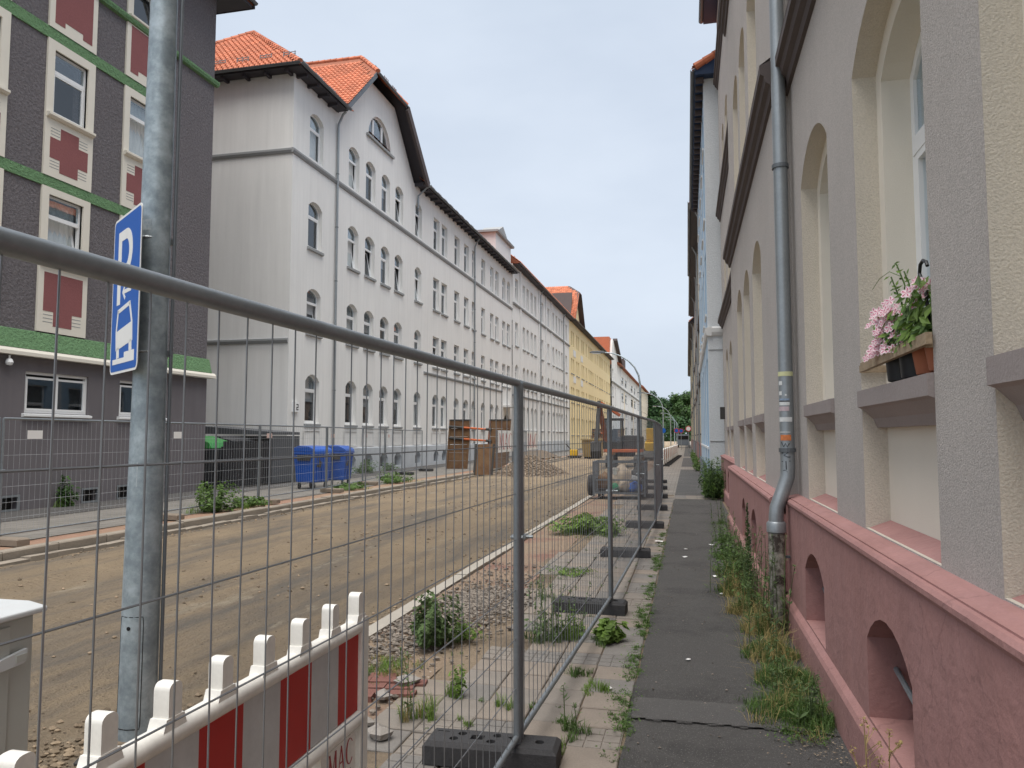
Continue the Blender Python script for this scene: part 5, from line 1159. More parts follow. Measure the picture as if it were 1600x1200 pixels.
# ------------------------------------------------------------------ red and white barrier boards
def rounded(x0, x1, z0, z1, r, n=4):
    pts = []
    for cx, cz, a in ((x1 - r, z0 + r, -90), (x1 - r, z1 - r, 0), (x0 + r, z1 - r, 90), (x0 + r, z0 + r, 180)):
        for k in range(n + 1): pts.append((cx + r * math.cos(R(a + 90 * k / n)), cz + r * math.sin(R(a + 90 * k / n))))
    return pts
def barrier(loc, rz, label, detail=True, group='red and white barrier boards'):
    o = thing('barrier_board', loc, label, 'barrier', group); o.rotation_euler = (0, 0, rz)
    fl = lambda u, v, d: (u, d, v)
    Lb = 1.98
    fr = MB()
    fr.tube([(0.0, 0, 0.895), (Lb, 0, 0.895)], 0.033, 12)
    fr.tube([(0.0, 0, 0.515), (Lb, 0, 0.515)], 0.036, 12)
    fr.prism(rounded(-0.035, 0.035, 0.06, 0.93, 0.02), fl, -0.03, 0.03); fr.prism(rounded(Lb - 0.035, Lb + 0.035, 0.06, 0.93, 0.02), fl, -0.03, 0.03)
    fr.tube([(0.0, 0, 0.10), (Lb, 0, 0.10)], 0.03, 10)
    for x in (0.35, 0.7, 1.28, 1.63): fr.prism(rounded(x - 0.02, x + 0.02, 0.08, 0.52, 0.01), fl, -0.02, 0.02)
    fr.build('frame', M['white_plastic'], o, smooth=True, loc=(0, 0, 0))
    tb = MB().prism(rounded(-0.027, 0.027, -0.01, 0.112, 0.020), fl, -0.024, 0.024).prism([(-0.05, -0.015), (0.05, -0.015), (0.036, 0.022), (-0.036, 0.022)], fl, -0.026, 0.026)
    tb = tb.mesh('lug', M['white_plastic'], True)
    for k in range(9): inst('lug', tb, o, (0.03 + k * (Lb - 0.06) / 8, 0, 0.925))
    xs = [0.035]
    while xs[-1] < Lb - 0.036: xs.append(min(Lb - 0.035, xs[-1] + (0.222 if len(xs) > 1 else 0.17)))
    for k in range(len(xs) - 1):
        for sgn in (-1, 1):
            MB().prism([(xs[k], 0.552), (xs[k + 1], 0.552), (xs[k + 1] - 0.0, 0.865), (xs[k], 0.865)], fl, sgn * 0.008, sgn * 0.014).build('red_stripe' if k % 2 == len(xs) % 2 else 'white_stripe', M['retro_red'] if k % 2 == len(xs) % 2 else M['retro_white'], o, loc=(0, 0, 0))
    if detail:
        pl = MB().prism(rounded(Lb - 0.32, Lb - 0.05, 0.13, 0.474, 0.02), fl, -0.012, 0.012).build('name_plate', M['white_plastic'], o, loc=(0, 0, 0))
        lt = mac_mesh(0.22, 0.10, -0.0145, -0.0125); lt.v = [(x + Lb - 0.295, y, z + 0.362) for x, y, z in lt.v]; lt.build('lettering', M['letter_red'], pl, loc=(0, 0, 0))
        sm = MB(); random.seed(5)
        for r in range(3):
            x = Lb - 0.285
            while x < Lb - 0.09:
                w_ = random.uniform(0.006, 0.012); sm.box(x, x + w_, -0.0143, -0.0125, 0.322 - r * 0.035, 0.336 - r * 0.035 + random.uniform(0, .006)); x += w_ + 0.005
        sm.build('small_print', M['letter_grey'], pl, loc=(0, 0, 0))
    return o
b1 = barrier((-1.385, 1.09, 0.0), R(90), 'white plastic barrier board with red stripes behind the nearest fence panel')
# the row of barriers further along the path
bm_mesh = MB()
random.seed(11)
M['faded_orange'] = mat('faded_orange', (0.60, 0.26, 0.18), 0.6, stain=0.2, stain_scale=4)
for i in range(10):
    y = 44 + i * 2.35; x = -1.35 + i * 0.055
    o = thing('barrier_board', (x, y, 0.0), f'{["nearest", "second", "third", "fourth", "fifth", "sixth", "seventh", "eighth", "ninth", "farthest"][i]} red and white barrier in the far row beside the footpath', 'barrier', 'barrier row beside the footpath')
    body = MB().prism(rounded(0, 2.1, 0.08, 1.0, 0.06), lambda u, v, d: (d, u, v), -0.04, 0.04).build('body', M['white_plastic'], o, loc=(0, 0, 0))
    for k in range(2):
        MB().prism([(0.35 + k * 1.0, 0.35), (0.70 + k * 1.0, 0.35), (0.70 + k * 1.0, 0.92), (0.35 + k * 1.0, 0.92)], lambda u, v, d: (d, u, v), 0.041, 0.05).build('red_stripe', M['faded_orange'], o, loc=(0, 0, 0))
        MB().prism([(0.35 + k * 1.0, 0.35), (0.70 + k * 1.0, 0.35), (0.70 + k * 1.0, 0.92), (0.35 + k * 1.0, 0.92)], lambda u, v, d: (d, u, v), -0.05, -0.041).build('red_stripe', M['faded_orange'], o, loc=(0, 0, 0))
    for yy in (0.15, 1.95): MB().box(-0.35, 0.35, yy - 0.11, yy + 0.11, 0.0, 0.10).build('foot', M['rubber'], o, loc=(0, 0, 0))

# ------------------------------------------------------------------ street lamps
def lamp(loc, label, sign=False):
    o = thing('street_lamp', loc, label, 'street lamp', 'curved street lamps along the road')
    arc = [(0, 0, 0.0), (0, 0, 0.9), (0, 0, 2.6), (0, 0, 4.4), (0, 0, 5.2), (-0.10, 0, 5.85), (-0.36, 0, 6.40), (-0.78, 0, 6.86), (-1.3, 0, 7.20), (-1.9, 0, 7.40), (-2.4, 0, 7.46)]
    rad = [0.102, 0.098, 0.086, 0.074, 0.068, 0.062, 0.056, 0.050, 0.045, 0.04, 0.038]
    MB().tube(arc, rad, 20).build('pole', M['galv'], o, smooth=True, loc=(0, 0, 0))
    hd = MB().prism([(-2.35, 7.50), (-2.5, 7.56), (-3.2, 7.58), (-3.4, 7.50), (-3.4, 7.46), (-2.35, 7.40)], lambda u, v, d: (u, d, v), -0.13, 0.13).build('lamp_head', M['zinc_dull'], o, loc=(0, 0, 0), bevel=0.02)
    MB().prism([(-2.6, 7.43), (-3.3, 7.46), (-3.2, 7.40), (-2.7, 7.37)], lambda u, v, d: (u, d, v), -0.10, 0.10).build('lens', M['upvc'], hd, loc=(0, 0, 0))
    return o
LP = lamp((-3.02, 3.75, -0.06), 'tall galvanised lamp post in front left with parking sign')
MB().tube([(0, 0, 0.0), (0, 0, 0.10)], [0.16, 0.125], 16).build('soil_collar', M['soil'], LP, loc=(0, 0, 0))
LP.rotation_euler = (0, 0.006, 0)
# inspection door, key hole
ca = math.atan2(-3.75, 3.02)
def on_pole(z, a, off=0.0):
    r = 0.1 - 0.0062 * z + off; t = ca + a; return (r * math.cos(t), r * math.sin(t), z)
dmb = MB(); n = 10; za, zb = 0.17, 0.76
for off in (0.0035,):
    rows_ = []
    for j in range(13):
        z = za + (zb - za) * j / 12; e = 0.10 if j in (0, 12) else 0.0
        rows_.append([on_pole(z, -0.95 + e + (1.45 - 2 * e) * k / (n - 1) - 0.35, off) for k in range(n)])
    dmb.v = [p for r_ in rows_ for p in r_]; dmb.f = [(j * n + k, j * n + k + 1, (j + 1) * n + k + 1, (j + 1) * n + k) for j in range(12) for k in range(n - 1)]
door = dmb.build('access_door', M['galv'], LP, smooth=True, loc=(0, 0, 0))
ol = [on_pole(za - .006, t, 0.003) for t in (-1.26, -0.9, -0.5, -0.1, 0.12)] + [on_pole(z, 0.155, 0.003) for z in (za + .02, 0.4, zb - .02)] + [on_pole(zb + .006, t, 0.003) for t in (0.12, -0.1, -0.5, -0.9, -1.26)] + [on_pole(z, -1.31, 0.003) for z in (zb - .02, 0.4, za + .02)]
MB().tube(ol + [ol[0]], 0.0022, 5).build('door_gap', M['void'], door, loc=(0, 0, 0))
kx = on_pole(0.705, -0.62, 0.004); MB().tube([kx, on_pole(0.705, -0.62, 0.007)], 0.011, 10).build('key_hole', M['void'], door, loc=(0, 0, 0))
# stickers half torn off, clamps
for z0_, z1_, a0_, a1_, mm in ((2.94, 3.00, -0.9, -0.25, 'p'), (1.48, 1.62, -1.2, -0.1, 'p'), (1.02, 1.30, -0.9, 0.25, 'g'), (0.88, 1.0, -1.1, 0.1, 'g')):
    sm = MB(); nn = 6
    sm.v = [on_pole(z, a0_ + (a1_ - a0_) * k / (nn - 1), 0.0022) for z in (z0_, z1_) for k in range(nn)]
    sm.f = [(k, k + 1, nn + k + 1, nn + k) for k in range(nn - 1)]
    sm.build('sticker_rest', mat('torn_paper', (0.45, 0.50, 0.52), 0.8, col2=(0.25, 0.30, 0.34), stain_scale=22, stain=0.3) if mm == 'p' else mat('glue_patch', (0.24, 0.27, 0.29), 0.7, col2=(0.30, 0.34, 0.37), stain_scale=14), LP, loc=(0, 0, 0), smooth=True)
# added thin tube standing in for the reflection along the post's right edge
cab = [(0.068 + 0.030 - 0.006 * (z - 1.0) * 0.8, 0.055, z) for z in (0.02, 0.6, 1.2, 1.9, 2.6, 3.3, 4.2, 5.2)]
MB().tube(cab, 0.010, 8).build('edge_reflection', M['zinc_dull'], LP, smooth=True, loc=(0, 0, 0))
# parking sign
sg = thing('parking_sign', (-3.02, 3.75, 2.06), 'blue parking sign with car half on kerb clamped to the lamp post', 'sign')
v_ = Vector((-3.02, 3.75, 0)).normalized(); ang = math.atan2(-v_.y, -v_.x) + R(15.5)
sg.rotation_euler = (0, 0, ang)
SWd, SHt, off = 0.56, 0.92, -0.135
# local: x towards the camera along the sign, y = across; the face looks to local -y... kept on the road side
fs_ = lambda u, v, d: (u, off - d, v)
MB().prism(rounded(-SWd / 2, SWd / 2, 0, SHt, 0.04), fs_, -0.002, 0.0).build('plate', M['sign_white'], sg, loc=(0, 0, 0))
MB().prism(rounded(-SWd / 2, SWd / 2, 0, SHt, 0.04), fs_, -0.005, -0.0022).build('back', M['zinc'], sg, loc=(0, 0, 0))
MB().prism(rounded(-SWd / 2 + 0.014, SWd / 2 - 0.014, 0.014, SHt - 0.014, 0.03), fs_, 0.0002, 0.001).build('blue_field', M['sign_blue'], sg, loc=(0, 0, 0))
sy = MB()
def st(poly): sy.prism(poly, fs_, 0.0012, 0.002)
P0 = -0.17
st(rect(P0, P0 + 0.07, 0.40, 0.83))
nn = 14
for k in range(nn):
    t0 = R(-90 + 180 * k / nn); t1 = R(-90 + 180 * (k + 1) / nn)
    q = lambda t, r1, r2: (P0 + 0.16 + r1 * math.cos(t), 0.695 + r2 * math.sin(t))
    st([q(t0, 0.135, 0.135), q(t1, 0.135, 0.135), q(t1, 0.065, 0.075), q(t0, 0.065, 0.075)])
st(rect(P0 + 0.07, P0 + 0.165, 0.77, 0.83)); st(rect(P0 + 0.07, P0 + 0.165, 0.56, 0.62))
st([(-0.06, 0.465), (-0.005, 0.515), (0.01, 0.50), (-0.02, 0.475), (0.12, 0.475), (0.12, 0.452), (-0.02, 0.452), (0.01, 0.43), (-0.005, 0.415)])
# rear view of a car standing half on the kerb (tilted), kerb step below
def rot(p, c=(0.0, 0.24), a=R(6)):
    x, y = p[0] - c[0], p[1] - c[1]; return (c[0] + x * math.cos(a) - y * math.sin(a), c[1] + x * math.sin(a) + y * math.cos(a))
st([rot(p) for p in [(-0.17, 0.15), (0.17, 0.15), (0.17, 0.26), (-0.17, 0.26)]])
for seg in ([(-0.17, 0.26), (-0.145, 0.26), (-0.10, 0.38), (-0.13, 0.38)], [(0.145, 0.26), (0.17, 0.26), (0.13, 0.38), (0.10, 0.38)], [(-0.13, 0.36), (0.13, 0.36), (0.13, 0.385), (-0.13, 0.385)]):
    st([rot(p) for p in seg])
st([rot(p) for p in [(-0.155, 0.10), (-0.10, 0.10), (-0.10, 0.16), (-0.155, 0.16)]]); st([rot(p) for p in [(0.10, 0.10), (0.155, 0.10), (0.155, 0.16), (0.10, 0.16)]])
st([(-0.22, 0.055), (-0.22, 0.085), (0.02, 0.085), (0.02, 0.115), (0.22, 0.115), (0.22, 0.055)])
sy.build('symbol', M['sign_white'], sg, loc=(0, 0, 0))
for z in (0.12, 0.78):
    cl = MB(); rr = 0.1 - 0.0062 * (2.10 + z) + 0.003
    cl.tube([(rr * math.cos(2 * math.pi * k / 18), rr * math.sin(2 * math.pi * k / 18), z) for k in range(19)], 0.009, 6)
    cl.box(-0.05, 0.05, -0.128, -rr + 0.004, z - 0.014, z + 0.014)
    cl.box(0.01, 0.035, rr - 0.002, rr + 0.035, z - 0.018, z + 0.018)
    cl.build('clamp', M['zinc'], sg, loc=(0, 0, 0))
lab = ['street lamp beyond the excavator, second along the road', 'third street lamp along the road with a blue sign', 'fourth street lamp along the road', 'fifth street lamp along the road', 'sixth street lamp along the road', 'last street lamp before the trees']
for i, y in enumerate((51.5, 101.0, 146.0, 190.0, 228.0, 262.0)):
    lp_ = lamp((-3.05, y, -0.03), lab[i])
    if i == 1: MB().lathe([(0.32, -0.01), (0.32, 0.01)], 20, (0, -0.1, 2.5), 'y').build('blue_sign', M['sign_blue'], lp_, loc=(0, 0, 0))

# ------------------------------------------------------------------ utility cabinet, bottom left
cb = thing('utility_cabinet', (-2.62, 1.95, -0.03), 'grey utility cabinet at the left edge beside the barrier', 'cabinet')
MB().box(-2.90, -2.35, 1.30, 2.36, -0.03, 1.05).build('body', M['cabinet'], cb, bevel=0.008)
MB().prism([(-2.93, 1.055), (-2.32, 1.055), (-2.32, 1.075), (-2.40, 1.09), (-2.85, 1.09), (-2.93, 1.075)], lambda u, v, d: (u, d, v), 1.27, 2.39).build('lid', M['cabinet_top'], cb, bevel=0.006)
dr = MB().box(-2.349, -2.341, 1.34, 2.255, 0.05, 1.03).build('door', M['cabinet'], cb, bevel=0.003)
hd = MB().prism([(2.19, 0.885), (2.30, 0.89), (2.315, 0.90), (2.315, 0.94), (2.21, 0.925), (2.18, 0.91), (2.18, 0.895)], lambda u, v, d: (-2.341 + d, u, v), 0.0, 0.014).build('handle', M['cabinet_top'], dr)
MB().box(-2.3268, -2.322, 2.265, 2.31, 0.90, 0.925).build('lock_cover', M['cabinet'], hd)

# ------------------------------------------------------------------ blue waste containers
def blue_bin(loc, rz, label, open_=0.0):
    o = thing('waste_container', loc, label, 'bin', 'blue waste containers'); o.rotation_euler = (0, 0, rz); o.scale = (0.68, 0.84, 1.0)
    b = MB(); zb, zt = 0.22, 1.18
    lo = [(-0.56, -0.42), (0.56, -0.42), (0.56, 0.42), (-0.56, 0.42)]; hi = [(-0.66, -0.52), (0.66, -0.52), (0.66, 0.52), (-0.66, 0.52)]
    vs = [(x, y, zb) for x, y in lo] + [(x, y, zt) for x, y in hi]
    b.add(vs, [(3, 2, 1, 0), (4, 5, 6, 7)] + [(i, (i + 1) % 4, (i + 1) % 4 + 4, i + 4) for i in range(4)])
    b.build('body', M['bin_blue'], o, loc=(0, 0, 0), bevel=0.03)
    MB().box(-0.69, 0.69, -0.55, 0.55, 1.12, 1.19).build('rim', M['bin_blue'], o, loc=(0, 0, 0), bevel=0.015)
    for x in (-0.4, 0.0, 0.4):
        MB().add([(x - .03, -0.43, 0.25), (x + .03, -0.43, 0.25), (x + .03, -0.515, 1.12), (x - .03, -0.515, 1.12), (x - .03, -0.465, 0.25), (x + .03, -0.465, 0.25), (x + .03, -0.545, 1.12), (x - .03, -0.545, 1.12)],
                 [(4, 5, 6, 7), (0, 4, 7, 3), (1, 2, 6, 5)]).build('rib', M['bin_blue'], o, loc=(0, 0, 0))
    ld = MB().prism([(-0.55, 1.20), (0.55, 1.20), (0.50, 1.33), (0.25, 1.40), (-0.25, 1.38), (-0.50, 1.28)], lambda u, v, d: (d, u, v), -0.69, 0.69).build('lid', M['bin_blue'], o, loc=(0, 0, 0), bevel=0.02)
    for sx in (-1, 1):
        MB().tube([(sx * 0.70, 0, 1.02), (sx * 0.80, 0, 1.02)], 0.028, 8).build('trunnion', M['machine_dark'], o, loc=(0, 0, 0))
        MB().box(sx * 0.64 - 0.06, sx * 0.64 + 0.06, -0.3, 0.3, 0.92, 1.10).build('handle_plate', M['machine_dark'], o, loc=(0, 0, 0))
        for sy_ in (-1, 1):
            wl = MB().lathe([(0.03, -0.025), (0.10, -0.025), (0.10, 0.025), (0.03, 0.025)], 14, (sx * 0.44, sy_ * 0.34, 0.10), 'y').build('wheel', M['rubber'], o, loc=(0, 0, 0))
            MB().box(sx * 0.44 - 0.03, sx * 0.44 + 0.03, sy_ * 0.34 - 0.04, sy_ * 0.34 + 0.04, 0.12, 0.225).build('caster_fork', M['zinc'], o, loc=(0, 0, 0))
    MB().prism([(-0.5, 0.72), (-0.2, 0.70), (-0.12, 0.86), (-0.25, 0.92), (-0.3, 1.05), (-0.48, 1.03), (-0.42, 0.88)], lambda u, v, d: (u, -0.515 + d, v), 0.0, 0.02).build('torn_label', M['machine_dark'], o, loc=(0, 0, 0))
    return o
blue_bin((-12.0, 22.8, 0.0), R(80), 'blue wheeled waste container in front of the white house corner')
blue_bin((-11.78, 24.15, 0.0), R(97), 'second blue waste container just behind the first one')

# ------------------------------------------------------------------ bin enclosure and the bins in it
be = thing('bin_enclosure', (-14.5, 23.4, 0), 'black slatted bin enclosure between grey and white houses', 'enclosure')
for k in range(23):
    y = 21.45 + k * 0.125
    MB().box(-14.42, -14.39, y, y + 0.085, 0.06, 1.55).build('slat', M['bin_dark'], be)
MB().box(-14.46, -14.43, 21.4, 24.3, 0.25, 0.33).box(-14.46, -14.43, 21.4, 24.3, 1.30, 1.38).build('rail', M['bin_dark'], be)
MB().box(-14.46, -14.38, 24.34, 26.25, 0.04, 1.72).build('panel', M['anthracite'], be)
MB().box(-17.5, -14.5, 26.1, 26.16, 0.04, 1.72).build('panel', M['anthracite'], be)
MB().prism([(-17.6, 1.80), (-14.35, 1.76), (-14.35, 1.86), (-17.6, 2.1)], lambda u, v, d: (u, d, v), 24.3, 26.2).build('canopy', M['anthracite'], be)
for i, (x, y) in enumerate(((-15.4, 22.1), (-15.4, 23.6), (-15.4, 24.9))):
    o = thing('waste_container', (x, y, 0.006), ['dark bin with a bright green lid inside the slatted enclosure', 'dark bin in the middle of the slatted enclosure', 'dark bin behind the anthracite panel'][i], 'bin', 'bins in the enclosure')
    MB().add([(-.45, -.5, .12), (.45, -.5, .12), (.45, .5, .12), (-.45, .5, .12), (-.52, -.6, 1.3), (.52, -.6, 1.3), (.52, .6, 1.3), (-.52, .6, 1.3)],
             [(3, 2, 1, 0), (4, 5, 6, 7), (0, 1, 5, 4), (1, 2, 6, 5), (2, 3, 7, 6), (3, 0, 4, 7)]).build('body', M['bin_dark'], o, loc=(0, 0, 0), bevel=0.02)
    MB().prism([(-0.55, 1.31), (0.55, 1.31), (0.45, 1.50), (-0.3, 1.72)], lambda u, v, d: (u, d, v), -0.62, 0.62).build('lid', M['bin_green'] if i == 0 else M['bin_dark'], o, loc=(0, 0, 0), bevel=0.02)
    for sx in (-1, 1):
        for sy_ in (-1, 1): MB().lathe([(0.02, -0.025), (0.085, -0.025), (0.085, 0.025), (0.02, 0.025)], 12, (sx * 0.35, sy_ * 0.38, 0.085), 'y').build('wheel', M['rubber'], o, loc=(0, 0, 0))

# ------------------------------------------------------------------ trench shoring box
def shoring(loc, rz, label, sc=1.0):
    o = thing('trench_box', loc, label, 'trench box', 'trench shoring boxes'); o.rotation_euler = (0, 0, rz)
    Hh, Wd, gap = 2.55 * sc, 1.15 * sc, 2.15 * sc
    lean = 0.30 * sc
    for s, nm in ((0, 'a'), (1, 'b')):
        x0 = s * gap
        f = lambda u, v, d, x0=x0: (x0 + u + v / Hh * lean * 0.6, d - v * 0.0, v)
        # panel faces the camera: boards between two rolled-steel edges
        k = 6
        for j in range(k):
            za, zb = Hh * j / k + 0.006, Hh * (j + 1) / k - 0.006
            MB().prism([(0.10, za), (Wd - 0.10, za), (Wd - 0.10, zb), (0.10, zb)], f, -0.03 - 0.012 * (j % 2), 0.03).build('board', M['rust'], o, loc=(0, 0, 0))
        MB().prism([(0, 0), (0.09, 0), (0.09, Hh), (0, Hh)], f, -0.06, 0.06).build('edge_rail', M['rust'] if s == 0 else M['orange_dark'], o, loc=(0, 0, 0))
        MB().prism([(Wd - 0.09, 0), (Wd, 0), (Wd, Hh), (Wd - 0.09, Hh)], f, -0.06, 0.06).build('edge_rail', M['rust'], o, loc=(0, 0, 0))
        MB().prism([(0.0, Hh - 0.02), (Wd, Hh - 0.02), (Wd, Hh + 0.05), (0, Hh + 0.05)], f, -0.07, 0.07).build('cap_rail', M['machine_dark'], o, loc=(0, 0, 0))
    for z in (1.52 * sc, 2.12 * sc):
        p0 = (Wd * 0.2, -0.10, z + 0.10); p1 = (gap + 0.25, -0.10, z - 0.06)
        MB().tube([p0, p1], 0.055 * sc, 10).build('strut', M['orange'], o, smooth=True, loc=(0, 0, 0))
        MB().tube([(p0[0] - 0.05, p0[1], p0[2] + 0.005), (p0[0] + 0.75, p0[1], p0[2] - 0.06)], 0.07 * sc, 10).build('strut_sleeve', M['machine_dark'], o, smooth=True, loc=(0, 0, 0))
        MB().tube([(p1[0] - 0.25, p1[1], p1[2] + 0.02), (p1[0] + 0.05, p1[1], p1[2])], 0.075 * sc, 10).build('strut_sleeve', M['machine_dark'], o, smooth=True, loc=(0, 0, 0))
    return o
shoring((-12.45, 38.3, 0.0), R(4), 'rusty brown trench shoring box with orange struts on the far pavement')
shoring((-8.9, 71.0, -0.05), R(20), 'second brown trench shoring box beside the tan container, farther away', 0.95)
sp = thing('shoring_plate', (-9.3, 34.0, -0.05), 'rusty steel plate standing beside the gravel heap', 'steel plate')
MB().prism([(-8.72, 0), (-9.62, 0.0), (-9.55, 1.38), (-8.60, 1.42)], lambda u, v, d: (u, 33.6 + d + 0.12 * v, v - 0.05), -0.03, 0.03).build('plate', M['rust'], sp)
for xx in (-9.56, -8.72): MB().prism([(xx - .05, 0), (xx + .05, 0), (xx + .11, 1.41), (xx + .01, 1.41)], lambda u, v, d: (u, 33.6 + d + 0.12 * v, v - 0.05), -0.07, -0.031).build('edge_rail', M['machine_dark'], sp)
# bits lying by the shoring
pp = thing('clay_pipe', (-8.55, 35.9, 0.0), 'pale clay pipe end lying between shoring plate and gravel heap', 'pipe')
MB().lathe([(0.16, -0.5), (0.16, 0.4), (0.21, 0.42), (0.21, 0.55), (0.15, 0.55), (0.13, -0.5)], 16, (-8.55, 35.9, 0.16), 'y').build('pipe_barrel', mat('clay_pale', (0.62, 0.42, 0.32), 0.8, stain=0.2, stain_scale=6), pp, smooth=True)
# ------------------------------------------------------------------ gravel and loose stones
def stone(mb, c, r, rnd):
    n = 5; vs = []; ph = rnd.uniform(0, 6)
    a, b = rnd.uniform(0.75, 1.25) * r, rnd.uniform(0.6, 1.0) * r; h = rnd.uniform(0.5, 0.9) * r
    for z, s in ((-0.4, 0.75), (0.3, 0.95)):
        for k in range(n):
            t = ph + 2 * math.pi * k / n; q = s * rnd.uniform(0.8, 1.15); vs.append((c[0] + a * q * math.cos(t), c[1] + b * q * math.sin(t), c[2] + z * h))
    vs.append((c[0] + rnd.uniform(-.2, .2) * r, c[1] + rnd.uniform(-.2, .2) * r, c[2] + h))
    mb.add(vs, [(k, (k + 1) % n, (k + 1) % n + n, k + n) for k in range(n)] + [(k + n, (k + 1) % n + n, 2 * n) for k in range(n)])
rs = random.Random(3)
mb = MB()
for k in range(5200):
    t = rs.random()
    if t < 0.62: x, y = rs.gauss(-2.12, 0.24), rs.gauss(7.4, 0.62)
    elif t < 0.85: x, y = rs.uniform(-2.64, -2.15), rs.uniform(5.0, 6.9)
    else: x, y = rs.uniform(-2.6, -1.85), rs.uniform(4.2, 10)
    if not (-2.64 < x < -1.55): continue
    stone(mb, (x, y, 0.004 + 0.012 * nz3(x, y, 1.6, 5) + 0.03 * max(0, 1 - ((x + 2.1) / .4) ** 2 - ((y - 7.4) / .9) ** 2)), rs.choice((0.006, 0.008, 0.011, 0.014, 0.018, 0.024)), rs)
tag(mb.build('loose_gravel', M['stone']), 'loose grey and brown gravel spread over the verge beside the kerb strip', 'gravel', kind='stuff')
mb = MB()
for k in range(480):
    x, y = rs.uniform(-9.2, -2.9), rs.uniform(3, 30) ** 1.0
    stone(mb, (x, y, road_z(x, y) + 0.004), rs.choice((0.008, 0.010, 0.014, 0.02, 0.03)), rs)
for k in range(1100):
    x, y = rs.gauss(-3.1, 0.38), rs.gauss(3.5, 0.45)
    if x > -2.9: x = -2.9 - abs(x + 2.9) * 0.3
    stone(mb, (x, y, road_z(x, y) + 0.006), rs.choice((0.010, 0.014, 0.02, 0.03)), rs)
for k in range(1500):
    sd_ = rs.random()
    if sd_ < 0.5: x, y = -9.28 + abs(rs.gauss(0, 0.12)), rs.uniform(7, 34)
    elif sd_ < 0.75: x, y = -2.86 - abs(rs.gauss(0, 0.16)), rs.uniform(4, 22)
    else:
        x, y = -5.0 + rs.gauss(0, 0.25) + 0.9 * math.sin(rs.choice((7, 13, 19)) * 1.3), rs.gauss(rs.choice((8, 13, 19, 25)), 0.9)
    if not (-9.3 < x < -2.84): continue
    stone(mb, (x, y, road_z(x, y) + 0.003), rs.choice((0.007, 0.010, 0.014, 0.02, 0.028)), rs)
tag(mb.build('road_stones', mat('clod', (0.21, 0.16, 0.108), 0.95, island=0.5)), 'small clods and stones scattered over the sandy road', 'stones', kind='stuff')
for i, (x, y, r, lb) in enumerate(((-3.22, 3.62, 0.075, 'dark clod against the left side of the lamp post foot'), (-2.86, 3.84, 0.07, 'dark clod against the right side of the lamp post foot'), (-2.98, 3.25, 0.045, 'grey stone in front of the lamp post'))):
    mb = MB(); rr = random.Random(20 + i)
    for k in range(7): stone(mb, (x + rr.uniform(-.5, .5) * r, y + rr.uniform(-.5, .5) * r, road_z(x, y) + r * 0.35 * rr.random()), r * rr.uniform(.5, .9), rr)
    tag(mb.build('clod', M['machine_dark'] if i < 2 else M['kerb_old']), lb, 'clod')
for i, (x, y, r, lb) in enumerate(((-1.88, 4.98, 0.11, 'broken pale concrete lump beside the red pavers'), (-1.95, 4.72, 0.06, 'small rubble piece below the broken concrete lump'), (-1.72, 4.12, 0.08, 'broken slab corner near the nearest fence foot'), (-1.86, 4.28, 0.05, 'small grey rubble by the barrier end'), (-2.0, 4.02, 0.045, 'dark rubble stone close to the barrier end'), (-1.76, 8.05, 0.06, 'white stone at the edge of the gravel'))):
    mb = MB(); rr = random.Random(40 + i)
    for k in range(3): stone(mb, (x + rr.uniform(-.4, .4) * r, y + rr.uniform(-.4, .4) * r, 0.01 + r * 0.2), r * rr.uniform(.6, 1.0), rr)
    tag(mb.build('rubble_piece', M['rubble']), lb, 'rubble', 'rubble on the verge')
# gravel heap
gp_ = thing('gravel_heap', (-7.6, 36.0, -0.08), 'grey brown gravel heap on the sandy road', 'gravel heap')
def heap(x, y):
    dx, dy = (x + 7.3) / 1.75, (y - 35.6) / 2.5; d = math.sqrt(dx * dx + dy * dy) + 0.12 * nz3(x, y, 0.8, 3)
    return -0.12 + max(0.0, 1.0 * (1 - d) if d > 0.12 else 1.0 * (0.88 - (0.12 - d) * 0.3)) + 0.03 * nz3(x, y, 4, 1)
grid(frange(-10.3, -5.1, 40), frange(32.6, 39.4, 40), heap).build('mound', M['stone_pile'], gp_, smooth=True)
mb = MB()
for k in range(5200):
    a, d = rs.uniform(0, 6.283), math.sqrt(rs.random()) * 1.08; x, y = -7.3 + 1.75 * d * math.cos(a), 35.6 + 2.5 * d * math.sin(a)
    stone(mb, (x, y, heap(x, y) + 0.02), rs.uniform(0.02, 0.06), rs)
mb.build('stones', M['stone_pile'], gp_)['kind'] = 'stuff'
# spoil further down the left side
mb = grid(frange(-13.5, -9.8, 30), frange(52, 66, 40), lambda x, y: -0.05 + max(0, 0.65 * (1 - ((x + 11.8) / 1.7) ** 2 - ((y - 59) / 6.5) ** 2)) + 0.08 * nz3(x, y, 1.1, 4))
tag(mb.build('spoil_heap', M['stone_pile'], smooth=True), 'long low dark spoil heap along the far white house', 'spoil heap')
for i in range(4):
    pl2 = thing('pallet', (-11.2 + i * 0.3, 49.0 + i * 3.2, 0.0), f'{["nearest", "second", "third", "farthest"][i]} flat grey pallet of materials on the far pavement', 'pallet', 'pallets on the far pavement')
    for k in range(5): MB().box(-0.6, 0.6, -0.5 + k * 0.22, -0.36 + k * 0.22, 0.12, 0.145).build('board', M['kerb_old'], pl2, loc=(0, 0, 0))
    for k in (-0.5, 0, 0.5): MB().box(k - 0.06, k + 0.06, -0.5, 0.52, 0.0, 0.12).build('runner', M['wood'], pl2, loc=(0, 0, 0))

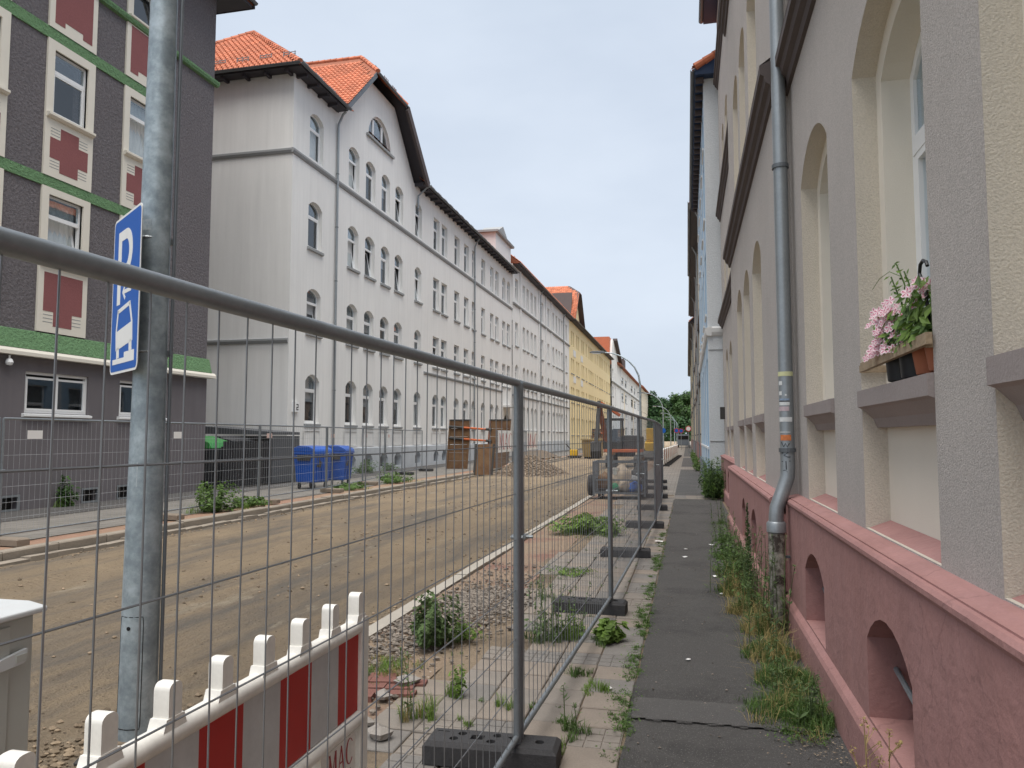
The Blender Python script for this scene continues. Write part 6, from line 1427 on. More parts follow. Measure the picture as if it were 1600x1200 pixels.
# ------------------------------------------------------------------ excavator
ex = thing('excavator', (-3.6, 45.3, -0.08), 'orange and dark excavator with folded arm on the road', 'excavator')
def W(p): return (p[0] - 3.6, p[1] + 45.3, p[2] - 0.08)
for sx in (-1, 1):
    stad = [(1.25 + 0.34 * math.cos(t), 0.34 + 0.34 * math.sin(t)) for t in [R(-90 + 180 * k / 8) for k in range(9)]] + [(-1.25 + 0.34 * math.cos(t), 0.34 + 0.34 * math.sin(t)) for t in [R(90 + 180 * k / 8) for k in range(9)]]
    tr = MB().prism(stad, lambda u, v, d, sx=sx: W((sx * 0.8 + d, u, v)), -0.22, 0.22).build('track', M['machine_dark'], ex)
    for k in range(5): MB().lathe([(0.05, -0.24), (0.2, -0.24), (0.2, 0.24), (0.05, 0.24)], 12, W((sx * 0.8, -1.1 + k * 0.55, 0.34)), 'x').build('roller', M['rust'], tr)
MB().lathe([(0.6, 0.6), (0.6, 0.85)], 18, W((0, 0, 0))).build('slew_ring', M['machine_dark'], ex)
MB().prism([(-1.15, 0.86), (1.0, 0.86), (1.0, 1.05), (-1.15, 1.05)], lambda u, v, d: W((u, d, v)), -1.2, 1.45).build('deck', M['orange'], ex, bevel=0.03)
MB().prism([(-0.1, 1.05), (1.02, 1.05), (1.02, 1.75), (0.85, 1.85), (0.0, 1.85)], lambda u, v, d: W((u, d, v)), -0.9, 1.5).build('engine_cover', M['machine_dark'], ex, bevel=0.05)
MB().prism([(-0.95, 0.95), (0.95, 0.95), (1.0, 1.4), (0.7, 1.75), (-0.7, 1.75), (-1.0, 1.4)], lambda u, v, d: W((u, d, v)), 1.45, 1.9).build('counterweight', M['machine_dark'], ex, bevel=0.06)
cabp = [(-1.15, 0.2), (-1.15, -1.15), (-0.15, -1.15), (-0.15, 0.2)]
cabm = MB()
for a, b in ((0, 1), (1, 2), (2, 3), (3, 0)):
    pass
for x, y in cabp: cabm.beam(W((x, y, 1.05)), W((x, y * 0.94, 2.75)), 0.09, 0.09)
cabm.box(*[W((-1.22, 0, 0))[0], W((-0.08, 0, 0))[0], W((0, -1.18, 0))[1], W((0, 0.28, 0))[1], W((0, 0, 2.72))[2], W((0, 0, 2.84))[2]])
cabm.box(*[W((-1.18, 0, 0))[0], W((-0.12, 0, 0))[0], W((0, -1.18, 0))[1], W((0, 0.22, 0))[1], W((0, 0, 1.05))[2], W((0, 0, 1.45))[2]])
cab_o = cabm.build('cab', M['machine_dark'], ex)
for q in ([(-1.15, -1.12), (-0.15, -1.12)], [(-1.15, 0.15), (-1.15, -1.12)], [(-0.15, -1.12), (-0.15, 0.15)]):
    MB().add([W((*q[0], 1.45)), W((*q[1], 1.45)), W((q[1][0], q[1][1] * 0.95, 2.72)), W((q[0][0], q[0][1] * 0.95, 2.72))], [(0, 1, 2, 3)]).build('cab_window', GLASS, cab_o)
MB().obox(W((-0.65, -0.3, 1.75)), (0.5, 0.2, 0.9)).build('seat', M['machine_dark'], cab_o)
boom = [(-0.95, -0.9, 1.3), (-1.15, -1.2, 2.3), (-1.25, -1.5, 3.0), (-1.32, -1.9, 3.66)]
mbm = MB()
for i in range(3): mbm.beam(W(boom[i]), W(boom[i + 1]), 0.26, (0.40, 0.46, 0.36)[i], up=(0, 1, 0))
mbm.build('boom', M['orange_dark'], ex)
MB().beam(W((-1.32, -1.75, 3.8)), W((-1.45, -2.3, 1.35)), 0.20, 0.26, up=(0, 1, 0)).build('stick', M['machine_dark'], ex)
MB().beam(W((-1.0, -0.95, 2.1)), W((-1.28, -1.35, 3.5)), 0.10, 0.10, up=(0, 1, 0)).build('boom_cylinder', M['zinc'], ex)
MB().beam(W((-0.2, -1.2, 3.0)), W((-1.3, -1.8, 3.75)), 0.16, 0.16).build('hydraulic_hose', M['orange'], ex)
MB().prism([(-2.45, 1.5), (-2.95, 1.45), (-3.05, 0.95), (-2.75, 0.62), (-2.30, 0.75), (-2.55, 0.85), (-2.7, 1.1)], lambda u, v, d: W((-1.45 + d, u + 0.35, v)), -0.28, 0.28).build('bucket', M['machine_dark'], ex)
for k in range(4): MB().prism([(-2.30, 0.75), (-2.12, 0.80), (-2.30, 0.82)], lambda u, v, d: W((-1.45 + d, u + 0.35, v)), -0.27 + k * 0.15, -0.20 + k * 0.15).build('tooth', M['zinc'], ex)
# tan container, compactor, yellow machine
tcn = thing('waste_skip', (-7.6, 62.5, -0.08), 'tan ribbed steel container on the road in front of the yellow house', 'container')
MB().add([(-8.25, 61.2, 0.05), (-6.95, 61.2, 0.05), (-6.95, 63.8, 0.05), (-8.25, 63.8, 0.05), (-8.35, 61.0, 1.45), (-6.85, 61.0, 1.45), (-6.85, 64.0, 1.45), (-8.35, 64.0, 1.45)], [(3, 2, 1, 0), (4, 5, 6, 7), (0, 1, 5, 4), (1, 2, 6, 5), (2, 3, 7, 6), (3, 0, 4, 7)]).build('body', M['tan_box'], tcn)
MB().box(-8.42, -6.78, 60.9, 64.1, 1.40, 1.52).build('rim', M['tan_box'], tcn)
for k in range(4): MB().box(-8.2 + k * 0.38, -8.12 + k * 0.38, 61.0, 61.16, 0.1, 1.40).build('rib', M['tan_box'], tcn)
MB().box(-8.2, -7.0, 61.3, 63.7, -0.08, 0.05).build('skid', M['machine_dark'], tcn)
cp = thing('plate_compactor', (-9.1, 62.0, -0.06), 'small yellow plate compactor beside the far shoring', 'compactor')
MB().prism([(-0.5, 0.0), (0.5, 0.0), (0.65, 0.18), (0.5, 0.16), (-0.5, 0.16), (-0.65, 0.18)], lambda u, v, d: (-9.1 + u, 62 + d, v - 0.06), -0.3, 0.3).build('base_plate', M['machine_dark'], cp)
MB().box(-9.45, -8.8, 61.75, 62.25, 0.12, 0.62).build('engine', M['yellow_paint'], cp, bevel=0.05)
MB().tube([(-9.3, 61.8, 0.5), (-9.75, 61.8, 1.05), (-9.75, 62.2, 1.05), (-9.3, 62.2, 0.5)], 0.025, 8).build('handle', M['machine_dark'], cp)
ym = thing('wheel_loader', (-2.3, 56.0, -0.05), 'yellow wheel loader partly hidden behind the fence', 'wheel loader')
MB().prism([(-0.9, 0.5), (1.0, 0.5), (1.0, 1.3), (0.2, 1.45), (-0.9, 1.3)], lambda u, v, d: (-2.5 + d, 56 + u, v - 0.05), -0.5, 0.5).build('body', M['yellow_paint'], ym, bevel=0.05)
MB().box(-2.9, -2.1, 55.6, 56.5, 1.35, 2.3).build('cab', M['yellow_paint'], ym, bevel=0.04)
for yy in (55.35, 56.7):
    for xx in (-3.05, -1.95): MB().lathe([(0.15, -0.14), (0.42, -0.14), (0.45, 0), (0.42, 0.14), (0.15, 0.14)], 16, (xx, yy, 0.38), 'x').build('wheel', M['rubber'], ym)
MB().prism([(-1.1, 0.15), (-1.7, 0.10), (-1.75, 0.25), (-1.3, 0.7), (-1.1, 0.6)], lambda u, v, d: (-2.5 + d, 56 + u, v - 0.02), -0.75, 0.75).build('shovel', M['machine_dark'], ym)

# ------------------------------------------------------------------ wire basket trolley with site rubbish
bk = thing('mesh_crate', (-1.85, 21.3, 0.0), 'dark steel mesh crate trolley filled with site rubbish', 'mesh crate')
x0, x1, y0, y1, z0, z1 = -2.52, -1.14, 20.75, 21.85, 0.16, 1.00
f = MB()
for x in (x0, (x0 + x1) / 2 - 0.28, x1):
    for y in (y0, y1): f.beam((x, y, 0.08), (x, y, z1 + 0.02), 0.05, 0.05)
for z in (z0, 0.52, z1):
    for y in (y0, y1): f.beam((x0, y, z), (x1, y, z), 0.035, 0.04)
    for x in (x0, x1): f.beam((x, y0, z), (x, y1, z), 0.035, 0.04)
f.build('frame', M['zinc_dull'], bk)
ms = MB()
for y in (y0, y1):
    for k in range(1, 24): x = x0 + (x1 - x0) * k / 24; ms.beam((x, y, z0), (x, y, z1), 0.006, 0.006)
    for z in (0.28, 0.40, 0.65, 0.78, 0.90): ms.beam((x0, y, z), (x1, y, z), 0.006, 0.006)
for x in (x0, x1):
    for k in range(1, 18): y = y0 + (y1 - y0) * k / 18; ms.beam((x, y, z0), (x, y, z1), 0.006, 0.006)
    for z in (0.28, 0.40, 0.65, 0.78, 0.90): ms.beam((x, y0, z), (x, y1, z), 0.006, 0.006)
ms.build('wire_mesh', M['wire'], bk)
MB().box(x0 + 0.02, x1 - 0.02, y0 + 0.02, y1 - 0.02, z0, z0 + 0.03).build('floor', M['machine_dark'], bk)
for x in (x0 + 0.15, x1 - 0.15):
    for y in (y0 + 0.1, y1 - 0.1): MB().lathe([(0.02, -0.03), (0.08, -0.03), (0.08, 0.03), (0.02, 0.03)], 14, (x, y, 0.085), 'x').build('wheel', M['rubber'], bk)
MB().lathe([(0.14, -0.06), (0.27, -0.08), (0.30, 0), (0.27, 0.08), (0.14, 0.06)], 18, (x0 - 0.09, 21.0, 0.36), 'x').build('spare_tyre', M['rubber'], bk)
def lump(name, c, s, m, label, cat, seed):
    rr = random.Random(seed); bm = bmesh.new(); bmesh.ops.create_icosphere(bm, subdivisions=3, radius=1.0)
    for v in bm.verts:
        n = 1 + 0.35 * mnoise.noise(v.co * 1.6 + Vector((seed, 0, 0))) + 0.12 * mnoise.noise(v.co * 5 + Vector((seed, 3, 0)))
        v.co = Vector((v.co.x * s[0] * n, v.co.y * s[1] * n, max(-0.6, v.co.z) * s[2] * n))
    me = bpy.data.meshes.new(name); bm.to_mesh(me); bm.free(); me.materials.append(m)
    me.polygons.foreach_set('use_smooth', [True] * len(me.polygons))
    o = inst(name, me, None, (c[0], c[1], c[2] + 0.6 * s[2])); return tag(o, label, cat, 'rubbish in the mesh crate')
lump('rubbish_sack', (-1.42, 21.15, 0.195), (0.20, 0.2, 0.16), M['cloth_blue'], 'blue plastic bag in the mesh crate', 'bag', 1)
lump('rubbish_sack', (-1.72, 21.15, 0.195), (0.17, 0.2, 0.20), M['sack'], 'beige sack in the middle of the mesh crate', 'sack', 2)
lump('rubbish_sack', (-2.02, 21.1, 0.195), (0.18, 0.2, 0.13), M['net_green'], 'green netting bundle in the mesh crate', 'net', 3)
lump('rubbish_sack', (-1.80, 21.55, 0.195), (0.30, 0.22, 0.42), M['sack'], 'large dusty sack heaped above the mesh crate', 'sack', 4)
lump('rubbish_sack', (-1.35, 21.6, 0.195), (0.22, 0.2, 0.46), M['machine_dark'], 'dark bundle of hoses at the right of the mesh crate', 'hose bundle', 6)
lump('rubbish_sack', (-2.3, 21.5, 0.195), (0.18, 0.25, 0.30), M['rust'], 'rusty brown bundle at the left of the mesh crate', 'scrap', 7)
o = thing('bucket', (-1.98, 21.5, 0.60), 'small white bucket inside the mesh crate', 'bucket')
MB().lathe([(0.07, 0.0), (0.10, 0.2), (0.105, 0.2), (0.105, 0.22), (0.09, 0.22), (0.06, 0.02)], 14).build('shell', M['white_plastic'], o, loc=(0, 0, 0), smooth=True)
MB().tube([(-0.1, 0, 0.2), (-0.07, -0.03, 0.12), (0, -0.06, 0.09), (0.07, -0.03, 0.12), (0.1, 0, 0.2)], 0.004, 5).build('bail', M['zinc'], o, loc=(0, 0, 0))
lump('rubbish_sack', (-1.98, 21.5, 0.195), (0.17, 0.15, 0.27), M['sack'], 'brown sack under the white bucket in the mesh crate', 'sack', 8)
o = MB().obox((-1.38, 20.98, 0.56), (0.26, 0.16, 0.10), Matrix.Rotation(0.3, 3, 'Y')).build('paint_can', M['sign_white']); tag(o, 'white and red packet on top of the blue bag', 'packet')

# ------------------------------------------------------------------ signs far down the street
def disc_sign(loc, h, label, r=0.30, face='sign_blue', ring='sign_red'):
    o = thing('traffic_sign', loc, label, 'sign', 'small round signs far down the street')
    MB().tube([(0, 0, 0), (0, 0, h + r)], 0.03, 8).build('post', M['zinc'], o, loc=(0, 0, 0))
    MB().lathe([(r, -0.045), (r, -0.035)], 20, (0, 0, h), 'y').build('rim', M[ring], o, loc=(0, 0, 0))
    MB().lathe([(r * 0.72, -0.055), (r * 0.72, -0.046)], 20, (0, 0, h), 'y').build('face', M[face], o, loc=(0, 0, 0))
disc_sign((-1.25, 92, 0), 2.4, 'round red and blue sign near the end of the path, left one', 0.30)
disc_sign((-0.75, 97, 0), 2.4, 'round red and blue sign near the end of the path, middle one', 0.30)
disc_sign((0.12, 80, 0), 2.5, 'round red sign by the path at the right houses', 0.30, 'sign_white', 'sign_red')
# a parked van at the far end
vn = thing('parked_van', (-1.2, 120.0, 0), 'dark van parked at the far end of the street', 'van')
MB().prism([(-2.2, 0.35), (2.4, 0.35), (2.4, 1.0), (1.6, 1.15), (1.2, 1.95), (-2.2, 2.0)], lambda u, v, d: (-0.6 + d, 120 + u, v), -0.9, 0.9).build('body', M['slate_plinth'], vn, bevel=0.08)
MB().box(-1.35, 0.15, 117.77, 117.795, 1.25, 1.8).build('window', M['void'], vn)
for xx in (-1.4, 0.2):
    for yy in (118.5, 121.4): MB().lathe([(0.1, -0.1), (0.33, -0.1), (0.33, 0.1), (0.1, 0.1)], 14, (xx, yy, 0.33), 'x').build('wheel', M['rubber'], vn)

# ------------------------------------------------------------------ vegetation
def blade(mb, p, h, lean, az, w, rnd):
    """a tapering bent grass blade."""
    d = Vector((math.cos(az), math.sin(az), 0)); s = Vector((-d.y, d.x, 0)) * w
    pts = [Vector(p), Vector(p) + Vector((0, 0, h * 0.55)) + d * (lean * 0.3 * h), Vector(p) + Vector((0, 0, h * (0.95 - 0.25 * lean))) + d * (lean * 0.9 * h)]
    mb.add([pts[0] - s, pts[0] + s, pts[1] - s * 0.7, pts[1] + s * 0.7, pts[2]], [(0, 1, 3, 2), (2, 3, 4)])
def leafcard(mb, p, n, size, rnd, el=2.0):
    n = Vector(n).normalized(); t = n.orthogonal().normalized(); t.rotate(Matrix.Rotation(rnd.uniform(0, 6.28), 3, n)); b = n.cross(t)
    a = size * el / 2; c = size / 2; p = Vector(p)
    mb.add([p - t * a, p + b * c + n * 0.15 * size, p + t * a, p - b * c + n * 0.15 * size], [(0, 1, 2, 3)])
def grass(mb, cx, cy, rx, ry, n, h0, h1, rnd, z=0.0, w=0.003, lean=0.7):
    """blades grouped in small tufts, tall in some and short in others, thinning towards the edge."""
    nt = max(1, n // 28); k = 0
    for t in range(nt):
        a = rnd.uniform(0, 6.283); q = rnd.random() ** 0.7 * 1.15; tx, ty = cx + rx * q * math.cos(a), cy + ry * q * math.sin(a); th = rnd.uniform(0.45, 1.15) * (1.15 - 0.45 * q); tr = 0.22 * (rx + ry) * 0.5 + 0.01
        az0 = rnd.uniform(0, 6.283)
        for b in range(n // nt):
            x, y = tx + rnd.gauss(0, tr * 0.5), ty + rnd.gauss(0, tr * 0.5)
            blade(mb, (x, y, z), max(0.008, (h0 + (h1 - h0) * rnd.random() ** 1.6) * th), rnd.uniform(0.1, lean * 1.5), az0 + rnd.gauss(0, 1.3), w * rnd.uniform(0.5, 1.1), rnd)
def bushy(mb, cx, cy, r, h, n, size, rnd, z=0.0, el=1.8):
    for k in range(n):
        a = rnd.uniform(0, 6.283); q = rnd.random() ** 0.45; t = rnd.random(); rr = r * q * (0.5 + 0.9 * t * (1.25 - t))
        bump_ = 1 + 0.35 * math.sin(3 * a + cx * 9) + 0.2 * math.sin(7 * a)
        p = (cx + rr * bump_ * math.cos(a), cy + rr * bump_ * math.sin(a), z + 0.02 + h * t * (0.75 + 0.35 * math.sin(4 * a + cy)) )
        leafcard(mb, p, (math.cos(a) * 0.6 + rnd.uniform(-.6, .6), math.sin(a) * 0.6 + rnd.uniform(-.6, .6), 0.8), size * rnd.uniform(0.6, 1.3), rnd, el)
def stalk(mb_s, mb_l, x, y, h, rnd, leaves=14, lsize=0.03, z=0.0, spread=0.10, seed_head=True):
    az = rnd.uniform(0, 6.28); le = rnd.uniform(0.02, 0.22)
    pts = [Vector((x, y, z)) + Vector((math.cos(az), math.sin(az), 0)) * (le * h * t * t) + Vector((0, 0, h * t)) for t in (0, 0.35, 0.7, 1.0)]
    mb_s.tube(pts, [0.0035, 0.003, 0.0025, 0.0015], 4, cap=False)
    for k in range(leaves):
        t = rnd.uniform(0.08, 1.0); i = min(2, int(t * 3)); u = t * 3 - i; p = pts[i].lerp(pts[i + 1], u); a = rnd.uniform(0, 6.28)
        dirv = Vector((math.cos(a), math.sin(a), rnd.uniform(0.1, 0.7))); le_ = lsize * rnd.uniform(0.8, 2.2) * (1.25 - 0.6 * t)
        q = p + dirv * le_ ; s = Vector((-math.sin(a), math.cos(a), 0)) * le_ * 0.16
        mb_l.add([p, p + dirv * le_ * 0.5 + s, q, p + dirv * le_ * 0.5 - s], [(0, 1, 2, 3)])
    if seed_head:
        for k in range(10):
            p = pts[3] + Vector((rnd.uniform(-1, 1), rnd.uniform(-1, 1), rnd.uniform(-3, 1))) * 0.012; leafcard(mb_l, p, (rnd.uniform(-1, 1), rnd.uniform(-1, 1), 1), 0.010, rnd, 1.6)
def plant(name, loc, label, cat, group, parts, stem=None):
    o = thing(name, loc, label, cat, group)
    for nm, mb, m in parts:
        if mb.v:
            q_ = mb.build(nm, M[m], o)
            if nm not in ('stem', 'stems'): q_['kind'] = 'stuff'
    return o
G_W = 'weeds along the foot of the red plinth'
rv = random.Random(77)
# weeds at the foot of the wall on the right
def wall_weed(x, y, label, lush=0.0, dry=0.0, stalks=0, sh=0.6, grass_n=250, gh=0.22, r=0.16, bush=0, bh_=0.3):
    gm, dmb_, sm_, lm, bm_ = MB(), MB(), MB(), MB(), MB()
    grass(gm, x, y, r, r * 1.3, grass_n, gh * 0.4, gh, rv, lean=0.8, w=0.0028)
    if dry: grass(dmb_, x, y, r * 1.1, r * 1.5, int(dry), gh * 0.4, gh * 1.6, rv, lean=1.0, w=0.0022)
    for k in range(stalks): stalk(sm_, lm, x + rv.gauss(0, r * 0.6), y + rv.gauss(0, r), sh * rv.uniform(0.55, 1.1), rv, 22, 0.035)
    if bush: bushy(bm_, x, y, r * 1.2, bh_, bush, 0.022, rv)
    plant('weed_clump', (x, y, 0), label, 'weeds', G_W, [('grass_blades', gm, 'leaf'), ('dry_blades', dmb_, 'straw'), ('stems', sm_, 'leaf_grey'), ('leaves', lm, 'leaf_grey'), ('foliage', bm_, 'leaf')])
wall_weed(0.60, 5.0, 'bright green grass clump at the wall foot nearest the camera', grass_n=3400, gh=0.17, r=0.23, dry=260, stalks=7, sh=0.28)
wall_weed(0.66, 5.65, 'fresh green grass at the wall foot below the cellar openings', grass_n=2600, gh=0.17, r=0.19, dry=220, stalks=6, sh=0.30)
wall_weed(0.60, 6.30, 'green and straw coloured grass at the wall before the standpipe', grass_n=1300, gh=0.22, r=0.17, dry=480, stalks=4, sh=0.45)
wall_weed(0.62, 7.00, 'tall weeds and dry straw grass around the rusty standpipe', grass_n=420, gh=0.34, r=0.17, dry=700, stalks=16, sh=0.85)
wall_weed(0.56, 7.75, 'tall grey green weeds just behind the standpipe', grass_n=420, gh=0.34, r=0.17, dry=300, stalks=15, sh=0.80, bush=260, bh_=0.35)
wall_weed(0.52, 8.70, 'dense leafy weeds with a tall spike by the projecting bay', grass_n=600, gh=0.38, r=0.19, dry=180, stalks=14, sh=0.65, bush=700, bh_=0.42)
wall_weed(0.50, 9.80, 'leafy green weeds by the cellar windows of the projecting bay', grass_n=600, gh=0.32, r=0.20, stalks=10, sh=0.6, bush=700, bh_=0.40)
wall_weed(0.52, 11.1, 'low green weeds farther along the projecting bay', grass_n=420, gh=0.28, r=0.18, stalks=8, sh=0.55, bush=420, bh_=0.32)
wall_weed(0.56, 12.8, 'small weeds at the far half of the projecting bay', grass_n=300, gh=0.22, r=0.16, stalks=6, sh=0.5, bush=250, bh_=0.25)
wall_weed(0.62, 15.4, 'small weeds where the projecting bay ends', grass_n=200, gh=0.2, r=0.16, stalks=6, sh=0.5)
# conical mullein-like spike
sm_, lm = MB(), MB(); sm_.tube([(0.60, 8.35, 0.0), (0.605, 8.36, 0.5), (0.60, 8.36, 1.0)], [0.008, 0.006, 0.003], 6)
for k in range(420):
    t = rv.random(); a = rv.uniform(0, 6.28); r_ = 0.075 * (1 - t) + 0.012; p = Vector((0.60, 8.36, 0.18 + 0.82 * t)); d = Vector((math.cos(a), math.sin(a), 0.55)) * r_
    s = Vector((-math.sin(a), math.cos(a), 0)) * 0.009; lm.add([p, p + d * 0.6 + s, p + d, p + d * 0.6 - s], [(0, 1, 2, 3)])
plant('spike_weed', (0.60, 8.36, 0), 'tall pointed leafy weed spike against the red plinth', 'weed', G_W, [('stem', sm_, 'leaf_grey'), ('leaves', lm, 'leaf_dark')])
# big weeds before the blue house
sm_, lm, bm_ = MB(), MB(), MB()
for k in range(80): stalk(sm_, lm, rv.uniform(0.42, 1.0), rv.uniform(20.9, 23.0), rv.uniform(0.55, 1.15), rv, 26, 0.075)
bushy(bm_, 0.72, 21.9, 0.42, 0.65, 1500, 0.045, rv, el=2.2)
plant('tall_weeds', (0.72, 22.0, 0), 'large dark green weeds at the corner of the blue house', 'weeds', G_W, [('stems', sm_, 'leaf_grey'), ('leaves', lm, 'leaf'), ('foliage', bm_, 'leaf_dark')])
bm_ = MB()
for y in [38 + k * 1.3 for k in range(26)]: bushy(bm_, 0.55 - 0.002 * y, y, 0.22 * rv.uniform(0.6, 1.2), 0.5 * rv.uniform(0.5, 1.2), 60, 0.07, rv)
tag(bm_.build('far_weeds', M['leaf']), 'thin line of weeds along the far house fronts on the right', 'weeds', kind='stuff')
# dry stalks at the bottom right
sm_, lm = MB(), MB()
for x, y, h in ((0.72, 3.55, 0.50), (0.70, 3.40, 0.42), (0.745, 3.30, 0.55), (0.74, 3.62, 0.34), (0.76, 3.20, 0.30)):
    stalk(sm_, lm, x, y, h, rv, 5, 0.02)
    for k in range(4):
        a = rv.uniform(0, 6.28); p = Vector((x, y, h * rv.uniform(.6, .95))); q = p + Vector((math.cos(a) * .05, math.sin(a) * .05, .05)); sm_.tube([p, q], 0.0014, 4)
        for t in range(5): leafcard(lm, q + Vector((rv.uniform(-1, 1), rv.uniform(-1, 1), rv.uniform(-1, 1))) * 0.008, (rv.uniform(-1, 1), rv.uniform(-1, 1), 1), 0.010, rv, 1.3)
plant('dry_stalks', (0.73, 3.4, 0), 'thin dry seed stalks before the red plinth at bottom right', 'weeds', G_W, [('stems', sm_, 'straw'), ('seed_heads', lm, 'straw')])

# weeds in the slab joints and on the verge
G_V = 'weeds on the slabs and the verge'
def slab_weed(x, y, r, n, h, label, m='leaf', bush=0, dry=0, stalks=0, leafs=0.022, bh_=0.2):
    gm, bm_, dmb_, sm_, lm = MB(), MB(), MB(), MB(), MB()
    grass(gm, x, y, r, r * 1.2, n, h * 0.35, h, rv, w=0.003)
    if dry: grass(dmb_, x, y, r, r * 1.2, dry, h * .5, h * 1.3, rv, w=0.002)
    if bush: bushy(bm_, x, y, r, bh_, bush, leafs, rv)
    for k in range(stalks): stalk(sm_, lm, x + rv.gauss(0, r * .5), y + rv.gauss(0, r * .5), h * rv.uniform(1, 1.8), rv, 16, 0.03)
    plant('weed_clump', (x, y, 0), label, 'weeds', G_V, [('grass_blades', gm, m), ('dry_blades', dmb_, 'straw'), ('foliage', bm_, m if m != 'leaf' else 'leaf_bright'), ('stems', sm_, 'leaf_grey'), ('leaves', lm, 'leaf_grey')])
slab_weed(-2.05, 5.98, 0.21, 60, 0.2, 'round dark green bush between kerb strip and slabs', 'leaf_grey', bush=2200, bh_=0.36, leafs=0.026)
slab_weed(-1.86, 6.2, 0.16, 150, 0.16, 'low green growth beside the round bush', 'leaf', bush=300, bh_=0.14)
slab_weed(-2.22, 5.28, 0.26, 650, 0.10, 'patch of yellowish grass in front of the round bush', 'leaf_bright', dry=260)
slab_weed(-1.60, 4.45, 0.10, 200, 0.26, 'tall grass tuft behind the nearest fence foot', 'leaf_bright', dry=60, stalks=4)
slab_weed(-1.50, 4.88, 0.07, 110, 0.18, 'bright young weed at the slab corner', 'leaf_bright', bush=160, bh_=0.18)
slab_weed(-1.16, 4.75, 0.07, 120, 0.16, 'grass tuft between slabs in front of the first post', 'leaf_bright')
slab_weed(-1.33, 4.42, 0.06, 90, 0.12, 'small grass tuft near the foot holes', 'leaf_bright')
slab_weed(-1.20, 6.35, 0.15, 260, 0.34, 'tall grassy weeds behind the first fence post', 'leaf_grey', stalks=12, bush=120, bh_=0.25)
slab_weed(-0.98, 6.5, 0.13, 240, 0.26, 'green weeds right of the first fence post', 'leaf_bright', stalks=4, bush=200, bh_=0.2)
slab_weed(-0.66, 6.42, 0.13, 130, 0.14, 'leafy rosette beside the second fence foot', 'leaf', bush=420, bh_=0.14, leafs=0.045)
slab_weed(-0.78, 5.5, 0.10, 170, 0.12, 'flat weeds in the slab joint under the bottom rail', 'leaf')
slab_weed(-0.62, 5.22, 0.13, 260, 0.09, 'grass along the dark slab near the path', 'leaf_bright')
slab_weed(-0.70, 4.45, 0.11, 260, 0.14, 'grass tuft right of the nearest fence foot', 'leaf', stalks=2)
slab_weed(-0.76, 4.15, 0.07, 160, 0.12, 'grass at the right end of the nearest fence foot', 'leaf_bright')
slab_weed(-1.42, 9.4, 0.30, 420, 0.07, 'flat green weed patch behind the second fence post', 'leaf', bush=300, bh_=0.05)
slab_weed(-1.78, 13.6, 0.62, 700, 0.22, 'broad green weed patch before the mesh crate', 'leaf', bush=1500, bh_=0.26, leafs=0.05)
slab_weed(-1.3, 13.2, 0.25, 200, 0.2, 'weeds with pale flowers at the right of the broad patch', 'leaf_bright', bush=300, bh_=0.25, leafs=0.04)
slab_weed(-1.5, 7.9, 0.12, 120, 0.16, 'weeds at the edge of the gravel', 'leaf_grey', stalks=3)
mb = MB()
for k in range(120):
    y = 4.2 + (k / 120) ** 1.1 * 9.5; x = -0.41 + 0.03 * nz3(0, y, 1.1, 6) + rv.uniform(-.05, .03); m_ = nz3(0, y, 0.9, 12)
    if m_ < 0.0 and k % 5: continue
    grass(mb, x, y, 0.05 + 0.05 * max(0, m_), 0.10, 84, 0.012, 0.035 + 0.05 * max(0, m_), rv, w=0.0032, lean=1.2, z=0.0)
    for t in range(26): leafcard(mb, (x + rv.gauss(0, .045), y + rv.gauss(0, .06), 0.012 + rv.random() * 0.02), (rv.uniform(-.6, .6), rv.uniform(-.6, .6), 1), rv.uniform(0.006, 0.013), rv, 1.7)
for k in range(150):
    i, j = rv.randint(0, 4), rv.randint(0, 50); x = -0.38 - i * 0.3; y = 2.9 + j * 0.3 + rv.choice((0.15, rv.uniform(0, .3)))
    if rv.random() < 0.5: x -= rv.uniform(0, 0.3); y = 2.9 + j * 0.3 + 0.15
    grass(mb, x, y, 0.02, 0.05, 14, 0.012, 0.06, rv, w=0.003, lean=1.0)
tag(mb.build('joint_grass', M['leaf']), 'low grass and moss in the slab joints along the path edge', 'grass', kind='stuff')
# far pavement
G_L = 'weeds on the far pavement'
def far_bush(x, y, r, h, n, label, ls=0.05, m='leaf'):
    bm_, gm = MB(), MB(); bushy(bm_, x, y, r, h, n, ls, rv); grass(gm, x, y, r * 1.2, r * 1.2, 120, h * .3, h, rv, w=0.006)
    plant('weed_bush', (x, y, 0), label, 'bush', G_L, [('foliage', bm_, m), ('grass_blades', gm, 'leaf_bright')])
far_bush(-10.5, 15.4, 0.55, 0.60, 1500, 'green bush behind the left kerb near the lamp post')
far_bush(-10.4, 16.6, 0.45, 0.22, 600, 'low weeds right of the bush at the left kerb')
far_bush(-10.6, 22.6, 0.6, 0.20, 700, 'low green weeds right of the blue containers')
far_bush(-10.5, 26.2, 0.7, 0.35, 900, 'weeds at the left kerb before the shoring box')
far_bush(-14.5, 30.3, 0.45, 0.7, 900, 'weeds at the white wall behind the blue containers')
far_bush(-14.5, 32.8, 0.5, 0.55, 900, 'weeds at the white wall under the arched cellar openings')
far_bush(-14.5, 35.5, 0.45, 0.35, 600, 'low weeds at the white wall left of the shoring box')
far_bush(-14.75, 15.6, 0.25, 0.7, 300, 'dark climbing weed at the foot of the grey house', m='leaf_dark', ls=0.07)

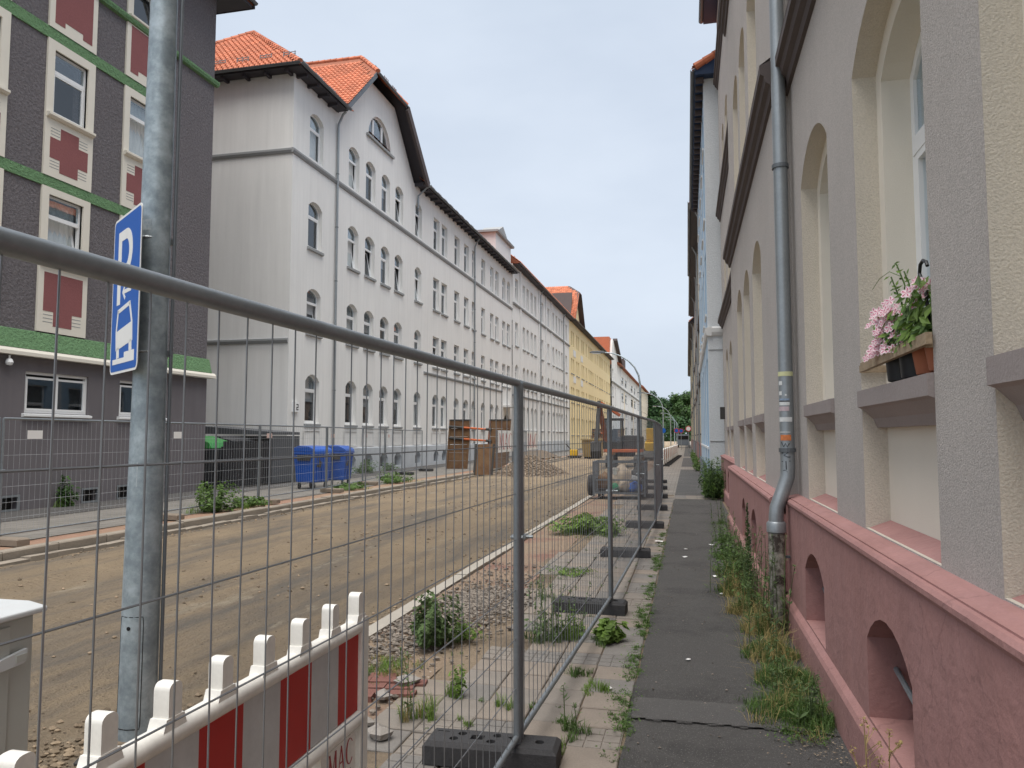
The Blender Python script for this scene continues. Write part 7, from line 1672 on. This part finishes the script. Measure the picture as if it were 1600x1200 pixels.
# flowers on the sill
fl_l, fl_d, fl_p, fl_s = MB(), MB(), MB(), MB()
for k in range(800):
    y = rv.uniform(3.34, 4.10); x = 1.02 + rv.uniform(-.09, .10); z = 2.10 + rv.random() ** 1.3 * (0.20 if y > 3.75 else 0.24)
    leafcard(fl_l if rv.random() < 0.6 else fl_d, (x, y, z), (-0.8 + rv.uniform(-.6, .6), rv.uniform(-.8, .4), 0.5), rv.uniform(0.018, 0.040), rv, 2.4)
for y0_, z1_, n_ in ((3.62, 2.50, 26), (3.72, 2.46, 20), (3.50, 2.44, 20), (3.82, 2.36, 16)):
    p0 = Vector((1.02, y0_, 2.10)); p1 = Vector((0.98, y0_ + 0.12, z1_ - 0.1)); p2 = Vector((0.96, y0_ + 0.16, z1_))
    fl_s.tube([p0, p1, p2], 0.0035, 5)
    for k in range(n_):
        t = rv.random(); p = p0.lerp(p1, t) if rv.random() < .5 else p1.lerp(p2, t)
        leafcard(fl_d if k % 3 else fl_l, p + Vector((rv.uniform(-.02, .02), rv.uniform(-.03, .03), rv.uniform(-.02, .02))), (-0.7, rv.uniform(-.8, .6), 0.4), 0.013, rv, 2.8)
fl_s.tube([(0.98, 3.78, 2.44), (0.97, 3.95, 2.50), (0.965, 4.12, 2.50), (0.96, 4.25, 2.47)], 0.0018, 4)
fl_w = MB()
for k in range(96):
    y = rv.gauss(3.98, 0.12); z = 2.18 + rv.uniform(-0.08, 0.14); x = 0.93 + rv.uniform(-.025, .07)
    if k > 84: y = rv.gauss(3.45, 0.06); z = 2.30 + rv.uniform(-.03, .05)
    n = Vector((-0.75 + rv.uniform(-.3, .3), -0.55 + rv.uniform(-.4, .4), 0.35 + rv.uniform(-.3, .4))).normalized(); t = n.orthogonal().normalized(); b = n.cross(t); c = Vector((x, y, z)); R0 = rv.uniform(0.022, 0.030)
    for q in range(5):
        a0 = 2 * math.pi * q / 5; d = t * math.cos(a0) + b * math.sin(a0); s = -t * math.sin(a0) + b * math.cos(a0)
        fl_p.add([c, c + d * R0 * .55 + s * R0 * .42, c + d * R0 + s * R0 * .22 + n * .003, c + d * R0 - s * R0 * .22 + n * .003, c + d * R0 * .55 - s * R0 * .42], [(0, 1, 2, 3, 4)])
        fl_w.add([c + n * .0015, c + d * R0 * .8 + s * R0 * .10 + n * .004, c + d * R0 * .8 - s * R0 * .10 + n * .004], [(0, 1, 2)])
plant('flowering_plant', (1.0, 3.8, 2.1), 'pink and white striped flowers with green leaves on the window sill', 'flowers', None, [('leaves', fl_l, 'leaf'), ('dark_leaves', fl_d, 'leaf_bright'), ('stems', fl_s, 'leaf'), ('petals', fl_p, 'petal'), ('petal_stripes', fl_w, 'petal_stripe')])
hk = MB().tube([(1.0, 3.46, 2.10), (0.99, 3.47, 2.34), (0.985, 3.50, 2.37), (0.985, 3.525, 2.40), (0.985, 3.51, 2.435), (0.985, 3.47, 2.445), (0.985, 3.43, 2.43), (0.985, 3.415, 2.41)], 0.0075, 8).build('plant_hook', M['pot_black'], smooth=True)
tag(hk, 'black bent hook standing among the flowers on the sill', 'hook')

# withered leaves and bits of straw lying along the foot of the wall
mb = MB()
for k in range(1500):
    y = 4.3 + rv.random() ** 1.2 * 14; x = 0.80 - abs(rv.gauss(0, 0.16)) - (0.06 if y > 7.3 else 0)
    leafcard(mb, (x, y, 0.016 + rv.random() * 0.006), (rv.uniform(-.2, .2), rv.uniform(-.2, .2), 1), rv.uniform(0.003, 0.009), rv, 2.6)
tag(mb.build('leaf_litter', M['wood']), 'withered leaves and straw along the wall foot', 'leaf litter', kind='stuff')
mb = MB()
for k in range(5200):
    y = 4.5 + rv.random() ** 1.3 * 11; x = 0.74 - abs(rv.gauss(0, 0.15)) - (0.1 if y > 7.3 else 0)
    if nz3(x, y, 1.7, 21) < -0.05: continue
    leafcard(mb, (x, y, 0.02 + rv.random() * 0.03), (rv.uniform(-.5, .5), rv.uniform(-.5, .5), 1), rv.uniform(0.006, 0.014), rv, 1.6)
tag(mb.build('creeping_weeds', M['leaf']), 'flat creeping weeds between the grass clumps at the wall foot', 'ground cover', kind='stuff')

# litter on the path
def litter(x, y, s, label, i):
    rr = random.Random(90 + i); mb = MB(); n = 6
    vs = [(0, 0, 0.010 + s * 0.1)] + [(s * rr.uniform(.6, 1.2) * math.cos(2 * math.pi * k / n), s * 0.6 * rr.uniform(.6, 1.2) * math.sin(2 * math.pi * k / n), 0.001 + s * rr.uniform(0, .22)) for k in range(n)]
    mb.add(vs, [(0, k + 1, (k + 1) % n + 1) for k in range(n)])
    o = inst('paper_scrap', mb.mesh('paper_scrap', M['paper']), None, (x, y, 0.012), rz=rr.uniform(0, 3)); tag(o, label, 'litter', 'paper scraps on the path')
for i, (x, y, s, lb) in enumerate(((-0.47, 12.5, 0.10, 'crumpled white bag at the left edge of the asphalt'), (-0.05, 11.75, 0.05, 'white paper scrap left of the path middle'), (-0.06, 11.0, 0.05, 'paper scrap nearest left of the middle'),
        (0.34, 12.3, 0.06, 'white scrap at the right of the path'), (0.30, 9.6, 0.055, 'white scrap before the leafy weeds'), (0.33, 8.55, 0.04, 'small white scrap near the weeds'), (0.45, 10.7, 0.05, 'pale scrap among the weeds edge'), (-0.53, 5.22, 0.025, 'tiny white scrap on the slabs'), (-0.02, 6.0, 0.035, 'pale flat spot of paper on the near path'))):
    litter(x, y, s, lb, i)
mb = MB()
for k in range(260):
    x, y = rs.uniform(-0.3, 0.75), 3.5 + rs.random() ** 1.5 * 14
    stone(mb, (x, y, 0.012), rs.choice((0.004, 0.006, 0.009)), rs)
tag(mb.build('path_grit', M['stone']), 'fine grit scattered on the asphalt path', 'grit', kind='stuff')

# ------------------------------------------------------------------ trees at the end of the street
def tree(x, y, h, r, m, label, seed):
    rr = random.Random(seed); o = thing('broadleaf_tree', (x, y, 0), label, 'tree', 'trees at the end of the street')
    tr = MB(); tr.tube([(0, 0, -0.3), (0.1, 0, h * 0.2), (0.3, 0.1, h * 0.42), (0.2, 0.2, h * 0.62)], [0.42, 0.34, 0.26, 0.14], 9)
    tr.build('trunk', M['bark'], o, loc=(0, 0, 0), smooth=True)
    cr = MB(); lb_ = MB()
    blobs = []
    for k in range(30):
        a = rr.uniform(0, 6.28); q = rr.random() ** 0.6; zz = rr.uniform(0.26, 0.90)
        br = r * (0.95 if zz < 0.6 else 0.75) * q * (1.1 - 0.5 * abs(zz - 0.5)); c = Vector((br * math.cos(a), br * math.sin(a), h * zz)); blobs.append((c, r * rr.uniform(0.25, 0.42)))
        lb_.tube([(0.25, 0.1, h * rr.uniform(0.28, 0.5)), tuple(c * 0.5 + Vector((0, 0, h * 0.22))), tuple(c)], [0.14, 0.09, 0.03], 6)
    lb_.build('limbs', M['bark'], o, loc=(0, 0, 0))
    for c, br in blobs:
        for k in range(170):
            d = Vector((rr.gauss(0, 1), rr.gauss(0, 1), rr.gauss(0, 1))).normalized(); p = c + d * br * (rr.random() ** 0.35) * rr.uniform(0.8, 1.15); p.z = max(h * 0.12, p.z)
            leafcard(cr, p, d + Vector((rr.uniform(-.5, .5), rr.uniform(-.5, .5), 0.4)), rr.uniform(0.35, 0.85), rr, 1.5)
    cr.build('crown', M[m], o, loc=(0, 0, 0))
tl = [(-14.5, 296, 20.0, 6.5, 'tree_leaf_b', 'dark tree at the left of the wood closing the street'), (-9.0, 300, 18.0, 5.5, 'tree_leaf_b', 'second dark tree from the left at the street end'),
      (-4.2, 292, 18.5, 5.5, 'tree_leaf', 'brighter tree in the middle of the street end'), (0.8, 288, 19.0, 6.0, 'tree_leaf', 'bright tree at the right of the street end'), (6.0, 298, 18.0, 6.0, 'tree_leaf', 'tree partly hidden by the right houses'),
      (-20, 318, 20.0, 7.0, 'tree_leaf_b', 'tree mostly hidden behind the last house on the left'), (-12, 316, 18, 7, 'tree_leaf_b', 'tree in the back row between the dark trees'), (-2.0, 314, 18.5, 7, 'tree_leaf_b', 'tree in the back row behind the bright ones'), (8, 322, 18, 7, 'tree_leaf_b', 'rearmost tree on the right behind the houses')]
for i, t in enumerate(tl): tree(*t, seed=200 + i)
mb = MB(); rr = random.Random(5)
for k in range(6000):
    leafcard(mb, (rr.uniform(-26, 16), rr.uniform(278, 296), rr.random() ** 1.3 * 9.0), (rr.uniform(-1, 1), -0.6, 0.6), rr.uniform(0.4, 0.9), rr, 1.4)
tag(mb.build('undergrowth', M['tree_leaf_b']), 'dark undergrowth below the trees at the street end', 'undergrowth', kind='stuff')
